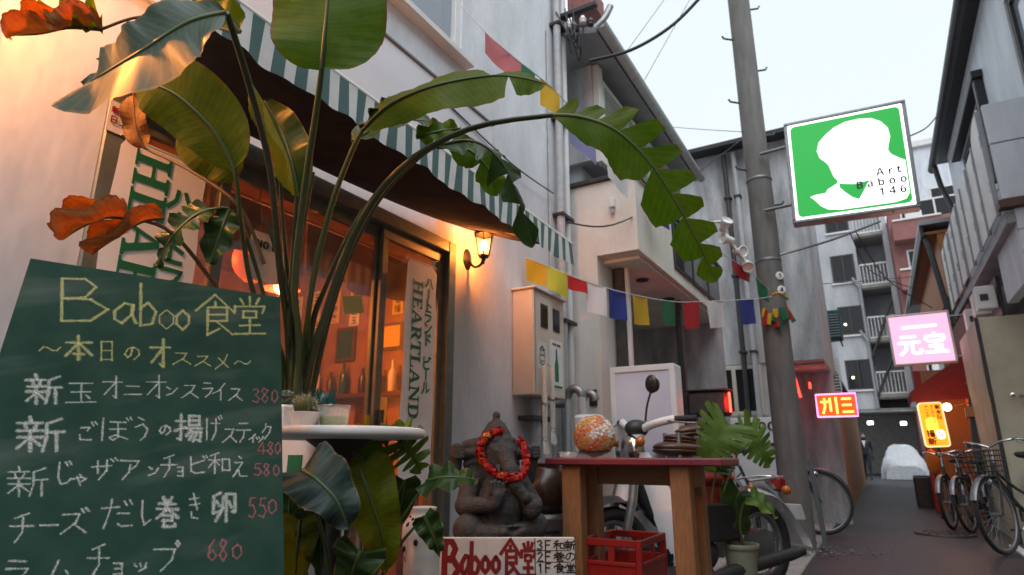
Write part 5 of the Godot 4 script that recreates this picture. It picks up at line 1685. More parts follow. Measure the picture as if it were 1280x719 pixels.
# ---------------------------------------------------------------- handwriting
const STROKES := {
	"B": "2 0 2 10;2 0 6 0 8 2 6 4.5 2 4.8;2 4.8 7 5 10 7.5 7 10 2 10", "a": "9 1 5 0 1 4 1 8 4 10 8 6 9 1;9 1 8.5 6 10 10", "b": "1 0 1 10;1 6 5 4.6 9 6.8 7 9.6 1 10", "o": "5 0 1 3 1 7 5 10 9 7 9 3 5 0",
	"食": "5 0 0 4;5 0 10 4.5;5 1.8 5 3;3 3.2 8 3.2 8 6.5;3 3.2 3 10;3 5 8 5;3 6.6 8 6.6;3 10 6 8.5;5 6.6 9.5 10", "堂": "5 0 5 2.3;2 .5 3 2;8 .3 7 2;.5 2.6 .3 4.5;.5 2.6 9.7 2.6 9 4.5;3 3.9 7 3.9 7 5.6 3 5.6 3 3.9;2 7.6 8 7.6;5 5.8 5 9.8;.5 9.8 9.8 9.8",
	"本": "0 3 10 3;5 0 5 10;4.8 3.2 0 8.5;5.2 3.2 10 8.2;3 7.8 7 7.8", "日": "1.5 .5 1.5 10;1.5 .5 8.5 .5 8.5 10;1.5 5 8.5 5;1.5 9.5 8.5 9.5", "の": "5.5 1.5 4 7 2 8.5 .5 6 2 2.5 5.5 .8 9 3 9.3 6.5 6 9.8",
	"オ": "0 3 10 3;6.5 0 6.5 10 5 9;6.2 3.2 .5 8.5", "ス": "1.5 1.5 8 1.5 6 5.5 0 10;5 6 10 10", "メ": "8.5 0 6 5.5 0 10;2 2.5 9 9", "〜": "0 7 2 3 4 3.5 6 6.5 8 7 10 3",
	"新": "2.5 0 2.8 1.5;0 1.8 5.2 1.8;1.5 2.2 2 3.8;4 2.2 3.5 3.8;0 4.1 5.5 4.1;0 6 5.4 6;2.7 4.1 2.7 10;2.6 6.2 0 9;2.8 6.2 5 8.5;9.5 .5 6.3 2;6.3 2 6.2 6 5.3 10;6.3 4.6 10 4.4;8.3 4.6 8.3 10", "玉": "1 1 9 1;1.8 5 8.2 5;5 1 5 9.6;0 9.7 10 9.7;6.5 6.5 8 8",
	"ニ": "1.5 2 8.5 2;0 9 10 9", "ン": "1 1.5 4 3.5;1 9.5 6 7.5 10 2.5", "ラ": "2 .5 8.5 .5;.5 4 9.5 4 7 8 3 10", "イ": "9.5 0 5 4 0 6;6 3.4 6 10",
	"0": "5 0 1 3 1.5 8 5 10 9 7 8.5 2 5 0", "1": "3 2 5.5 0 5.5 10", "2": "1 2 5 0 8.5 2.5 1 10 9 10", "3": "1 1 6 0 8 2.5 4 4.8 8.5 7 6 10 .5 9", "4": "6 0 0 7 10 7;6.5 3 6.5 10", "5": "8.5 0 3 .3 2 4.2 6 3.8 8.5 6.8 5.5 10 1 9", "6": "7 0 2.5 4 1.5 8 5 10 8.5 7.5 5.5 5 2 7", "8": "8 1.5 4 0 1.5 2.5 8 7 5 10 1.5 7.5 8 1.5", "F": "1.5 0 1.5 10;1.5 0 9 0;1.5 4.8 7.5 4.8",
	"ご": "1.5 3.2 6 3 4.8 4.5;1 6.5 1.2 9 6.5 9.2;7 .5 8 2.2;8.8 0 9.8 1.6", "ぼ": "1 0 .6 10;3 2 8 2;3 5 8 5;5.6 2 5.6 8.5 4 9.8 2.8 8.8 5 7.6 8.5 9.5;8.4 0 9 1.2;9.4 -.5 10 .8", "う": "3 0 6.5 1;.5 4 6 2.8 8.8 5 7 8.5 4 10",
	"揚": "0 2.5 3.5 2.5;1.9 0 1.9 9.5 .8 9;0 6 3.6 4.8;5 .5 5 4;5 .5 9 .5 9 4 5 4;5 2.2 9 2.2;4 5.3 10 5.3;5.8 5.5 4 8;5.5 6.6 9.5 6.6 9 10 8 9.5;6.8 6.8 5 9.5;8.2 6.8 6.5 10", "げ": "1 1 .8 10;3.5 3 8.5 3;6.2 .8 6.2 6 4 10;7.8 0 8.6 1.3;9.2 -.5 10 .8",
	"テ": "2 .5 8 .5;0 4 10 4;5.4 4 5 7.5 2.5 10", "ッ": "1 3 2.5 6;4.5 2.5 5.5 5.5;9.5 2 8.5 6.5 4 10", "ク": "4 0 3.2 3 0 6;3.8 1.8 9 1.8 7.5 6 2.5 10", "じ": "2 0 1.5 7 3 9.8 6 9.5 9 7.5;6 0 7.2 1.6;8 -.5 9.3 1", "ゃ": ".5 5 6 3 9 4.5 6.5 6.5;5 .5 6.2 2.2;3 2.5 5.5 10",
	"が": "0 4 7.5 3.4;2.2 1 2.2 7;5.8 .8 5.6 6 2.5 10;7.5 0 8.4 1.3;9 -.5 10 .8", "ア": ".5 1 9.5 1 8 3.5 5.8 5;5 3 4.5 7 1.5 10", "チ": "8 0 2 1.8;0 4.5 10 4.5;5.3 1.5 5.2 6.5 2 10", "ョ": "1.5 1 8.5 1 8.5 10;2 5 8.5 5;1.5 9.5 8.5 9.5", "ビ": "1.5 0 1.5 8.5 4 9.8 8.5 9.2;8 2.5 1.5 4.8;7.8 -.2 8.6 1;9.3 -.6 10 .6",
	"和": "4.5 0 1 1.3;0 3.3 5.3 3.3;2.8 1 2.8 10;2.7 3.6 0 7;3 3.6 5 6;6.3 3 6.3 8.5;6.3 3 9.8 3 9.8 8.5 6.3 8.2", "え": "4 0 6 1;1.5 3.2 7 3 0 9.8 3.8 6.5 5 9.5 10 9.6", "ー": "0 5 10 5", "｜": "5 .8 5 9.2", "ズ": ".5 3 6.5 2.6 5 6 0 10;4.2 6.2 8.5 9.6;7 .8 8 2;8.6 0 9.8 1.4",
	"だ": "0 3 5.5 2.5;3.2 0 2.5 4 .5 10;5 5 8.5 4.8;4.8 8.6 6 9.4 9.5 9.2;7 .5 8 2;8.7 0 9.8 1.5", "し": "2 0 1.8 7 4 9.9 9.5 7.8", "巻": "3 0 4 1.5;7.2 0 6 1.5;1 2.2 9 2.2;0 4 10 4;5 1 4.3 4.5 0 7;5.5 4.3 10 6.8;3 6 7 6 7 7.8 3 7.8;3 7.8 3.2 9.8 8.6 9.8 8.6 8.8", "き": "1 2 8.5 1.6;.8 4.3 9 3.8;4 0 7 6.2;2 7 2.6 9.3 7.5 9.6",
	"卵": "3.5 .5 .5 1.8 .5 7.5 3.5 6.8;4.5 1.8 4.2 6 1.5 10;2 3.5 3 5;5.8 1 5.8 10;5.8 1 9.5 1 9.5 7 8.5 7;7 3.5 8 5.5", "ム": "4.5 0 1.5 8.5 9 8;7 5 10 10", "プ": "0 2.5 8 2.5 6.5 6.5 2.5 10;9 -.5 8.2 .5 9 1.5 9.8 .5 9 -.5", "ハ": "3.5 2 3 6 0 9.5;6.5 2 8 5.5 10 9.5", "ト": "3.5 0 3.5 10;3.5 4 8.5 6.2", "ド": "3.5 0 3.5 10;3.5 4 8.5 6.2;6 .8 7 2.3;7.8 0 8.8 1.5", "ル": "3 1 2.8 6 .5 10;6 .5 6 9.5 9.8 6",
	"元": "2 1 8 1;.5 4 9.5 4;3.8 4 3.4 7.5 .8 10;6.2 4 6.2 9 7 9.8 9.8 9.5 9.8 8", "宝": "5 0 5 1.5;1 3 1 1.5 9 1.5 8.8 3;2 4 8 4;2.5 6.6 7.5 6.6;5 4 5 9.5;.5 9.6 9.5 9.6;6.5 7.5 7.5 8.6", " ": ""}

func strokes_of(g: String) -> Array:
	var out := []
	for s in STROKES.get(g, "").split(";", false):
		var f: PackedFloat64Array = s.split_floats(" ", false)
		var p := []
		for i in range(0, f.size() - 1, 2):
			p.append(Vector2(f[i] / 10.0 - .5, .5 - f[i + 1] / 10.0))
		out.append(p)
	return out

# painted characters on a plane: one after the other along step, each size tall, brush width w
func glyphs(mb: MB, chars: Array, xf: Transform3D, size: float, step: Vector2, w: float) -> void:
	for i in chars.size():
		for s in strokes_of(chars[i]):
			var p := []
			for q in (s if s.size() < 3 else curve2(s)):
				p.append(q * size + step * i)
			mb.ribbon(p, w, .0012 + .0001 * (mb.v.size() % 7), xf)

func curve2(p: Array) -> Array:
	var sharp := []
	for i in p.size():
		sharp.append(p[i])
		if i < p.size() - 1:
			sharp.append(p[i].lerp(p[i + 1], .5))
	return sharp

# [character, centre x, centre y (metres right of and below the top left corner), width vector, height vector, chalk]
const CHALK := [
	["B", 0.0922, 0.0844, 0.0902, -0.0188, 0.0159, 0.1023, 0], ["a", 0.1693, 0.1037, 0.0388, -0.0074, 0.0061, 0.0499, 0], ["b", 0.2080, 0.0731, 0.0338, -0.0068, 0.0114, 0.1087, 0],
	["o", 0.2445, 0.1062, 0.0316, -0.0057, 0.0044, 0.0494, 0], ["o", 0.2738, 0.1030, 0.0281, -0.0051, 0.0039, 0.0502, 0], ["食", 0.3356, 0.0765, 0.0759, -0.0143, 0.0054, 0.1098, 0],
	["堂", 0.4059, 0.0656, 0.0676, -0.0126, 0.0019, 0.1072, 0], ["〜", 0.0668, 0.2063, 0.0309, -0.0044, 0.0033, 0.0190, 0], ["本", 0.1084, 0.1967, 0.0384, -0.0056, 0.0083, 0.0533, 0],
	["日", 0.1524, 0.1977, 0.0238, -0.0034, 0.0062, 0.0453, 0], ["の", 0.1941, 0.1975, 0.0261, -0.0036, 0.0037, 0.0314, 0], ["オ", 0.2410, 0.1910, 0.0329, -0.0046, 0.0061, 0.0645, 0],
	["ス", 0.2796, 0.1974, 0.0312, -0.0041, 0.0024, 0.0307, 0], ["ス", 0.3176, 0.1982, 0.0279, -0.0036, 0.0016, 0.0273, 0], ["メ", 0.3551, 0.1974, 0.0274, -0.0035, 0.0015, 0.0357, 0],
	["〜", 0.3939, 0.1944, 0.0315, -0.0040, 0.0004, 0.0182, 0], ["新", 0.0737, 0.2899, 0.0473, -0.0045, 0.0103, 0.0571, 1], ["玉", 0.1267, 0.2907, 0.0418, -0.0039, 0.0068, 0.0439, 1],
	["オ", 0.1729, 0.2753, 0.0295, -0.0029, 0.0062, 0.0474, 1], ["ニ", 0.2049, 0.2791, 0.0278, -0.0026, 0.0028, 0.0239, 1], ["オ", 0.2417, 0.2685, 0.0317, -0.0031, 0.0048, 0.0492, 1],
	["ン", 0.2678, 0.2749, 0.0202, -0.0019, 0.0020, 0.0230, 1], ["ス", 0.2993, 0.2719, 0.0278, -0.0026, 0.0023, 0.0324, 1], ["ラ", 0.3303, 0.2672, 0.0187, -0.0018, 0.0018, 0.0330, 1],
	["イ", 0.3523, 0.2697, 0.0234, -0.0022, 0.0017, 0.0369, 1], ["ス", 0.3822, 0.2716, 0.0256, -0.0023, 0.0010, 0.0317, 1], ["3", 0.4221, 0.2718, 0.0156, -0.0014, 0.0004, 0.0323, 2],
	["8", 0.4394, 0.2703, 0.0190, -0.0017, 0.0001, 0.0345, 2], ["0", 0.4585, 0.2705, 0.0145, -0.0013, -0.0002, 0.0290, 2], ["新", 0.0849, 0.3753, 0.0614, -0.0029, 0.0114, 0.0626, 1],
	["ご", 0.1483, 0.3677, 0.0284, -0.0014, 0.0057, 0.0379, 1], ["ぼ", 0.1890, 0.3610, 0.0476, -0.0025, 0.0056, 0.0436, 1], ["う", 0.2278, 0.3589, 0.0223, -0.0012, 0.0049, 0.0446, 1],
	["の", 0.2646, 0.3586, 0.0193, -0.0010, 0.0019, 0.0211, 1], ["揚", 0.3037, 0.3524, 0.0442, -0.0024, 0.0039, 0.0549, 1], ["げ", 0.3462, 0.3510, 0.0293, -0.0016, 0.0025, 0.0492, 1],
	["ス", 0.3750, 0.3632, 0.0243, -0.0011, 0.0012, 0.0323, 1], ["テ", 0.3994, 0.3568, 0.0264, -0.0013, 0.0010, 0.0432, 1], ["イ", 0.4158, 0.3699, 0.0118, -0.0005, 0.0003, 0.0172, 1],
	["ッ", 0.4292, 0.3693, 0.0135, -0.0006, 0.0001, 0.0156, 1], ["ク", 0.4435, 0.3529, 0.0183, -0.0009, 0.0001, 0.0319, 1], ["4", 0.4339, 0.3897, 0.0163, -0.0005, 0.0002, 0.0255, 2],
	["8", 0.4503, 0.3892, 0.0136, -0.0005, -0.0000, 0.0274, 2], ["0", 0.4640, 0.3887, 0.0122, -0.0004, -0.0002, 0.0241, 2], ["新", 0.0837, 0.4576, 0.0502, -0.0001, 0.0094, 0.0490, 1],
	["じ", 0.1277, 0.4439, 0.0234, -0.0002, 0.0062, 0.0372, 1], ["ゃ", 0.1499, 0.4548, 0.0195, -0.0001, 0.0032, 0.0207, 1], ["が", 0.1827, 0.4362, 0.0363, -0.0005, 0.0051, 0.0372, 1],
	["ア", 0.2184, 0.4357, 0.0306, -0.0004, 0.0043, 0.0365, 1], ["ン", 0.2534, 0.4382, 0.0170, -0.0002, 0.0019, 0.0193, 1], ["チ", 0.2773, 0.4289, 0.0263, -0.0004, 0.0037, 0.0424, 1],
	["ョ", 0.2958, 0.4393, 0.0127, -0.0001, 0.0015, 0.0196, 1], ["ビ", 0.3234, 0.4266, 0.0315, -0.0005, 0.0021, 0.0326, 1], ["和", 0.3593, 0.4228, 0.0368, -0.0007, 0.0019, 0.0412, 1],
	["え", 0.3948, 0.4286, 0.0239, -0.0004, 0.0011, 0.0417, 1], ["5", 0.4269, 0.4338, 0.0173, -0.0002, 0.0003, 0.0243, 2], ["8", 0.4429, 0.4344, 0.0146, -0.0002, 0.0001, 0.0261, 2],
	["0", 0.4606, 0.4358, 0.0119, -0.0001, -0.0001, 0.0213, 2], ["チ", 0.0900, 0.5312, 0.0280, 0.0011, 0.0086, 0.0439, 1], ["ー", 0.1228, 0.5288, 0.0221, 0.0008, 0.0013, 0.0075, 1],
	["ズ", 0.1552, 0.5224, 0.0376, 0.0012, 0.0067, 0.0422, 1], ["だ", 0.2109, 0.5137, 0.0434, 0.0012, 0.0060, 0.0466, 1], ["し", 0.2500, 0.5134, 0.0162, 0.0004, 0.0044, 0.0408, 1],
	["巻", 0.2823, 0.5129, 0.0312, 0.0008, 0.0046, 0.0512, 1], ["き", 0.3233, 0.5040, 0.0189, 0.0004, 0.0030, 0.0457, 1], ["卵", 0.3708, 0.5035, 0.0395, 0.0008, 0.0022, 0.0541, 1],
	["5", 0.4180, 0.5075, 0.0165, 0.0004, 0.0006, 0.0372, 2], ["5", 0.4361, 0.5079, 0.0154, 0.0003, 0.0002, 0.0360, 2], ["0", 0.4530, 0.5067, 0.0171, 0.0004, -0.0001, 0.0273, 2],
	["ラ", 0.0968, 0.5943, 0.0289, 0.0021, 0.0058, 0.0295, 1], ["ム", 0.1486, 0.5982, 0.0345, 0.0025, 0.0055, 0.0326, 1], ["チ", 0.1948, 0.5849, 0.0272, 0.0018, 0.0067, 0.0473, 1],
	["ョ", 0.2219, 0.6000, 0.0150, 0.0011, 0.0023, 0.0182, 1], ["ッ", 0.2519, 0.5985, 0.0199, 0.0014, 0.0018, 0.0160, 1], ["プ", 0.2888, 0.5860, 0.0382, 0.0024, 0.0041, 0.0460, 1],
	["6", 0.3552, 0.5795, 0.0186, 0.0011, 0.0018, 0.0346, 2], ["8", 0.3727, 0.5805, 0.0164, 0.0009, 0.0015, 0.0363, 2], ["0", 0.3945, 0.5845, 0.0167, 0.0010, 0.0007, 0.0243, 2]]

func chalkboard() -> void:
	var W := 0.4728
	var H := .98
	var tw := 700
	var th := int(tw * H / W)
	# board colour: dark green paint with rubbed-out chalk dust
	var n1 := noise_bytes(512, 301, .006, 5)
	var n2 := noise_bytes(512, 302, .22, 2)
	var out := PackedByteArray()
	out.resize(tw * th * 3)
	for y in th:
		for x in tw:
			var d: float = n1[(y % 512) * 512 + x % 512] / 255.0
			var f: float = n2[(y % 512) * 512 + (x * 2) % 512] / 255.0
			var q := Color(.014, .044, .034).lerp(Color(.034, .072, .056), d * .75 + f * .25)
			# wiped chalk dust in sweeping streaks
			var sw: float = n1[((y + x / 3) % 512) * 512 + (x / 5 + 37) % 512] / 255.0
			q = q.lerp(Color(.20, .23, .21), clampf(sw - .58, 0, 1) * .55 * (.5 + f))
			q = q.linear_to_srgb()
			var k := (y * tw + x) * 3
			out[k] = int(q.r * 255); out[k + 1] = int(q.g * 255); out[k + 2] = int(q.b * 255)
	var chalks := [Color(.74, .68, .26), Color(.84, .80, .76), Color(.66, .13, .17)]
	var sc := tw / W
	for c in CHALK:
		var ctr := Vector2(c[1], c[2])
		var wv := Vector2(c[3], c[4])
		var hv := Vector2(c[5], c[6])
		var col: Color = chalks[c[7]]
		var big := hv.length() > .05
		var rad := (5.6 if big else 3.0) * (.85 if c[7] == 2 else 1.0)
		for s in strokes_of(c[0]):
			for i in s.size() - 1:
				var a: Vector2 = (ctr + wv * s[i].x - hv * s[i].y) * sc
				var b: Vector2 = (ctr + wv * s[i + 1].x - hv * s[i + 1].y) * sc
				# hand-drawn wobble
				a += Vector2(rng.randf_range(-1.2, 1.2), rng.randf_range(-1.2, 1.2))
				var lo := Vector2(minf(a.x, b.x) - rad, minf(a.y, b.y) - rad)
				var hi := Vector2(maxf(a.x, b.x) + rad, maxf(a.y, b.y) + rad)
				for y in range(maxi(0, int(lo.y)), mini(th - 1, int(hi.y)) + 1):
					for x in range(maxi(0, int(lo.x)), mini(tw - 1, int(hi.x)) + 1):
						var p := Vector2(x, y)
						var q := Geometry2D.get_closest_point_to_segment(p, a, b)
						var d: float = p.distance_to(q) / (rad * (.62 + .62 * n1[(int(q.y) * 5 % 512) * 512 + int(q.x) * 5 % 512] / 255.0))
						if d > 1.0:
							continue
						var g: float = n2[(y * 2 % 512) * 512 + (x * 2) % 512] / 255.0
						if g < .40 + .28 * d * d:
							continue
						var cov := clampf(1.15 - d * d * .75, 0, 1) * clampf((g - .3) * 3.0, .35, 1.0)
						var k := (y * tw + x) * 3
						var o := Color(out[k] / 255.0, out[k + 1] / 255.0, out[k + 2] / 255.0)
						o = o.lerp(col.linear_to_srgb(), cov)
						out[k] = int(o.r * 255); out[k + 1] = int(o.g * 255); out[k + 2] = int(o.b * 255)
	var m := mat("chalkboard", Color(1, 1, 1), .9)
	m.metallic_specular = .15
	m.albedo_texture = ImageTexture.create_from_image(Image.create_from_data(tw, th, false, Image.FORMAT_RGB8, out))
	var tl: Vector3 = Vector3(-1.3864, 1.3185, -0.5154)
	var e: Vector3 = Vector3(0.4304, -0.0240, -0.9023)
	var up: Vector3 = Vector3(-0.4050, 0.8882, -0.2168)
	var nn := e.cross(up).normalized()
	var t := thing("chalkboard", "green chalkboard menu easel with handwritten chalk dishes and prices", "chalkboard")
	var mb := MB.new()
	var c := [tl, tl + e * W, tl + e * W - up * H, tl - up * H]
	var uvs := [Vector2(0, 0), Vector2(1, 0), Vector2(1, 1), Vector2(0, 1)]
	mb.face(c, nn, uvs)
	for i in 4:
		var a: Vector3 = c[i]; var b: Vector3 = c[(i + 1) % 4]
		var mid = (a + b) * .5 - (c[0] + c[2]) * .5
		mb.face([a, b, b - nn * .012, a - nn * .012], mid.normalized(), [uvs[i], uvs[i], uvs[i], uvs[i]])
	mb.face([c[0] - nn * .012, c[1] - nn * .012, c[2] - nn * .012, c[3] - nn * .012], -nn, [uvs[0], uvs[0], uvs[0], uvs[0]])
	put(mb, "board", m, t)
	# easel legs behind the board
	for q in [.05, W - .05]:
		var top = tl + e * q - nn * .022 - up * .03
		var k = (top.y - .0) / up.y
		mb = MB.new()
		mb.bar(top, top - up * k, .03, .02, nn, .003)
		put(mb, "leg", M.post_wood, t)
		var foot := Vector3(top.x, 0, top.z) - Vector3(nn.x, 0, nn.z).normalized() * .04
		mb = MB.new()
		mb.bar(top - nn * .015, foot, .03, .02, nn, .003)
		put(mb, "leg", M.post_wood, t)
	mb = MB.new()
	mb.bar(tl - up * (H + .016) + e * -.02 + nn * .01, tl - up * (H + .016) + e * (W + .02) + nn * .01, .05, .025, nn, .003)
	put(mb, "ledge", M.post_wood, t)

# ---------------------------------------------------------------- leaves
# mid: points along the midrib from the stalk end to the tip; face: the side the upper surface looks to; cuts: [side, where, ...]
func blade(mid: Array, w: float, face: Vector3, o: Dictionary = {}) -> MB:
	var n: int = o.get("n", 40)
	var c := curve(mid, n + 1)
	var fold: float = o.get("fold", .18)
	var rip: float = o.get("ripple", .012)
	var kind: String = o.get("kind", "paddle")
	var sl0: float = o.get("slant0", .12)
	var sl1: float = o.get("slant1", .25)
	var lat := 7
	var length := 0.0
	for i in n:
		length += c[i].distance_to(c[i + 1])
	var P := []
	var S := []
	var N := []
	for i in n + 1:
		var t: Vector3 = (c[mini(i + 1, n)] - c[maxi(i - 1, 0)]).normalized()
		var s := t.cross(face).normalized()
		P.append(c[i]); S.append(s); N.append(s.cross(t).normalized())
	var mb := MB.new()
	for sd in [-1.0, 1.0]:
		var cuts: Array = o.get("left" if sd < 0 else "right", [])
		var ws: float = w * (o.get("wl", 1.0) if sd < 0 else o.get("wr", 1.0))
		var bounds := [0.0] + cuts + [1.0]
		for g in bounds.size() - 1:
			var ta: float = bounds[g]
			var tb2: float = bounds[g + 1]
			var gap: float = o.get("gap", .02)
			var rows := maxi(4, int(n * (tb2 - ta)))
			var twist = rng.randf_range(-1, 1) * o.get("twist", .12) if cuts.size() > 0 else 0.0
			var base := mb.v.size()
			for r in rows + 1:
				for l in lat + 1:
					var u := float(l) / lat
					var open := gap * pow(maxf(0.0, (u - o.get("join", .15)) / (1.0 - o.get("join", .15))), .8)
					var lo := ta + (open if ta > 0.0 else 0.0)
					var hi := tb2 - (open if tb2 < 1.0 else 0.0)
					var f := float(r) / rows
					# rounded ends of each lobe
					if cuts.size() > 0 and (kind == "lobed" or o.has("round")):
						var pinch := .13 * smoothstep(.55, 1.0, u) * (hi - lo)
						lo += pinch; hi -= pinch
					var t := lerpf(lo, hi, f)
					var k := t * n
					var i := clampi(int(k), 0, n - 1)
					var fr := k - i
					var p: Vector3 = P[i].lerp(P[i + 1], fr)
					var s: Vector3 = S[i].lerp(S[i + 1], fr).normalized()
					var nn: Vector3 = N[i].lerp(N[i + 1], fr).normalized()
					var tt: Vector3 = (P[i + 1] - P[i]).normalized()
					var hw := 0.0
					if kind == "paddle":
						hw = pow(maxf(0.0, sin(PI * pow(clampf(t, 0, 1), .82))), .62)
					elif kind == "oval":
						hw = pow(maxf(0.0, 1.0 - pow(absf(2.0 * t - 1.0), 2.6)), .55)
					elif kind == "heart" or kind == "lobed":
						hw = pow(maxf(0.0, 1.0 - pow(t, 1.7)), .75) * (.62 + .38 * smoothstep(0.0, .22, t))
					hw *= ws
					var a = fold + o.get("curl", 0.0) * u * u + twist * u
					var slant := lerpf(sl0, sl1, t)
					var q = p + (s * sd * cos(a) + nn * sin(a)) * hw * u + tt * hw * u * slant
					q += nn * (rip * u * sin(t * TAU * o.get("waves", 3.0) + sd) + .0016 * sin(t * n * 2.1) * u)
					mb.vert(q, nn, Vector2(.5 + sd * u * .5, t))
			for r in rows + 1:
				for l in lat + 1:
					var a1 := base + r * (lat + 1)
					var dx := mb.v[a1 + mini(l + 1, lat)] - mb.v[a1 + maxi(l - 1, 0)]
					var dy := mb.v[base + mini(r + 1, rows) * (lat + 1) + l] - mb.v[base + maxi(r - 1, 0) * (lat + 1) + l]
					var q := dx.cross(dy)
					if q.length() > 1e-12:
						q = q.normalized()
						mb.n[a1 + l] = q * -sd
			for r in rows:
				for l in lat:
					var a0 := base + r * (lat + 1) + l
					mb.quadi(a0, a0 + 1, a0 + lat + 2, a0 + lat + 1)
	return mb

func leaf(parent: Node, mid: Array, w: float, face: Vector3, m: Material, o: Dictionary = {}) -> void:
	var b := put(blade(mid, w, face, o), "leaf", m, parent)
	var c := curve(mid, 20)
	var rr := []
	for i in 20:
		rr.append(lerpf(o.get("rib", .006), .0012, i / 19.0))
	tb("midrib", M[o.get("ribmat", "stalk")], b, c, rr, 6)

func stalk(parent: Node, pts: Array, r0: float, r1: float, m: Material) -> void:
	var rr := []
	for i in 24:
		rr.append(lerpf(r0, r1, i / 23.0))
	tb("stalk", m, parent, curve(pts, 24), rr, 8)

func pot(parent: Node, at: Vector3, r: float, h: float, m: Material) -> void:
	var mb := MB.new()
	mb.lathe([Vector2(0, 0), Vector2(r * .72, 0), Vector2(r * .74, .01), Vector2(r * .95, h - .03), Vector2(r * 1.04, h - .028), Vector2(r * 1.05, h), Vector2(r * .93, h), Vector2(r * .9, h - .04)], Transform3D(Basis.IDENTITY, at), 28)
	put(mb, "pot", m, parent)
	mb = MB.new()
	mb.lathe([Vector2(0, 0), Vector2(r * .93, 0)], Transform3D(Basis.IDENTITY, at + Vector3(0, h - .035, 0)), 20)
	put(mb, "soil", M.soil, parent)

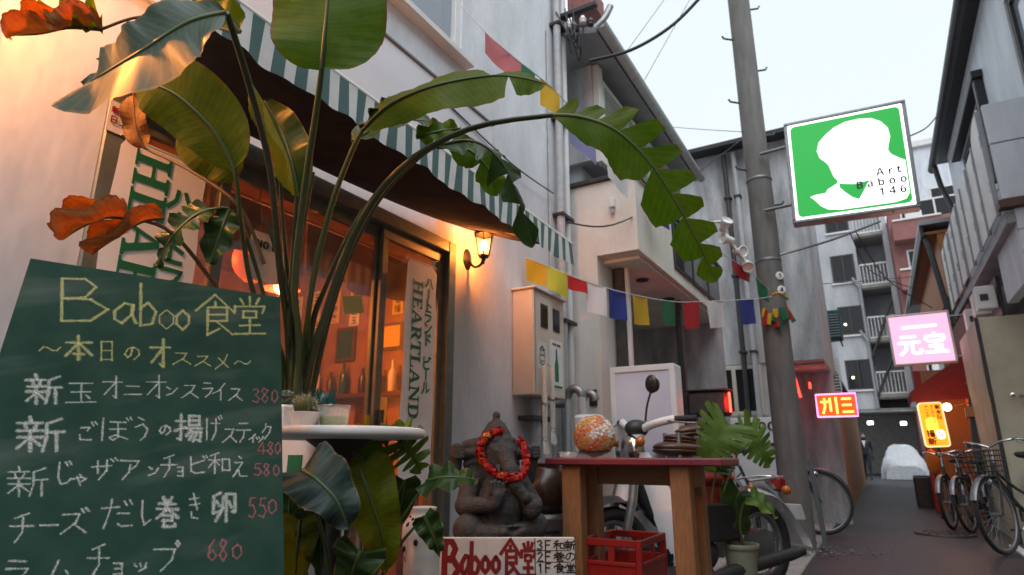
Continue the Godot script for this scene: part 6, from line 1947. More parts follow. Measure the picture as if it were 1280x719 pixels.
func tall_plant() -> void:
	var base: Vector3 = Vector3(-1.6309, 1.1728, -1.4018)
	var t := thing("tall_plant", "towering potted plant with paddle leaves and torn arching fronds", "plant")
	var foot := Vector3(base.x, 0, base.z)
	pot(t, foot, .17, .42, M.pot_clay)
	var cam := Vector3(.49, -.25, .83)   # undersides and faces turned to the lane
	# every stalk starts in the pot
	var st := [
		[[.03, -.02], [Vector3(-1.6338, 1.1957, -1.3690), Vector3(-1.4132, 1.4721, -1.1111), Vector3(-1.2003, 1.6138, -0.8910), Vector3(-1.0390, 1.6929, -0.6965), Vector3(-0.9521, 1.7458, -0.5746)], .012, .006, "stalk_dark"],
		[[-.02, .03], [Vector3(-1.5711, 1.1896, -1.3475), Vector3(-1.3453, 1.3933, -1.1155), Vector3(-1.1331, 1.5762, -0.9420), Vector3(-1.0273, 1.7119, -0.8652), Vector3(-0.9750, 1.7821, -0.8257)], .012, .006, "stalk"],
		[[.05, .02], [Vector3(-1.6462, 1.1706, -1.3696), Vector3(-1.5710, 1.4092, -1.1588), Vector3(-1.4926, 1.5379, -1.0442), Vector3(-1.4092, 1.6929, -0.9364)], .010, .006, "stalk"],
		[[.00, -.04], [Vector3(-1.5951, 1.1832, -1.3955), Vector3(-1.4257, 1.4092, -1.2435), Vector3(-1.2701, 1.6147, -1.1499), Vector3(-1.1520, 1.7355, -1.0969), Vector3(-1.0862, 1.7826, -1.0725)], .011, .006, "stalk"],
		[[-.05, .00], [Vector3(-1.6002, 1.1456, -1.4043), Vector3(-1.3999, 1.3396, -1.2804), Vector3(-1.2093, 1.5708, -1.1991), Vector3(-1.0395, 1.7193, -1.1915), Vector3(-0.8536, 1.8092, -1.2477), Vector3(-0.6684, 1.8536, -1.3658)], .016, .007, "stalk_dark"],
		[[.02, .05], [Vector3(-1.6172, 1.1504, -1.4528), Vector3(-1.4151, 1.4829, -1.3465), Vector3(-1.2520, 1.6955, -1.3150), Vector3(-1.1157, 1.8173, -1.3323), Vector3(-1.0463, 1.8477, -1.3392)], .012, .006, "stalk_dark"],
		[[-.03, -.05], [Vector3(-1.6237, 1.1706, -1.3827), Vector3(-1.5294, 1.3501, -1.2615), Vector3(-1.4555, 1.5251, -1.1898), Vector3(-1.3830, 1.6788, -1.1239)], .010, .006, "stalk_dark"],
		[[.06, -.01], [Vector3(-1.6301, 1.1896, -1.3131), Vector3(-1.5800, 1.4151, -1.0318), Vector3(-1.5444, 1.5146, -0.8655), Vector3(-1.5653, 1.5232, -0.7667)], .008, .004, "stalk_dry"],
		[[.05, .04], [Vector3(-1.6397, 1.1932, -1.3424), Vector3(-1.5461, 1.4092, -1.1733), Vector3(-1.4876, 1.5599, -1.0403), Vector3(-1.4732, 1.6021, -0.9755), Vector3(-1.5011, 1.5944, -0.9376)], .008, .004, "stalk"]]
	for s in st:
		var o: Array = s[0]
		stalk(t, [foot + Vector3(o[0], .38, o[1])] + s[1], s[2], s[3], M[s[4]])
	# extra straight stalks of the dense bundle
	for q in [[365, 440, 352, 300], [375, 450, 392, 250], [385, 460, 420, 300], [378, 440, 385, 200], [370, 450, 340, 260], [392, 460, 440, 330]]:
		pass
	for q in [[Vector3(-1.6045, 1.2458, -1.3703), Vector3(-1.5152, 1.5169, -1.2176), Vector3(-1.4603, 1.7338, -1.1216)], [Vector3(-1.5910, 1.2458, -1.3782), Vector3(-1.4492, 1.5228, -1.2781), Vector3(-1.3538, 1.7312, -1.2445)], [Vector3(-1.5951, 1.2361, -1.4029), Vector3(-1.4419, 1.4951, -1.3271), Vector3(-1.3267, 1.6980, -1.3306)], [Vector3(-1.6018, 1.2429, -1.3489), Vector3(-1.4462, 1.5019, -1.2025), Vector3(-1.3314, 1.7465, -1.1328)], [Vector3(-1.5617, 1.2262, -1.3415), Vector3(-1.4456, 1.4419, -1.1617), Vector3(-1.4326, 1.6037, -1.0586)]]:
		stalk(t, [foot + Vector3(rng.randf_range(-.06, .06), .38, rng.randf_range(-.06, .06))] + q, .014, .004, M.stalk_dark)
	# blades
	leaf(t, [Vector3(-0.9521, 1.7458, -0.5746), Vector3(-0.9987, 1.7149, -0.5332), Vector3(-1.0560, 1.6541, -0.4949), Vector3(-1.1410, 1.6141, -0.4699), Vector3(-1.1903, 1.6102, -0.4663)], .128, Vector3(.55, .35, .75), M.leaf_blue, {"kind": "oval", "fold": .12, "ripple": .006, "waves": 4.0, "wl": 1.0, "wr": .62, "slant0": .2, "slant1": -.05, "ribmat": "stalk"})
	leaf(t, [Vector3(-0.9750, 1.7821, -0.8257), Vector3(-0.9617, 1.8461, -0.8134), Vector3(-0.9585, 1.9381, -0.8104), Vector3(-0.9718, 2.0915, -0.8146), Vector3(-1.0005, 2.2800, -0.8227)], .135, cam, M.leaf_green, {"fold": -.12, "ripple": .01, "waves": 2.0, "slant0": -.05, "slant1": .2, "ribmat": "stalk_dark", "kind": "oval"})
	leaf(t, [Vector3(-1.4092, 1.6929, -0.9364), Vector3(-1.4272, 1.7785, -0.8751), Vector3(-1.4760, 1.8557, -0.7984), Vector3(-1.5349, 1.8902, -0.7532), Vector3(-1.5875, 1.9022, -0.7309)], .125, cam, M.leaf_olive, {"fold": -.1, "ripple": .010, "waves": 2.0, "wl": .75, "wr": .85, "ribmat": "stalk"})
	leaf(t, [Vector3(-1.0862, 1.7826, -1.0725), Vector3(-1.0023, 1.8374, -1.0803), Vector3(-0.8810, 1.8746, -1.1153), Vector3(-0.7593, 1.8987, -1.1788), Vector3(-0.6880, 1.8947, -1.2216), Vector3(-0.6309, 1.8786, -1.2598)], .075, Vector3(.45, .35, .83), M.leaf_green, {"fold": -.25, "ripple": .006, "waves": 3.0, "wl": .72, "wr": 1.15, "left": [.62], "right": [.72], "gap": .05, "join": .05, "slant0": .3, "slant1": .1, "ribmat": "stalk_dark"})
	leaf(t, [Vector3(-1.0928, 1.7877, -1.0791), Vector3(-1.0613, 1.8406, -1.0929), Vector3(-1.0355, 1.8851, -1.1179)], .028, Vector3(-.1, .8, .6), M.leaf_blue, {"fold": .3})
	leaf(t, [Vector3(-0.6684, 1.8536, -1.3658), Vector3(-0.5951, 1.8387, -1.3892), Vector3(-0.5090, 1.7928, -1.4298), Vector3(-0.4395, 1.7050, -1.4858), Vector3(-0.3883, 1.5912, -1.5513), Vector3(-0.3510, 1.4765, -1.6210), Vector3(-0.3300, 1.4022, -1.6686)], .112, Vector3(.35, .25, .9), M.leaf_green, {"fold": -.12, "ripple": .008, "waves": 4.0, "wl": .82, "wr": .80, "left": [.13, .24, .34, .44, .53, .62, .71, .80, .9], "right": [.52, .70, .85], "round": 1, "gap": .022, "join": .12, "twist": .35, "slant0": .5, "slant1": .25, "n": 60, "kind": "paddle", "ribmat": "stalk"})
	leaf(t, [Vector3(-1.0463, 1.8477, -1.3392), Vector3(-0.9297, 1.8443, -1.3603), Vector3(-0.8562, 1.7804, -1.3992), Vector3(-0.8245, 1.6720, -1.4516), Vector3(-0.8162, 1.5386, -1.5222)], .075, Vector3(.5, .5, .7), M.leaf_dark, {"fold": -.35, "ripple": .012, "waves": 3.0, "left": [.3, .48, .66, .82], "right": [.25, .42, .6, .78], "gap": .07, "join": .08, "twist": .7, "slant0": .4, "slant1": .3, "n": 50, "ribmat": "stalk_dark"})
	leaf(t, [Vector3(-1.3830, 1.6788, -1.1239), Vector3(-1.3744, 1.7823, -1.0725), Vector3(-1.3795, 1.8779, -1.0036), Vector3(-1.4009, 1.9649, -0.9399)], .085, Vector3(-.5, .1, .85), M.leaf_olive, {"fold": .55, "ripple": .008, "waves": 2.0, "wl": .9, "wr": .5})
	leaf(t, [Vector3(-1.0302, 1.8187, -1.2258), Vector3(-0.9846, 1.8391, -1.2579), Vector3(-0.9344, 1.8604, -1.3046)], .04, Vector3(.4, .1, .9), M.leaf_green, {"fold": .1})
	leaf(t, [Vector3(-1.5011, 1.5944, -0.9376), Vector3(-1.5179, 1.5622, -0.9020), Vector3(-1.5489, 1.4942, -0.8692), Vector3(-1.5877, 1.4232, -0.8689)], .062, Vector3(.5, .45, .75), M.leaf_dark, {"fold": .15, "kind": "lobed", "left": [.3, .5, .7], "right": [.35, .55, .75], "gap": .05, "ribmat": "stalk"})
	leaf(t, [Vector3(-1.4732, 1.6021, -0.9755), Vector3(-1.4828, 1.5355, -0.9668), Vector3(-1.5026, 1.4453, -0.9595)], .045, Vector3(.6, .2, .8), M.leaf_dark, {"fold": .2})
	# further blades of the crown
	leaf(t, [Vector3(-1.2194, 1.9428, -0.7768), Vector3(-1.2401, 1.9767, -0.7541), Vector3(-1.2922, 2.0170, -0.7351), Vector3(-1.3538, 2.0536, -0.7237)], .045, cam, M.leaf_olive, {"kind": "oval", "fold": .25, "ripple": .012, "waves": 3.0})
	leaf(t, [Vector3(-1.4557, 1.6960, -0.9802), Vector3(-1.4854, 1.7327, -0.9514), Vector3(-1.5292, 1.7650, -0.9157), Vector3(-1.5957, 1.8175, -0.8726)], .062, cam, M.leaf_olive, {"kind": "oval", "fold": -.1, "ripple": .008, "waves": 2.0})
	leaf(t, [Vector3(-1.4193, 1.6991, -1.1564), Vector3(-1.4294, 1.8080, -1.1283), Vector3(-1.4615, 1.9115, -1.1012), Vector3(-1.5083, 2.0051, -1.0686)], .07, Vector3(.6, .2, .75), M.leaf_dark, {"fold": .3, "ripple": .008})
	leaf(t, [Vector3(-1.7989, 1.8382, -0.8915), Vector3(-1.8003, 1.8726, -0.8679), Vector3(-1.8014, 1.9257, -0.8506), Vector3(-1.8068, 1.9936, -0.8382)], .036, Vector3(.6, .2, .75), M.leaf_dry_or_lamplit, {"kind": "oval", "fold": .2, "ripple": .012, "waves": 2.0, "ribmat": "stalk_dry"})  # orange lamp light on this leaf is put into its dry-leaf colour
	leaf(t, [Vector3(-1.1687, 1.7909, -1.1178), Vector3(-1.1183, 1.8399, -1.1557), Vector3(-1.0591, 1.8722, -1.2042), Vector3(-1.0018, 1.8782, -1.2596)], .055, Vector3(.3, .6, .7), M.leaf_dark, {"kind": "oval", "fold": .15, "ripple": .008})
	leaf(t, [Vector3(-1.0352, 1.8789, -1.3839), Vector3(-0.9751, 1.8503, -1.4279), Vector3(-0.9363, 1.7908, -1.4691), Vector3(-0.9345, 1.7274, -1.5140)], .06, Vector3(.5, .3, .8), M.leaf_green, {"fold": -.2, "left": [.4, .65], "right": [.5], "gap": .06, "twist": .4, "round": 1})
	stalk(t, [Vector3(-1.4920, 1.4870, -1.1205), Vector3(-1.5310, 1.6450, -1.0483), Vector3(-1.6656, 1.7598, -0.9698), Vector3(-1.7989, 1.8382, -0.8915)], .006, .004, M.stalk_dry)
	# withered leaves
	leaf(t, [Vector3(-1.5653, 1.5232, -0.7667), Vector3(-1.5859, 1.5140, -0.7215), Vector3(-1.6189, 1.4821, -0.6883), Vector3(-1.6597, 1.4539, -0.6734)], .060, Vector3(.4, .7, .5), M.leaf_dry_or_lamplit, {"kind": "oval", "fold": .35, "ripple": .016, "waves": 2.2, "curl": .9, "ribmat": "stalk_dry"})
	leaf(t, [Vector3(-1.5347, 1.5437, -0.8380), Vector3(-1.5604, 1.5207, -0.7942), Vector3(-1.5969, 1.4674, -0.7538), Vector3(-1.6448, 1.4326, -0.7367)], .045, Vector3(.3, .6, .7), M.leaf_dry_or_lamplit, {"kind": "oval", "fold": .3, "ripple": .014, "waves": 1.6, "curl": .8, "ribmat": "stalk_dry"})
	leaf(t, [Vector3(-1.2867, 1.8036, -0.5174), Vector3(-1.3059, 1.7801, -0.4656), Vector3(-1.3152, 1.7412, -0.4243), Vector3(-1.3641, 1.7382, -0.3968)], .050, Vector3(.4, .5, .7), M.leaf_dry_or_lamplit, {"kind": "oval", "fold": .35, "ripple": .014, "waves": 2.0, "curl": .9, "left": [.55], "gap": .04, "twist": .3, "ribmat": "stalk_dry"})
	leaf(t, [Vector3(-1.2867, 1.8036, -0.5174), Vector3(-1.3111, 1.8061, -0.4784), Vector3(-1.3546, 1.7801, -0.4372)], .045, Vector3(.3, .2, .9), M.leaf_olive, {"fold": .3, "ripple": .02, "waves": 4.0, "curl": .4})
	stalk(t, [Vector3(-1.0302, 1.7773, -0.6391), Vector3(-1.1622, 1.8398, -0.6026), Vector3(-1.2425, 1.8398, -0.5558), Vector3(-1.2867, 1.8036, -0.5174)], .0035, .003, M.stalk_dry)

# ---------------------------------------------------------------- round table with pots
func round_table() -> void:
	var c: Vector3 = Vector3(-1.2437, 1.0055, -1.2243)
	c.y = 1.012
	var t := thing("round_table", "small round white pedestal table carrying cactus pots", "table", Vector3(c.x, 0, c.z))
	var mb := MB.new()
	mb.lathe([Vector2(0, .988), Vector2(.20, .988), Vector2(.222, .992), Vector2(.226, 1.0), Vector2(.224, 1.012), Vector2(.215, 1.016), Vector2(0, 1.016)], Transform3D.IDENTITY, 48)
	put(mb, "table_top", M.white_paint, t)
	mb = MB.new()
	mb.lathe([Vector2(.03, .02), Vector2(.022, .06), Vector2(.02, .9), Vector2(.05, .96), Vector2(.09, .988)], Transform3D.IDENTITY, 16)
	put(mb, "column", M.dark_metal, t)
	for i in 3:
		var a := TAU * i / 3.0 + .5
		tb("foot", M.dark_metal, t, curve([Vector3(0, .1, 0), Vector3(cos(a) * .1, .08, sin(a) * .1), Vector3(cos(a) * .22, .015, sin(a) * .22)], 8), .015, 8)
	var y := 1.017
	var p: Vector3 = Vector3(-1.1692, 1.0170, -1.0297)
	# low faceted white pot with a barrel cactus
	p = Vector3(-1.2611, 1.0204, -1.1135)
	p.y = y
	var k := thing("cactus_pot", "round ribbed cactus in a low faceted white pot", "cactus", p)
	mb = MB.new()
	mb.lathe([Vector2(0, 0), Vector2(.030, 0), Vector2(.042, .036), Vector2(.038, .037), Vector2(.034, .028), Vector2(0, .028)], Transform3D.IDENTITY, 8, false)
	put(mb, "pot", M.ceramic_white, k)
	mb = MB.new()
	var seg := 56
	for i in 13:
		var la := PI * i / 12.0
		for j in seg + 1:
			var an := TAU * j / seg
			var r := .026 * (1.0 + .09 * cos(an * 14.0)) * sin(la)
			mb.vert(Vector3(cos(an) * r, .052 + .027 * cos(la), sin(an) * r), Vector3(cos(an) * sin(la), cos(la), sin(an) * sin(la)))
	for i in 12:
		for j in seg:
			var q := i * (seg + 1) + j
			mb.quadi(q, q + 1, q + seg + 2, q + seg + 1)
	put(mb, "barrel_cactus", M.cactus, k)
	mb = MB.new()
	for i in 150:
		var la := acos(rng.randf_range(-.3, 1.0))
		var an := TAU * (int(rng.randf() * 14)) / 14.0
		var d := Vector3(cos(an) * sin(la), cos(la), sin(an) * sin(la))
		mb.tube([Vector3(0, .052, 0) + d * .027, Vector3(0, .052, 0) + d * .035 + Vector3(rng.randf_range(-.004, .004), rng.randf_range(-.003, .004), rng.randf_range(-.004, .004))], [.0005, .0002], 3, false)
	put(mb, "spines", M.bone, k)
	# glass jar with lime filling
	p = Vector3(-1.2270, 1.0222, -1.1808)
	p.y = y
	var j2 := thing("glass_tumbler", "clear glass tumbler half filled with lime green granules", "glass", p)
	mb = MB.new()
	mb.lathe([Vector2(0, 0), Vector2(.036, 0), Vector2(.043, .055), Vector2(.0435, .056), Vector2(.041, .055), Vector2(.034, .004), Vector2(0, .004)], Transform3D.IDENTITY, 28)
	put(mb, "glass_wall", M.jar_glass, j2)
	mb = MB.new()
	mb.lathe([Vector2(0, .005), Vector2(.033, .005), Vector2(.0365, .028), Vector2(0, .028)], Transform3D.IDENTITY, 28)
	put(mb, "filling", mat("lime", Color(.36, .42, .09), .7), j2)
	# succulents in a pale pot, near the board
	p = Vector3(-1.3885, 1.0249, -1.1578)
	p.y = y
	var s := thing("succulent_pot", "grey-green rosette succulents in a pale square pot", "succulent", p)
	bx("pot", M.ceramic_white, s, Vector3(-.045, 0, -.045), Vector3(.045, .06, .045), .006)
	for q in [Vector3(0, .07, .01), Vector3(.03, .065, -.02), Vector3(-.025, .062, .025), Vector3(.02, .085, .02)]:
		mb = MB.new()
		for r in 3:
			for i in 7:
				var a := TAU * (i + r * .5) / 7.0
				var el := .35 + r * .42
				var d := Vector3(cos(a) * cos(el), sin(el), sin(a) * cos(el))
				var l := .024 - r * .005
				mb.tube([q, q + d * l * .5, q + d * l * .85, q + d * l], [.003, .0065, .005, .0006], 6)
		put(mb, "rosette", M.succulent, s)
	# small teal ornament
	p = Vector3(-1.3735, 1.0290, -1.2732)
	p.y = y
	var o := thing("teal_ornament", "glossy teal ceramic bud ornament standing among the pots", "ornament", p)
	mb = MB.new()
	mb.lathe([Vector2(0, 0), Vector2(.02, .0), Vector2(.013, .02), Vector2(.016, .04), Vector2(.03, .062), Vector2(.026, .085), Vector2(.010, .105), Vector2(0, .11)], Transform3D.IDENTITY, 18)
	put(mb, "body", M.teal_glaze, o)
	for i in 5:
		var a := TAU * i / 5.0
		tb("petal", M.teal_glaze, o, curve([Vector3(cos(a) * .02, .06, sin(a) * .02), Vector3(cos(a) * .036, .085, sin(a) * .036), Vector3(cos(a) * .028, .115, sin(a) * .028)], 6), [.006, .008, .009, .008, .005, .001], 6)
	# white box hung under the table
	var b := thing("white_planter", "white box planter with a green label behind the big leaves", "planter")
	var q0: Vector3 = Vector3(-1.5213, 0.9405, -1.3947)
	bx("box", M.white_paint, b, q0 + Vector3(-.09, -.35, -.07), q0 + Vector3(.09, .06, .07), .006)
	var bl := MB.new()
	bl.box(q0 + Vector3(.0, -.02, .072), Vector3(.06, .055, .003))
	put(bl, "label_patch", M.green_ink, b)
	bx("stand", M.dark_metal, b, q0 + Vector3(-.07, -q0.y, -.06), q0 + Vector3(.07, -.352, .06), .005)

func leafy_plant() -> void:
	var t := thing("split_leaf_plant", "bushy potted plant with broad glossy leaves below the round table", "plant")
	var f: Vector3 = Vector3(-1.2816, 0.6819, -1.2796)
	var foot := Vector3(f.x, 0, f.z)
	pot(t, foot, .13, .30, M.pot_clay)
	var o := foot + Vector3(0, .27, 0)
	var defs := [
		# stalk end, [midrib], half width, face, material, options
		[[Vector3(-1.1140, 0.9159, -0.9922), Vector3(-1.0653, 0.8966, -0.9907), Vector3(-1.0196, 0.8564, -1.0059), Vector3(-1.0054, 0.7989, -1.0322)], .085, Vector3(.5, .6, .6), "leaf_teal", {"kind": "heart", "fold": .12, "slant0": -.6, "slant1": .35}],
		[[Vector3(-1.1215, 0.9176, -1.1792), Vector3(-1.0955, 0.8522, -1.1908), Vector3(-1.0763, 0.7688, -1.2162), Vector3(-1.0828, 0.6736, -1.2542)], .082, Vector3(.6, .1, .78), "leaf_olive", {"kind": "heart", "fold": .1, "slant0": -.5, "slant1": .3}],
		[[Vector3(-1.0491, 0.8810, -1.3528), Vector3(-1.0007, 0.8918, -1.3536), Vector3(-0.9594, 0.8918, -1.3777), Vector3(-0.9322, 0.8850, -1.4196)], .055, Vector3(.35, .7, .6), "leaf_dark", {"kind": "heart", "fold": .05, "slant0": -.4, "slant1": .3}],
		[[Vector3(-1.0204, 0.8004, -1.3108), Vector3(-1.0122, 0.7712, -1.3247), Vector3(-1.0043, 0.7402, -1.3391), Vector3(-1.0050, 0.7036, -1.3621)], .038, Vector3(.55, .2, .8), "leaf_dark", {"kind": "heart", "fold": .1, "slant0": -.4, "slant1": .3}],
		[[Vector3(-1.1534, 0.9820, -1.3562), Vector3(-1.1297, 0.9669, -1.3628), Vector3(-1.1142, 0.9415, -1.3798), Vector3(-1.1108, 0.9031, -1.4058)], .085, Vector3(.5, .45, .75), "leaf_monstera", {"kind": "lobed", "left": [.25, .45, .62, .78], "right": [.25, .45, .62, .78], "gap": .045, "fold": .1, "slant0": -.5, "slant1": .4}],
		[[Vector3(-1.3048, 0.9566, -1.3359), Vector3(-1.2702, 0.9413, -1.3489), Vector3(-1.2391, 0.9023, -1.3673), Vector3(-1.2309, 0.8481, -1.3890)], .07, Vector3(.5, .4, .75), "leaf_green", {"kind": "heart", "fold": .1, "slant0": -.5, "slant1": .3}],
		[[Vector3(-1.1034, 0.7267, -1.1776), Vector3(-1.1048, 0.7101, -1.1700), Vector3(-1.1196, 0.6737, -1.1728), Vector3(-1.1413, 0.6169, -1.1899)], .07, Vector3(.5, .6, .6), "leaf_dark", {"kind": "heart", "fold": .1, "slant0": -.5, "slant1": .3}],
		[[Vector3(-1.3329, 0.7855, -1.1933), Vector3(-1.3283, 0.7381, -1.1868), Vector3(-1.3400, 0.6787, -1.1987), Vector3(-1.3701, 0.6050, -1.2282)], .06, Vector3(.6, .2, .78), "leaf_olive", {"kind": "heart", "fold": .1, "slant0": -.5, "slant1": .3}],
		[[Vector3(-1.3105, 0.8038, -1.2246), Vector3(-1.2921, 0.7554, -1.2265), Vector3(-1.2954, 0.7053, -1.2403), Vector3(-1.3249, 0.6312, -1.2703)], .07, Vector3(.5, .1, .8), "leaf_dark", {"kind": "heart", "fold": .1, "slant0": -.5, "slant1": .3}],
		[[Vector3(-1.1266, 0.8834, -1.3548), Vector3(-1.1324, 0.8321, -1.3555), Vector3(-1.1520, 0.7701, -1.3635)], .05, Vector3(.5, .1, .8), "leaf_dark", {"kind": "heart", "fold": .1, "slant0": -.5, "slant1": .3}],
		[[Vector3(-1.2552, 1.0019, -1.4106), Vector3(-1.2294, 1.0132, -1.4221), Vector3(-1.1974, 1.0109, -1.4414), Vector3(-1.1713, 0.9951, -1.4616)], .045, Vector3(.4, .7, .6), "leaf_green", {"kind": "heart", "fold": .1, "slant0": -.4, "slant1": .3}],
		[[Vector3(-1.4151, 0.8818, -1.2351), Vector3(-1.4352, 0.8179, -1.2434), Vector3(-1.4439, 0.7539, -1.2584)], .06, Vector3(.5, .1, .8), "leaf_dark", {"kind": "heart", "fold": .1, "slant0": -.5, "slant1": .3}]]
	for d in defs:
		leaf(t, d[0], d[1], d[2], M[d[3]], d[4])
		var e: Vector3 = d[0][0]
		var s := o + Vector3(rng.randf_range(-.06, .06), 0, rng.randf_range(-.06, .06))
		stalk(t, [s, s.lerp(e, .5) + Vector3(rng.randf_range(-.03, .03), .10, rng.randf_range(-.03, .03)), e], .007, .003, M.stalk)

# ---------------------------------------------------------------- smooth bodies: tapered capsules joined by a smooth minimum, meshed as surface nets
func field(pr: Array, p: Vector3, k: float) -> float:
	var d := 1e9
	for q in pr:
		var a: Vector3 = q[0]
		var ba: Vector3 = q[1] - a
		var l := ba.length_squared()
		var h := clampf((p - a).dot(ba) / l, 0, 1) if l > 1e-9 else 0.0
		var e: float = p.distance_to(a + ba * h) - lerpf(q[2], q[3], h)
		var m := maxf(k - absf(d - e), 0.0) / k
		d = minf(d, e) - m * m * k * .25
	return d

func body(pr: Array, cell: float, k: float, rough: float = 0.0) -> MB:
	var lo := Vector3.ONE * 1e9
	var hi := -lo
	for q in pr:
		var r := Vector3.ONE * (maxf(q[2], q[3]) + cell * 2.0)
		lo = lo.min(q[0] - r).min(q[1] - r)
		hi = hi.max(q[0] + r).max(q[1] + r)
	var nx := int((hi.x - lo.x) / cell) + 2
	var ny := int((hi.y - lo.y) / cell) + 2
	var nz := int((hi.z - lo.z) / cell) + 2
	var g := PackedFloat32Array()
	g.resize(nx * ny * nz)
	g.fill(1e3)
	var ns := FastNoiseLite.new()
	ns.seed = 9
	ns.frequency = .5 / cell * .12
	var B := 5
	var done := {}
	var rad := cell * B * .5 * 1.7321 + cell
	for bz in range(0, nz, B):
		for by in range(0, ny, B):
			for bx2 in range(0, nx, B):
				var c := lo + Vector3(bx2 + B * .5, by + B * .5, bz + B * .5) * cell
				var d := field(pr, c, k)
				if absf(d) > rad + rough:
					if d < 0:
						for z in range(bz, mini(bz + B, nz)):
							for y in range(by, mini(by + B, ny)):
								for x in range(bx2, mini(bx2 + B, nx)):
									g[(z * ny + y) * nx + x] = -1e3
					continue
				var near := []
				for q in pr:
					var e := field([q], c, k)
					if e < d + rad * 2.0 + k * 2.0:
						near.append(q)
				for z in range(bz, mini(bz + B, nz)):
					for y in range(by, mini(by + B, ny)):
						for x in range(bx2, mini(bx2 + B, nx)):
							var p := lo + Vector3(x, y, z) * cell
							g[(z * ny + y) * nx + x] = field(near, p, k) + rough * ns.get_noise_3dv(p)
	var mb := MB.new()
	var id := {}
	var off := [0, 1, nx, nx + 1, nx * ny, nx * ny + 1, nx * ny + nx, nx * ny + nx + 1]
	for z in nz - 1:
		for y in ny - 1:
			for x in nx - 1:
				var b := (z * ny + y) * nx + x
				var s0 := g[b] < 0.0
				var mixed := false
				for i in range(1, 8):
					if (g[b + off[i]] < 0.0) != s0:
						mixed = true
						break
				if not mixed:
					continue
				var sum := Vector3.ZERO
				var cnt := 0
				for e in [[0, 1], [2, 3], [4, 5], [6, 7], [0, 2], [1, 3], [4, 6], [5, 7], [0, 4], [1, 5], [2, 6], [3, 7]]:
					var v0 := clampf(g[b + off[e[0]]], -cell * 2, cell * 2)
					var v1 := clampf(g[b + off[e[1]]], -cell * 2, cell * 2)
					if (v0 < 0) != (v1 < 0):
						var t := v0 / (v0 - v1)
						var pa := Vector3(e[0] & 1, (e[0] >> 1) & 1, e[0] >> 2)
						var pb := Vector3(e[1] & 1, (e[1] >> 1) & 1, e[1] >> 2)
						sum += pa.lerp(pb, t)
						cnt += 1
				var q := lo + (Vector3(x, y, z) + sum / cnt) * cell
				var n := Vector3(g[b + 1] + g[b + off[3]] + g[b + off[5]] + g[b + off[7]] - g[b] - g[b + off[2]] - g[b + off[4]] - g[b + off[6]], g[b + off[2]] + g[b + off[3]] + g[b + off[6]] + g[b + off[7]] - g[b] - g[b + 1] - g[b + off[4]] - g[b + off[5]], g[b + off[4]] + g[b + off[5]] + g[b + off[6]] + g[b + off[7]] - g[b] - g[b + 1] - g[b + off[2]] - g[b + off[3]])
				id[b] = mb.vert(q, n.normalized(), Vector2(q.x, q.y))
	for b in id:
		var s := g[b] < 0.0
		for ax in [[1, nx, nx * ny], [nx, 1, nx * ny], [nx * ny, 1, nx]]:
			if (g[b + ax[0]] < 0.0) != s:
				var i0 = id.get(b - ax[1] - ax[2], -1)
				var i1 = id.get(b - ax[1], -1)
				var i3 = id.get(b - ax[2], -1)
				if i0 >= 0 and i1 >= 0 and i3 >= 0:
					mb.quadi(i0, i1, id[b], i3)
	return mb

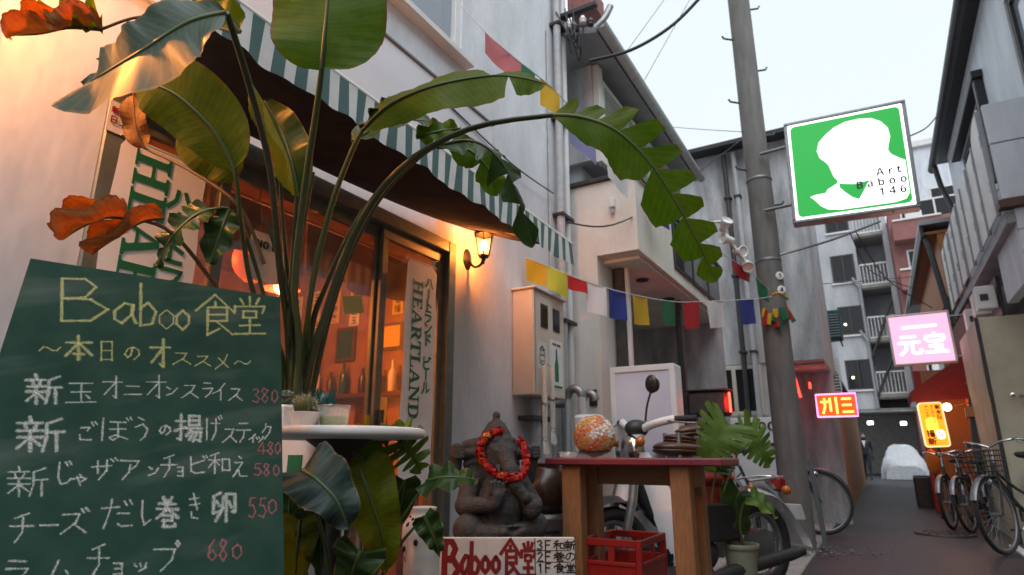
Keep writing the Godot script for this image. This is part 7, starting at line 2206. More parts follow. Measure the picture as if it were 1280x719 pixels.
func statue() -> void:
	var front := Vector3(.86, 0, .51).normalized()
	var at := Vector3(-1.61, .56, -2.60)
	var yaw := atan2(front.x, front.z)
	# wooden plinth
	var pl := thing("plinth", "dark wooden plinth box under the seated statue", "plinth", Vector3(at.x, 0, at.z), yaw - .35)
	bx("box", M.leather_brown, pl, Vector3(-.26, 0, -.15), Vector3(.26, .53, .15), .008)
	bx("top_board", M.leather_brown, pl, Vector3(-.28, .53, -.17), Vector3(.28, .56, .17), .006)
	var t := thing("elephant_statue", "weathered grey stone seated elephant-headed figure wearing a garland", "statue", at, yaw)
	var p := []
	var c := func(a: Array, b: Array, r0: float, r1: float) -> void: p.append([Vector3(a[0], a[1], a[2]), Vector3(b[0], b[1], b[2]), r0, r1])
	c.call([-.14, .02, .02], [.14, .02, .02], .05, .05)
	for s in [-1.0, 1.0]:
		c.call([s * .06, .07, -.01], [s * .175, .07, .07], .07, .062)
		c.call([s * .175, .055, .08], [s * .02, .045, .145], .05, .036)
		c.call([s * .02, .045, .15], [s * .05, .06, .175], .03, .022)
		for k in 4:
			c.call([s * (.01 + k * .014), .075, .165], [s * (.01 + k * .014), .082, .178], .010, .009)
		# ears: a few overlapping flat lobes
		c.call([s * .085, .44, -.005], [s * .135, .43, -.03], .028, .026)
		c.call([s * .09, .40, 0], [s * .155, .39, -.035], .030, .028)
		c.call([s * .085, .36, 0], [s * .13, .345, -.03], .026, .022)
		c.call([s * .035, .405, .098], [s * .045, .407, .100], .014, .013)
		c.call([s * .03, .428, .092], [s * .062, .422, .082], .012, .010)
		c.call([s * .042, .335, .105], [s * .055, .315, .150], .010, .006)
		# rear arms raised beside the ears
		c.call([s * .11, .29, -.03], [s * .20, .275, -.03], .038, .034)
		c.call([s * .20, .275, -.03], [s * .205, .375, .01], .034, .027)
		c.call([s * .205, .39, .012], [s * .205, .41, .016], .034, .030)
		for k in 4:
			c.call([s * .19, .378 + k * .016, .045], [s * .222, .378 + k * .016, .040], .0095, .009)
	c.call([0, .12, .02], [0, .17, .045], .12, .112)
	c.call([0, .2, .02], [0, .28, 0], .098, .085)
	c.call([-.11, .285, 0], [.11, .285, 0], .05, .05)
	# lower arms: one palm raised, the other holding a bowl
	c.call([-.125, .27, .01], [-.175, .165, .04], .046, .042)
	c.call([-.175, .165, .04], [-.085, .175, .145], .042, .030)
	c.call([-.08, .185, .15], [-.075, .215, .155], .032, .032)
	for k in 4:
		c.call([-.105 + k * .019, .225, .165], [-.108 + k * .021, .268 + .006 * (1 - absi(k - 1)), .170], .0105, .009)
	c.call([-.055, .20, .165], [-.038, .235, .172], .011, .009)
	c.call([.125, .27, .01], [.18, .165, .05], .046, .042)
	c.call([.18, .165, .05], [.115, .135, .145], .042, .030)
	c.call([.115, .15, .155], [.115, .165, .155], .042, .046)
	# head, trunk, crown
	c.call([0, .37, .02], [0, .40, .03], .092, .088)
	c.call([0, .43, .055], [0, .40, .09], .05, .045)
	c.call([0, .385, .095], [.004, .325, .135], .044, .036)
	c.call([.004, .325, .135], [.02, .26, .158], .036, .030)
	c.call([.02, .26, .158], [.065, .205, .172], .030, .025)
	c.call([.065, .205, .172], [.105, .195, .165], .025, .022)
	for q in [[.462, .066, .020], [.492, .050, .017], [.517, .036, .014]]:
		for k in 16:
			var a := TAU * k / 16.0
			c.call([sin(a) * q[1], q[0], .012 + cos(a) * q[1]], [sin(a) * q[1] * .93, q[0] + .016, .012 + cos(a) * q[1] * .93], q[2], q[2] * .6)
		c.call([0, q[0], .012], [0, q[0] + .012, .012], q[1] * .95, q[1] * .85)
	c.call([0, .535, .012], [0, .55, .012], .020, .014)
	c.call([0, .572, .012], [0, .574, .012], .019, .018)
	for k in 12:
		var a := TAU * k / 12.0
		c.call([sin(a) * .084, .452, .015 + cos(a) * .084], [sin(a) * .084, .458, .015 + cos(a) * .084], .011, .010)
	for k in 9:
		var a := -1.1 + 2.2 * k / 8.0
		c.call([sin(a) * .085, .245 - .06 * cos(a), .05 + cos(a) * .075], [sin(a) * .085, .247 - .06 * cos(a), .05 + cos(a) * .075], .009, .009)
	put(body(p, .0062, .0075, .0022), "figure", M.stone_statue, t)
	# garland of red blossoms hung round the face
	var g := thing("flower_garland", "red blossom garland with yellow specks hung round the statue head", "garland", at, yaw)
	var loop := curve([Vector3(-.02, .50, .085), Vector3(-.085, .47, .075), Vector3(-.115, .405, .07), Vector3(-.105, .35, .10), Vector3(-.065, .305, .135), Vector3(.0, .288, .182), Vector3(.06, .30, .16), Vector3(.10, .345, .125), Vector3(.115, .41, .085), Vector3(.10, .455, .07)], 64)
	var rb := MB.new()
	var yb := MB.new()
	for i in 64:
		for k in 9:
			var d := Vector3(rng.randfn(), rng.randfn(), rng.randfn()).normalized()
			var q: Vector3 = loop[i] + d * rng.randf_range(.006, .017)
			var tgt := yb if rng.randf() < .05 else rb
			var s := d.cross(Vector3.UP).normalized() * rng.randf_range(.007, .013)
			var u := s.cross(d).normalized() * rng.randf_range(.006, .011)
			tgt.quad(q - s - u, q + s - u + d * .005, q + s + u, q - s + u + d * .005)
			tgt.ball(q, Vector3(rng.randf_range(.003, .007), rng.randf_range(.003, .007), rng.randf_range(.003, .007)), 6)
	put(rb, "red_blossoms", M.red_flower, g)
	put(yb, "yellow_blossoms", M.yellow_flower, g)

func corner_pots() -> void:
	var d := thing("metal_drum", "dull grey metal drum with a side handle behind the statue", "drum", Vector3(-1.66, 0, -3.22))
	var mb := MB.new()
	mb.lathe([Vector2(0, 0), Vector2(.165, 0), Vector2(.168, .02), Vector2(.165, .04), Vector2(.165, .60), Vector2(.172, .61), Vector2(.172, .64), Vector2(.0, .645)], Transform3D.IDENTITY, 32)
	put(mb, "body", M.steel_dull, d)
	tb("handle", M.dark_metal, d, [Vector3(.06, .56, .155), Vector3(.06, .56, .19), Vector3(.11, .56, .165), Vector3(.13, .56, .11)], .009, 8)
	tb("handle", M.dark_metal, d, [Vector3(.06, .50, .155), Vector3(.06, .50, .19), Vector3(.11, .50, .165), Vector3(.13, .50, .11)], .009, 8)
	var j := thing("brown_jar", "dark brown glazed jar standing on the metal drum", "jar", Vector3(-1.665, .645, -3.22))
	mb = MB.new()
	mb.lathe([Vector2(0, 0), Vector2(.125, 0), Vector2(.142, .05), Vector2(.148, .10), Vector2(.142, .15), Vector2(.12, .20), Vector2(.095, .225), Vector2(.09, .24), Vector2(.10, .252), Vector2(.10, .262), Vector2(.085, .262), Vector2(.08, .24)], Transform3D.IDENTITY, 36)
	put(mb, "jar_body", M.jar_brown, j)
	var p: Vector3 = Vector3(-1.5099, 0.5777, -1.9347)
	var v := thing("speckled_vase", "pale floor vase with black ink brushmarks beside the statue", "vase", Vector3(p.x, 0, p.z))
	var top: Vector3 = Vector3(-1.4869, 0.7469, -1.8951)
	var h := top.y
	mb = MB.new()
	mb.lathe([Vector2(0, 0), Vector2(.055, 0), Vector2(.06, .03), Vector2(.062, h * .4), Vector2(.066, h - .14), Vector2(.076, h - .09), Vector2(.074, h - .05), Vector2(.050, h - .015), Vector2(.046, h), Vector2(.052, h + .012), Vector2(.046, h + .014), Vector2(.04, h - .01)], Transform3D.IDENTITY, 36)
	put(mb, "vase_body", M.white_board, v)
	for i in 46:
		var a := rng.randf() * TAU
		var y := h - .02 - absf(rng.randfn(0, .06)) if i < 34 else rng.randf_range(.2, h - .1)
		var r := .0765 if y < h - .05 else lerpf(.0745, .052, (y - h + .05) / .035)
		if y < h - .14: r = .0668
		var dir := Vector3(cos(a), 0, sin(a))
		var b := MB.new()
		b.ball(dir * (r - .004) + Vector3(0, y, 0), Vector3(rng.randf_range(.004, .010), rng.randf_range(.006, .016), .0048), 8, Basis(Vector3.UP, -a + PI * .5) * Basis(Vector3(0, 0, 1), rng.randf_range(-1, 1)))
		put(b, "ink_mark", M.black_ink, v)

func name_board() -> void:
	var r: Vector3 = Vector3(0.8639, 0.0000, -0.5036)
	var c: Vector3 = Vector3(-1.4119, 0.6144, -2.3401)
	var t := thing("name_board", "white painted board with red brush name and black floor list", "sign")
	t.transform = facing(c, r, Vector3.UP)
	var s := .00331
	bx("board", M.white_board, t, Vector3(-.262, -.30, -.016), Vector3(.30, .003, 0), .003)
	bx("divider", M.black_ink, t, Vector3((668 - 627.5) * s, -.29, .0006), Vector3((669.2 - 627.5) * s, 0, .0012))
	var m := MB.new()
	for q in [["B", 563, 698, 22, 42, 7.5], ["a", 582.5, 704, 12, 22, 5.6], ["b", 594.5, 696, 12, 36, 5.2], ["o", 607, 704, 10, 18, 5.2], ["o", 620, 704, 10, 18, 5.2], ["食", 638, 695, 24, 41, 4.2], ["堂", 660, 697, 18, 39, 4.0]]:
		for st in strokes_of(q[0]):
			var pts := []
			for k in curve2(st):
				pts.append(Vector2((q[1] - 627.5 + k.x * q[3]) * s, (673 - q[2] + k.y * q[4]) * s))
			m.ribbon(pts, q[5] * s, .0012 + .0001 * (m.v.size() % 7), Transform3D.IDENTITY)
	put(m, "red_name", M.red_ink, t)
	m = MB.new()
	var y := 681.0
	for row in [["3", "F", "和", "新"], ["2", "F", "巻", "の"], ["1", "F", "食", "堂"]]:
		var x := 675.0
		for g in row:
			var w := 8.0 if x < 690 else 13.0
			for st in strokes_of(g):
				var pts := []
				for k in curve2(st):
					pts.append(Vector2((x - 627.5 + k.x * w) * s, (673 - y + k.y * 10.5) * s))
				m.ribbon(pts, (1.7 if w < 9 else 1.5) * s, .0012 + .0001 * (m.v.size() % 7), Transform3D.IDENTITY)
			x += 9.5 if x < 684 else 14.0
		y += 13.2
	for yy in [687.4, 700.6]:
		m.ribbon([Vector2((670 - 627.5) * s, (673 - yy) * s), Vector2((712 - 627.5) * s, (673 - yy) * s)], .9 * s, .0012, Transform3D.IDENTITY)
	put(m, "floor_list", M.black_ink, t)
	for x in [-.22, .25]:
		bx("leg", M.post_wood, t, Vector3(x - .015, -c.y, -.04), Vector3(x + .015, -.02, -.0165), .003)

# ---------------------------------------------------------------- bar table, crates, small things on it
func bar_table() -> void:
	var t := thing("bar_table", "maroon topped bar table on rough square wooden legs", "table")
	bx("table_top", M.table_maroon, t, Vector3(-1.49, .898, -2.88), Vector3(-.615, .932, -3.26), .006)
	for x in [[-1.415, -1.315], [-.865, -.775]]:
		for z in [[-2.92, -3.0], [-3.14, -3.22]]:
			bx("leg", M.post_wood, t, Vector3(x[0], 0, z[0]), Vector3(x[1], .898, z[1]), .005)
	bx("apron", M.wood_x, t, Vector3(-1.315, .80, -3.15), Vector3(-.865, .896, -3.18), .003)
	bx("apron", M.wood_x, t, Vector3(-.80, .80, -3.0), Vector3(-.77, .896, -3.14), .003)
	for k in 2:
		var c := thing("beer_crate", ["red plastic bottle crate under the bar table, upper of two", "red plastic bottle crate under the bar table, lower of two"][k], "crate", Vector3(-1.19, .281 * k * -1.0 + .281, -3.18))
		c.position.y = .281 if k == 0 else .0
		var w := .15
		var d := .20
		var h := .275
		bx("floor", M.crate_red, c, Vector3(-w, 0, -d), Vector3(w, .02, d), .004)
		for s in [-1.0, 1.0]:
			for q in [-1.0, 1.0]:
				bx("corner_post", M.crate_red, c, Vector3(s * w, .02, q * d), Vector3(s * (w - .028), h, q * (d - .028)), .004)
			# long and short sides: lower panel, hand slots, top rim
			bx("side_panel", M.crate_red, c, Vector3(s * (w - .003), .02, -d + .028), Vector3(s * (w - .012), h - .10, d - .028), .002)
			bx("rim", M.crate_red, c, Vector3(s * w, h - .035, -d + .028), Vector3(s * (w - .016), h, d - .028), .004)
			bx("end_panel", M.crate_red, c, Vector3(-w + .028, .02, s * (d - .003)), Vector3(w - .028, h - .10, s * (d - .012)), .002)
			bx("rim", M.crate_red, c, Vector3(-w + .028, h - .035, s * d), Vector3(w - .028, h, s * (d - .016)), .004)
			bx("slot_bar", M.crate_red, c, Vector3(-.016, h - .10, s * (d - .002)), Vector3(.016, h - .035, s * (d - .014)), .002)
			bx("slot_bar", M.crate_red, c, Vector3(s * (w - .002), h - .10, -.016), Vector3(s * (w - .014), h - .035, .016), .002)
			bx("rib", M.crate_red, c, Vector3(-w + .028, h - .118, s * (d + .002)), Vector3(w - .028, h - .10, s * (d - .013)), .002)
			bx("rib", M.crate_red, c, Vector3(s * (w + .002), h - .118, -d + .028), Vector3(s * (w - .013), h - .10, d - .028), .002)
	var g := thing("clear_tray", "small clear plastic tray on the maroon table", "tray", Vector3(-1.40, .9325, -2.98))
	var mb := MB.new()
	mb.lathe([Vector2(0, .002), Vector2(.04, .002), Vector2(.052, .03), Vector2(.053, .03), Vector2(.042, 0), Vector2(0, 0)], Transform3D.IDENTITY, 24)
	put(mb, "dish", M.jar_glass, g)

func torus(mb: MB, c: Vector3, axis: Vector3, R: float, r: float, seg: int = 36, sides: int = 8, a0: float = 0.0, a1: float = TAU) -> void:
	var u := axis.cross(Vector3.UP)
	if u.length() < .1:
		u = axis.cross(Vector3.RIGHT)
	u = u.normalized()
	var w := axis.cross(u).normalized()
	var pts := []
	for i in seg + 1:
		var a := lerpf(a0, a1, float(i) / seg)
		pts.append(c + (u * cos(a) + w * sin(a)) * R)
	mb.tube(pts, r, sides, a1 - a0 < TAU - .01)

func wheel(parent: Node, c: Vector3, R: float, r: float, spokes: int, disc: bool) -> void:
	var mb := MB.new()
	torus(mb, c, Vector3(0, 0, 1), R - r, r)
	var o := put(mb, "wheel", M.black_rubber, parent)
	mb = MB.new()
	torus(mb, c, Vector3(0, 0, 1), R - r * 2.0, r * .55)
	put(mb, "rim", M.steel_dull, o)
	mb = MB.new()
	for i in spokes:
		var a := TAU * i / spokes
		var d := Vector3(cos(a), sin(a), 0)
		var e := Vector3(cos(a + .35), sin(a + .35), 0)
		mb.tube([c + e * r * 1.2 + Vector3(0, 0, .025 * (1 if i % 2 == 0 else -1)), c + d * (R - r * 2.0)], .0022, 4, false)
	put(mb, "spokes", M.steel_dull, o)
	mb = MB.new()
	mb.tube([c - Vector3(0, 0, .045), c + Vector3(0, 0, .045)], r * (2.4 if disc else .95), 14)
	put(mb, "hub", M.steel_dull, o)

func scooter() -> void:
	var f: Vector3 = Vector3(-1.5066, 0.6142, -3.6879)
	var b: Vector3 = Vector3(-0.8003, 0.5574, -4.8730)
	var dir := Vector3(f.x - b.x, 0, f.z - b.z).normalized()
	var at := (f + b) * .5
	var yaw := atan2(-dir.z, dir.x)
	var t := thing("scooter", "white step-through motor scooter with brown saddle parked behind the bar table", "scooter", Vector3(at.x, .05, at.z), yaw)
	t.scale = Vector3.ONE * 1.06
	wheel(t, Vector3(.60, .28, 0), .28, .04, 28, true)
	wheel(t, Vector3(-.60, .28, 0), .28, .042, 28, true)
	# steering: fork, headlight, bars, mirror
	for s in [-1.0, 1.0]:
		tb("fork", M.steel_dull, t, [Vector3(.60, .28, s * .075), Vector3(.50, .60, s * .075), Vector3(.44, .82, s * .05)], [.022, .028, .03], 10)
	tb("steering_column", M.white_gloss, t, [Vector3(.50, .58, 0), Vector3(.38, .98, 0)], [.06, .05], 12)
	var mb := MB.new()
	mb.ball(Vector3(.38, 1.0, 0), Vector3(.08, .055, .065), 18)
	put(mb, "handlebar_cowl", M.dark_metal, t)
	for s in [-1.0, 1.0]:
		tb("handlebar", M.white_gloss, t, curve([Vector3(.37, 1.0, s * .05), Vector3(.35, 1.03, s * .16), Vector3(.29, 1.05, s * .24)], 8), .024, 10)
		tb("grip", M.black_rubber, t, [Vector3(.30, 1.048, s * .23), Vector3(.235, 1.05, s * .36)], .019, 10)
		tb("lever", M.chrome, t, curve([Vector3(.33, 1.04, s * .22), Vector3(.32, 1.03, s * .28), Vector3(.27, 1.02, s * .38)], 6), .006, 6)
	var mr := tb("mirror", M.black, t, curve([Vector3(.36, 1.04, -.06), Vector3(.35, 1.13, -.07), Vector3(.33, 1.22, -.09)], 8), .007, 6)
	mb = MB.new()
	mb.ball(Vector3(.325, 1.265, -.095), Vector3(.022, .058, .045), 16, Basis(Vector3.UP, .3))
	put(mb, "mirror_head", M.mirror_back, mr)
	mb = MB.new()
	mb.ball(Vector3(.302, 1.265, -.095), Vector3(.004, .05, .038), 16, Basis(Vector3.UP, .3))
	put(mb, "mirror_glass", M.chrome, mr)
	# leg shield: curved white sheets either side
	for s in [-1.0, 1.0]:
		mb = MB.new()
		var nn := 12
		for i in nn + 1:
			var k := i / float(nn)
			var wd := lerpf(.10, .20, sin(k * PI * .75))
			for j in 5:
				var u := j / 4.0
				mb.vert(Vector3(lerpf(.47, .20, k) - .06 * u * u, lerpf(.86, .22, k), s * (.03 + wd * u)), Vector3(.85, .3, s * .4).normalized())
		for i in nn:
			for j in 4:
				var q := i * 5 + j
				mb.quadi(q, q + 1, q + 6, q + 5)
		put(mb, "leg_shield", M.white_gloss, t)
	# front mudguard and rear mudguard
	for q in [[Vector3(.60, .28, 0), .34, .2, 2.3, .058, "front_mudguard"], [Vector3(-.60, .28, 0), .35, .3, 2.9, .075, "rear_mudguard"]]:
		mb = MB.new()
		for i in 21:
			var a: float = lerpf(q[2], q[3], i / 20.0)
			for j in 7:
				var u := (j / 6.0 - .5) * 2.0
				var rr: float = q[1] - .035 * u * u
				mb.vert(q[0] + Vector3(cos(a) * rr, sin(a) * rr, u * q[4]), Vector3(cos(a), sin(a), u * .5).normalized())
		for i in 20:
			for j in 6:
				var k := i * 7 + j
				mb.quadi(k, k + 1, k + 8, k + 7)
		put(mb, q[5], M.white_gloss if q[5] == "rear_mudguard" else M.dark_metal, t)
	# tail flap reaching past the wheel
	mb = MB.new()
	mb.prism(PackedVector2Array([Vector2(-.72, .66), Vector2(-.60, .70), Vector2(-.84, .50), Vector2(-1.02, .30), Vector2(-1.04, .24), Vector2(-.96, .26), Vector2(-.80, .48)]), .13, Transform3D(Basis.IDENTITY, Vector3(0, 0, -.065)))
	put(mb, "tail_flap", M.white_gloss, t)
	# frame, engine, tank cover, side box
	tb("frame_tube", M.dark_metal, t, curve([Vector3(.44, .80, 0), Vector3(.30, .52, 0), Vector3(.05, .40, 0), Vector3(-.20, .50, 0), Vector3(-.50, .60, 0)], 14), .05, 10)
	mb = MB.new()
	mb.tube([Vector3(.24, .30, 0), Vector3(.02, .27, 0)], [.062, .075], 14)
	mb.ball(Vector3(-.03, .27, .06), Vector3(.12, .10, .06), 16)
	mb.ball(Vector3(-.03, .27, -.06), Vector3(.12, .10, .06), 16)
	for i in 7:
		mb.tube([Vector3(.10 + i * .02, .29, 0), Vector3(.106 + i * .02, .29, 0)], .082, 14)
	put(mb, "engine", M.dark_metal, t)
	tb("exhaust", M.dark_metal, t, curve([Vector3(.10, .22, -.06), Vector3(.0, .15, -.11), Vector3(-.3, .18, -.13), Vector3(-.85, .24, -.13)], 12), [.018, .018, .018, .018, .02, .03, .038, .04, .04, .04, .038, .03], 10)
	bx("side_cover", M.red_paint, t, Vector3(-.02, .52, -.11), Vector3(-.34, .68, .11), .03)
	bx("battery_box", M.black, t, Vector3(.0, .34, -.14), Vector3(-.28, .56, -.10), .02)
	bx("battery_box", M.black, t, Vector3(.0, .34, .10), Vector3(-.28, .56, .14), .02)
	mb = MB.new()
	mb.ball(Vector3(-.15, .70, 0), Vector3(.24, .055, .13), 20)
	put(mb, "fuel_cover", M.red_paint, t)
	# brown saddle in two steps: rider and pillion
	for q in [[Vector3(.04, .885, 0), Vector3(.20, .045, .12), .04, "rider_saddle"], [Vector3(.03, .945, 0), Vector3(.12, .026, .085), .10, "middle_saddle"], [Vector3(-.05, 1.0, 0), Vector3(.13, .034, .085), -.10, "top_saddle"]]:
		mb = MB.new()
		mb.ball(q[0], q[1], 20, Basis(Vector3(0, 0, 1), q[2]))
		mb.ball(q[0] - Vector3(.0, .02, 0), q[1] * Vector3(1.03, .7, 1.03), 20, Basis(Vector3(0, 0, 1), q[2]))
		put(mb, q[3], M.leather_brown, t)
	for x in [-.10, .10]:
		tb("spring", M.chrome, t, [Vector3(x, .66, .06), Vector3(x, .98, .06)], .016, 8)
		tb("spring", M.chrome, t, [Vector3(x, .66, -.06), Vector3(x, .98, -.06)], .016, 8)
	# rear rack, lights, plate
	tb("rear_rack", M.chrome, t, curve([Vector3(-.45, .68, .09), Vector3(-.75, .70, .09), Vector3(-.84, .70, 0), Vector3(-.75, .70, -.09), Vector3(-.45, .68, -.09)], 16), .008, 6)
	bx("tail_light", M.red_lens, t, Vector3(-.80, .60, -.045), Vector3(-.88, .70, .045), .015)
	for s in [-1.0, 1.0]:
		mb = MB.new()
		mb.ball(Vector3(-.74, .62, s * .14), Vector3(.03, .03, .03), 12)
		put(mb, "indicator", mat("amber_lens", Color(.45, .12, .01), .15), t)
		tb("indicator_stem", M.black, t, [Vector3(-.74, .62, s * .05), Vector3(-.74, .62, s * .12)], .008, 6)
		mb = MB.new()
		mb.ball(Vector3(.47, .92, s * .13), Vector3(.03, .03, .03), 12)
		put(mb, "indicator", M.amber_lens, t)
	mb = MB.new()
	var px := Transform3D(Basis(Vector3(.25, 0, 1).normalized(), Vector3(.45, .9, 0).normalized(), Vector3(-.9, .45, .2).normalized()).orthonormalized(), Vector3(-.93, .47, .0))
	mb.prism(rounded_rect(.095, .055, .012), .004, px)
	var lp := put(mb, "licence_plate", M.white_paint, t)
	lettering("38", M.green_ink, lp, px.translated_local(Vector3(0, -.01, .006)), .05, "Droid Sans", 700, .002, "numerals")
	tb("stand", M.dark_metal, t, [Vector3(-.05, .22, .08), Vector3(-.12, -.045, .17)], .012, 6)
	tb("stand", M.dark_metal, t, [Vector3(-.05, .22, -.08), Vector3(-.12, -.045, -.17)], .012, 6)
	mb = MB.new()
	mb.lathe([Vector2(.0, .0), Vector2(.08, .01), Vector2(.095, .06), Vector2(.075, .11)], Transform3D(Basis(Vector3(0, 0, 1), PI * .5), Vector3(.50, .87, 0)), 20)
	put(mb, "headlight", M.chrome, t)
	# helmet resting on the front of the bars
	var hc: Vector3 = Vector3(-1.4159, 1.0515, -3.3640)
	var h := thing("helmet", "round peach helmet printed with white and yellow daisies", "helmet", hc, deg_to_rad(30))
	mb = MB.new()
	mb.ball(Vector3.ZERO, Vector3(.116, .115, .116), 36)
	put(mb, "shell", mat("helmet_peach", Color(.60, .36, .26), .25), h)
	mb = MB.new()
	torus(mb, Vector3(0, -.083, 0), Vector3.UP, .083, .008, 32, 8)
	put(mb, "trim", M.leather_brown, h)
	var k := 0
	for i in 70:
		# evenly spread points on the shell
		var yy := 1.0 - 1.75 * (i + .5) / 70.0
		var rr := sqrt(1.0 - yy * yy)
		var an := i * 2.39996
		var d := Vector3(cos(an) * rr, yy, sin(an) * rr)
		var x := d.cross(Vector3.UP if absf(d.y) < .9 else Vector3.RIGHT).normalized()
		var up := x.cross(d)
		var fm := MB.new()
		var sz := .0105 + .004 * (i % 3)
		for q in 5:
			var a := TAU * q / 5.0 + i
			var pc := (d * .1165 + (x * cos(a) + up * sin(a)) * sz)
			fm.ball(pc, Vector3(.0078, .0078, .0012) * (1.0 + .15 * (i % 3)), 7, Basis(x, up, d))
		put(fm, "petals", [M.ceramic_white, M.ceramic_white, M.yellow_flower, mat("petal_orange", Color(.60, .16, .05), .4)][(i % 4) if yy > -.1 else 2 + i % 2], h)
		fm = MB.new()
		fm.ball(d * .118, Vector3(.006, .006, .0014), 7, Basis(x, up, d))
		put(fm, "flower_centre", [M.yellow_flower, M.ceramic_white, M.yellow_flower][i % 3], h)

func white_panel() -> void:
	var t := thing("panel_sign", "tall blank white framed sign box standing at the porch", "sign")
	bx("casing", M.white_paint, t, Vector3(-1.635, 0.0, -4.22), Vector3(-1.165, 1.555, -4.38), .008)
	bx("face", M.panel_lilac, t, Vector3(-1.60, .04, -4.2165), Vector3(-1.205, 1.515, -4.2195))
	for q in [[Vector3(-1.635, 1.515, -4.208), Vector3(-1.165, 1.556, -4.2205)], [Vector3(-1.635, 0.0, -4.208), Vector3(-1.165, .04, -4.2205)], [Vector3(-1.635, .04, -4.208), Vector3(-1.60, 1.515, -4.2205)], [Vector3(-1.205, .04, -4.208), Vector3(-1.165, 1.515, -4.2205)]]:
		bx("frame", M.white_paint, t, q[0], q[1], .002)
	var d := thing("box_lamp", "dark grey box lamp with a red glowing end on a post", "lamp")
	bx("casing", M.dark_metal, d, Vector3(-1.46, 1.27, -5.58), Vector3(-1.10, 1.49, -5.78), .03)
	bx("cap", M.dark_metal, d, Vector3(-1.47, 1.49, -5.57), Vector3(-1.09, 1.505, -5.79), .005)
	bx("red_strip", glow("strip_red", Color(1.0, .06, .03), 3.0), d, Vector3(-1.098, 1.30, -5.60), Vector3(-1.085, 1.47, -5.63), .003)
	bx("post", M.dark_metal, d, Vector3(-1.32, .12, -5.65), Vector3(-1.26, 1.27, -5.71), .004)
	lamp("box_lamp_light", Vector3(-1.05, 1.38, -5.58), Color(1.0, .1, .06), .06, .05)

func monstera() -> void:
	var p: Vector3 = Vector3(-0.8931, 0.1929, -4.5134)
	var foot := Vector3(p.x, 0, p.z)
	var bl := thing("concrete_block", "low concrete block under the potted split-leaf plant", "block", foot)
	bx("block", M.concrete, bl, Vector3(-.16, .0, -.12), Vector3(.16, .14, .12), .008)
	var t := thing("monstera_plant", "potted monstera with split leaves standing by the utility pole", "plant")
	pot(t, foot + Vector3(0, .14, 0), .112, .245, M.pot_clay)
	var o := foot + Vector3(0, .35, 0)
	var cam := Vector3(.5, .1, .85)
	var cut := [.14, .27, .39, .50, .61, .72, .83]
	var base := {"kind": "lobed", "left": cut, "right": cut, "gap": .014, "join": .36, "fold": .10, "slant0": -.65, "slant1": .45, "n": 48, "twist": .15, "rib": .004}
	var defs := [
		[[Vector3(-0.8386, 1.1382, -4.1890), Vector3(-0.8754, 1.0778, -4.1504), Vector3(-0.9223, 0.9891, -4.1269), Vector3(-0.9979, 0.8522, -4.1257)], .20, Vector3(.45, .35, .85), base],
		[[Vector3(-0.7786, 1.0653, -4.3067), Vector3(-0.7253, 1.0348, -4.3234), Vector3(-0.6788, 0.9699, -4.3588), Vector3(-0.6436, 0.8802, -4.4194)], .18, Vector3(.5, .3, .8), base],
		[[Vector3(-0.7536, 0.6860, -4.3202), Vector3(-0.7146, 0.6582, -4.3277), Vector3(-0.6746, 0.6201, -4.3510), Vector3(-0.6357, 0.5658, -4.4026)], .10, Vector3(.45, .75, .5), {"kind": "heart", "fold": .12, "slant0": -.6, "slant1": .3, "rib": .004}],
		[[Vector3(-0.8505, 0.7114, -4.4357), Vector3(-0.8800, 0.6461, -4.4269), Vector3(-0.8704, 0.5357, -4.4551), Vector3(-0.8376, 0.4448, -4.5028)], .13, Vector3(.5, .3, .8), {"kind": "heart", "fold": .1, "slant0": -.6, "slant1": .3, "rib": .004}],
		[[Vector3(-0.9907, 0.8369, -4.3746), Vector3(-1.0065, 0.7863, -4.3572), Vector3(-1.0216, 0.7096, -4.3725), Vector3(-1.0197, 0.6227, -4.4008)], .09, Vector3(.5, .2, .85), {"kind": "heart", "fold": .12, "slant0": -.6, "slant1": .3, "rib": .004}],
		[[Vector3(-0.9249, 0.9140, -4.3887), Vector3(-0.9585, 0.8369, -4.3934), Vector3(-0.9495, 0.7341, -4.4308)], .10, Vector3(.4, .1, .9), base]]
	var k := 0
	for d in defs:
		leaf(t, d[0], d[1], d[2], M.leaf_monstera if k < 3 else M.leaf_dark, d[3])
		k += 1
	var bend := [[Vector3(-1.0052, 0.5890, -4.3239), Vector3(-0.9575, 0.8397, -4.2731)], [Vector3(-0.9608, 0.6352, -4.3952), Vector3(-0.8581, 0.8891, -4.3756)], [Vector3(-0.8673, 0.5138, -4.4278), Vector3(-0.8174, 0.6430, -4.3565)], [Vector3(-0.9338, 0.5337, -4.4428), Vector3(-0.9018, 0.6352, -4.4297)], [Vector3(-1.0097, 0.5286, -4.4601), Vector3(-1.0047, 0.7341, -4.3986)], [Vector3(-0.9637, 0.5286, -4.4869), Vector3(-0.9287, 0.7855, -4.4268)]]
	for i in 6:
		stalk(t, [o + Vector3(rng.randf_range(-.04, .04), -.01, rng.randf_range(-.04, .04)), bend[i][0], bend[i][1], defs[i][0][0]], .010, .005, mat("stalk_pale", Color(.14, .17, .07), .5))
	tb("stem", M.stalk_dry, t, curve([o + Vector3(.02, -.02, 0), Vector3(-0.9510, 0.4259, -4.4306), Vector3(-0.9754, 0.5116, -4.3895)], 8), [.022, .024, .025, .024, .022, .02, .018, .014], 10)

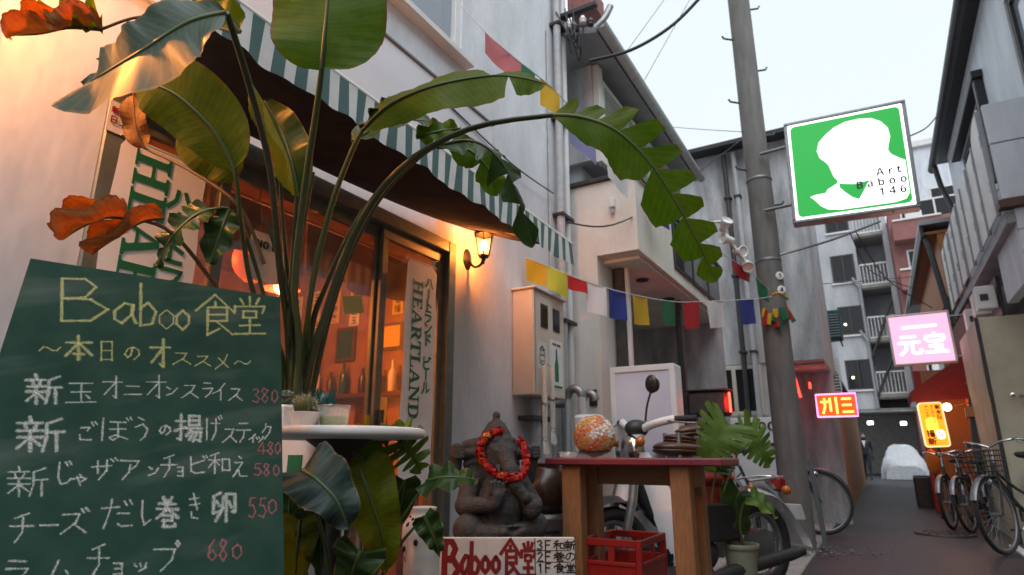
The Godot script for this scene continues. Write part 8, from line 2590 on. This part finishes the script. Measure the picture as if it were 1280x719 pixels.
func make_bicycle(label: String, frame: Material) -> Node3D:
	var t := thing("bicycle", label, "bicycle", Vector3.ZERO, 0, "bicycles parked in the alley")
	var R := .33
	wheel(t, Vector3(.54, R, 0), R, .02, 32, false)
	wheel(t, Vector3(-.54, R, 0), R, .02, 32, false)
	var bb := Vector3(-.08, .28, 0)
	var st := Vector3(-.24, .70, 0)
	var hd := Vector3(.36, .78, 0)
	tb("down_tube", frame, t, curve([hd + Vector3(.03, -.1, 0), Vector3(.15, .42, 0), bb], 10), .02, 10)
	tb("top_tube", frame, t, curve([hd + Vector3(.02, -.06, 0), Vector3(.1, .56, 0), bb + (st - bb) * .45], 10), .014, 10)
	tb("seat_tube", frame, t, [bb, st], .017, 10)
	tb("head_tube", frame, t, [hd, hd + Vector3(.05, -.16, 0)], .022, 10)
	for s in [-1.0, 1.0]:
		tb("seat_stay", frame, t, [st + Vector3(.03, -.06, s * .02), Vector3(-.54, R, s * .055)], .008, 8)
		tb("chain_stay", frame, t, [bb + Vector3(0, 0, s * .03), Vector3(-.54, R, s * .055)], .010, 8)
		tb("fork", frame, t, curve([hd + Vector3(.05, -.16, s * .03), Vector3(.47, .5, s * .05), Vector3(.54, R, s * .052)], 8), .011, 8)
		tb("handlebar", M.chrome, t, curve([hd + Vector3(-.02, .14, 0), hd + Vector3(0, .18, s * .10), hd + Vector3(-.06, .20, s * .22), hd + Vector3(-.22, .18, s * .27)], 12), .011, 8)
		tb("grip", M.black_rubber, t, [hd + Vector3(-.12, .19, s * .25), hd + Vector3(-.24, .178, s * .272)], .016, 8)
		tb("brake_lever", M.chrome, t, [hd + Vector3(-.05, .18, s * .215), hd + Vector3(-.17, .15, s * .26)], .005, 6)
		tb("stand", M.chrome, t, [Vector3(-.54, R, s * .06), Vector3(-.62, .01, s * .11)], .009, 6)
		tb("crank", M.chrome, t, [bb + Vector3(0, 0, s * .05), bb + Vector3(s * .12, -s * .10, s * .06)], .009, 6)
		bx("pedal", M.black_rubber, t, bb + Vector3(s * .12 - .04, -s * .10 - .01, s * .065), bb + Vector3(s * .12 + .04, -s * .10 + .01, s * .145), .004)
	tb("stem", M.chrome, t, [hd, hd + Vector3(-.03, .15, 0)], .013, 8)
	tb("seat_post", M.chrome, t, [st, st + Vector3(-.03, .13, 0)], .013, 8)
	var sd := MB.new()
	sd.ball(st + Vector3(-.06, .155, 0), Vector3(.11, .035, .085), 18)
	sd.ball(st + Vector3(.07, .16, 0), Vector3(.09, .025, .03), 14)
	put(sd, "saddle", M.black_rubber, t)
	var ch := MB.new()
	torus(ch, bb + Vector3(0, 0, .045), Vector3(0, 0, 1), .085, .006, 24, 6)
	put(ch, "chain_ring", M.steel_dull, t)
	bx("chain_case", M.dark_metal, t, Vector3(-.56, .25, .05), Vector3(.02, .36, .062), .004)
	for q in [[Vector3(.54, R, 0), .4, 2.9, "front_mudguard"], [Vector3(-.54, R, 0), .2, 3.0, "rear_mudguard"]]:
		var mg := MB.new()
		for i in 19:
			var a: float = lerpf(q[1], q[2], i / 18.0)
			for j in 5:
				var u := j / 2.0 - 1.0
				var rr := R + .024 - .012 * u * u
				mg.vert(q[0] + Vector3(cos(a) * rr, sin(a) * rr, u * .028), Vector3(cos(a), sin(a), u * .5).normalized())
		for i in 18:
			for j in 4:
				var k := i * 5 + j
				mg.quadi(k, k + 1, k + 6, k + 5)
		put(mg, q[3], M.steel_dull, t)
	# front basket of wire
	var bk := MB.new()
	var b0 := hd + Vector3(.10, -.12, 0)
	for i in 6:
		var y := i * .045
		var ex := .02 * i / 5.0
		var w := .14 + ex
		bk.tube([b0 + Vector3(0, y, -w), b0 + Vector3(.24 + ex, y, -w), b0 + Vector3(.24 + ex, y, w), b0 + Vector3(0, y, w), b0 + Vector3(0, y, -w)], .004, 5)
	for i in 9:
		var z := lerpf(-.14, .14, i / 8.0)
		bk.tube([b0 + Vector3(0, .225, z * 1.14), b0 + Vector3(0, 0, z), b0 + Vector3(.24, 0, z), b0 + Vector3(.26, .225, z * 1.14)], .003, 4)
	for i in 7:
		var x := i * .04
		for s in [-1.0, 1.0]:
			bk.tube([b0 + Vector3(x, 0, s * .14), b0 + Vector3(x * 1.08, .225, s * .16)], .003, 4)
	put(bk, "basket", M.dark_metal, t)
	tb("rear_rack", M.chrome, t, [Vector3(-.32, .70, .05), Vector3(-.80, .70, .05), Vector3(-.80, .70, -.05), Vector3(-.32, .70, -.05)], .007, 6)
	for s in [-1.0, 1.0]:
		tb("rack_stay", M.chrome, t, [Vector3(-.70, .70, s * .05), Vector3(-.54, R, s * .06)], .005, 6)
	var rl := MB.new()
	rl.ball(Vector3(-.83, .62, 0), Vector3(.018, .025, .02), 10)
	put(rl, "reflector", M.red_lens, t)
	var hl := MB.new()
	hl.lathe([Vector2(0, 0), Vector2(.025, .005), Vector2(.038, .05), Vector2(0, .055)], Transform3D(Basis(Vector3(0, 0, 1), -PI * .5), Vector3(.50, .62, 0)), 14)
	put(hl, "front_lamp", M.chrome, t)
	return t

func bicycles() -> void:
	var a := make_bicycle("black city bicycle standing nearest the yellow sign post", M.dark_metal)
	a.position = Vector3(.82, .008, -10.7)
	a.rotation = Vector3(.06, deg_to_rad(-108), 0)
	var b := copy_of(a, "black city bicycle without basket leaning next to the beige wall corner")
	b.position = Vector3(1.02, .008, -10.35)
	b.rotation = Vector3(.10, deg_to_rad(-112), 0)
	var c := copy_of(a, "black city bicycle with basket in front of the beige wall")
	c.position = Vector3(1.22, .008, -8.45)
	c.rotation = Vector3(.08, deg_to_rad(-122), 0)
	c.scale = Vector3.ONE * 1.1
	b.get_node("basket").free()
	a.get_node("basket").free()
	var d := copy_of(a, "dark bicycle whose front wheel shows from behind the utility pole")
	d.position = Vector3(-1.30, .03, -8.35)
	d.rotation = Vector3(-.10, deg_to_rad(18), 0)
	d.scale = Vector3.ONE * 1.12
	if d.has_node("basket"):
		d.get_node("basket").free()
	# leaning plank against the pole
	var p := thing("leaning_board", "narrow dark board leaning beside the pole in front of a bicycle wheel", "board")
	var mb := MB.new()
	mb.bar(Vector3(-0.6244, 0.0000, -7.3828), Vector3(-0.7810, 0.8851, -8.4390), .05, .02, Vector3(0, 0, 1), .003)
	put(mb, "plank", M.dark_metal, p)

func alley_end() -> void:
	# car under a pale cover
	var t := thing("covered_car", "car under a wrinkled white cover at the alley end", "car", Vector3(.62, 0, -30.2))
	t.scale = Vector3.ONE * .9
	var mb := MB.new()
	var prof := [[-2.0, .55, .62], [-1.9, .85, .75], [-1.2, .98, .80], [-.6, 1.36, .66], [.2, 1.45, .64], [.9, 1.40, .64], [1.5, 1.05, .76], [1.95, .90, .74], [2.05, .55, .62]]
	var n := 28
	var pc := []
	for q in prof: pc.append(Vector3(q[0], q[1], q[2]))
	pc = curve(pc, 30)
	var nz := FastNoiseLite.new()
	nz.seed = 3
	nz.frequency = 1.6
	for i in 30:
		for k in n + 1:
			var a := PI * k / n
			var wz: float = pc[i].z
			var hh: float = pc[i].y
			var ca := cos(a)
			var sa := sin(a)
			var p := Vector3(signf(ca) * pow(absf(ca), .5) * (wz + (1.0 - sa) * .10), pow(sa, .55) * hh + .03, -pc[i].x)
			p += Vector3(ca, sa, 0) * nz.get_noise_3dv(p * 2.0) * .05
			mb.vert(p, Vector3(ca, sa, 0), Vector2(k, i))
	for i in 29:
		for k in n:
			var q := i * (n + 1) + k
			mb.quadi(q, q + 1, q + n + 2, q + n + 1)
	# end caps
	for e in [0, 29]:
		var pts := []
		for k in n + 1:
			pts.append(mb.v[e * (n + 1) + k])
		mb.face(pts, Vector3(0, 0, 1 if e == 0 else -1))
	put(mb, "cover", M.tarp_white, t)
	for q in [[-.62, 1.25], [.62, 1.25], [-.62, -1.25], [.62, -1.25]]:
		var w := MB.new()
		w.tube([Vector3(q[0] - .09, .3, q[1]), Vector3(q[0] + .09, .3, q[1])], .3, 18)
		put(w, "tyre", M.black_rubber, t)
	# pedestrian in a dark suit
	var s := thing("person", "person in a dark suit and white shirt walking in the alley", "person", Vector3(-.62, 0, -28.5))
	var p := []
	var c := func(a: Array, b: Array, r0: float, r1: float) -> void: p.append([Vector3(a[0], a[1], a[2]), Vector3(b[0], b[1], b[2]), r0, r1])
	c.call([0, 1.0, 0], [0, 1.32, 0], .145, .165)
	c.call([-.17, 1.42, 0], [.17, 1.42, 0], .075, .075)
	c.call([0, 1.44, 0], [0, 1.54, .01], .06, .055)
	for q in [-1.0, 1.0]:
		c.call([q * .20, 1.40, 0], [q * .26, 1.12, -.02 * q], .062, .05)
		c.call([q * .26, 1.12, -.02 * q], [q * .25, .86, .10], .048, .036)
		c.call([q * .25, .85, .10], [q * .25, .76, .12], .04, .03)
		c.call([q * .09, .95, 0], [q * .10, .50, .07 * q], .10, .07)
		c.call([q * .10, .50, .07 * q], [q * .10, .09, -.03 + .14 * q], .065, .045)
		c.call([q * .10, .055, -.03 + .14 * q], [q * .11, .045, .12 + .14 * q], .05, .04)
	c.call([0, 1.62, .01], [0, 1.68, .005], .088, .098)
	c.call([0, 1.60, .04], [0, 1.585, .05], .06, .05)
	var b := put(body(p, .024, .04), "body", M.suit, s)
	mb = MB.new()
	mb.ball(Vector3(0, 1.635, .035), Vector3(.078, .105, .085), 16)
	mb.ball(Vector3(0, 1.63, .122), Vector3(.014, .022, .018), 8)
	for q in [-1.0, 1.0]:
		mb.ball(Vector3(q * .085, 1.635, .02), Vector3(.014, .03, .02), 8)
	put(mb, "face", M.skin, s)
	mb = MB.new()
	mb.ball(Vector3(0, 1.70, -.012), Vector3(.104, .075, .108), 16)
	put(mb, "hair", M.hair, s)
	mb = MB.new()
	mb.prism(PackedVector2Array([Vector2(-.06, 1.47), Vector2(.06, 1.47), Vector2(.0, 1.20)]), .012, Transform3D(Basis.IDENTITY, Vector3(0, 0, .155)))
	put(mb, "shirt", M.white_paint, s)
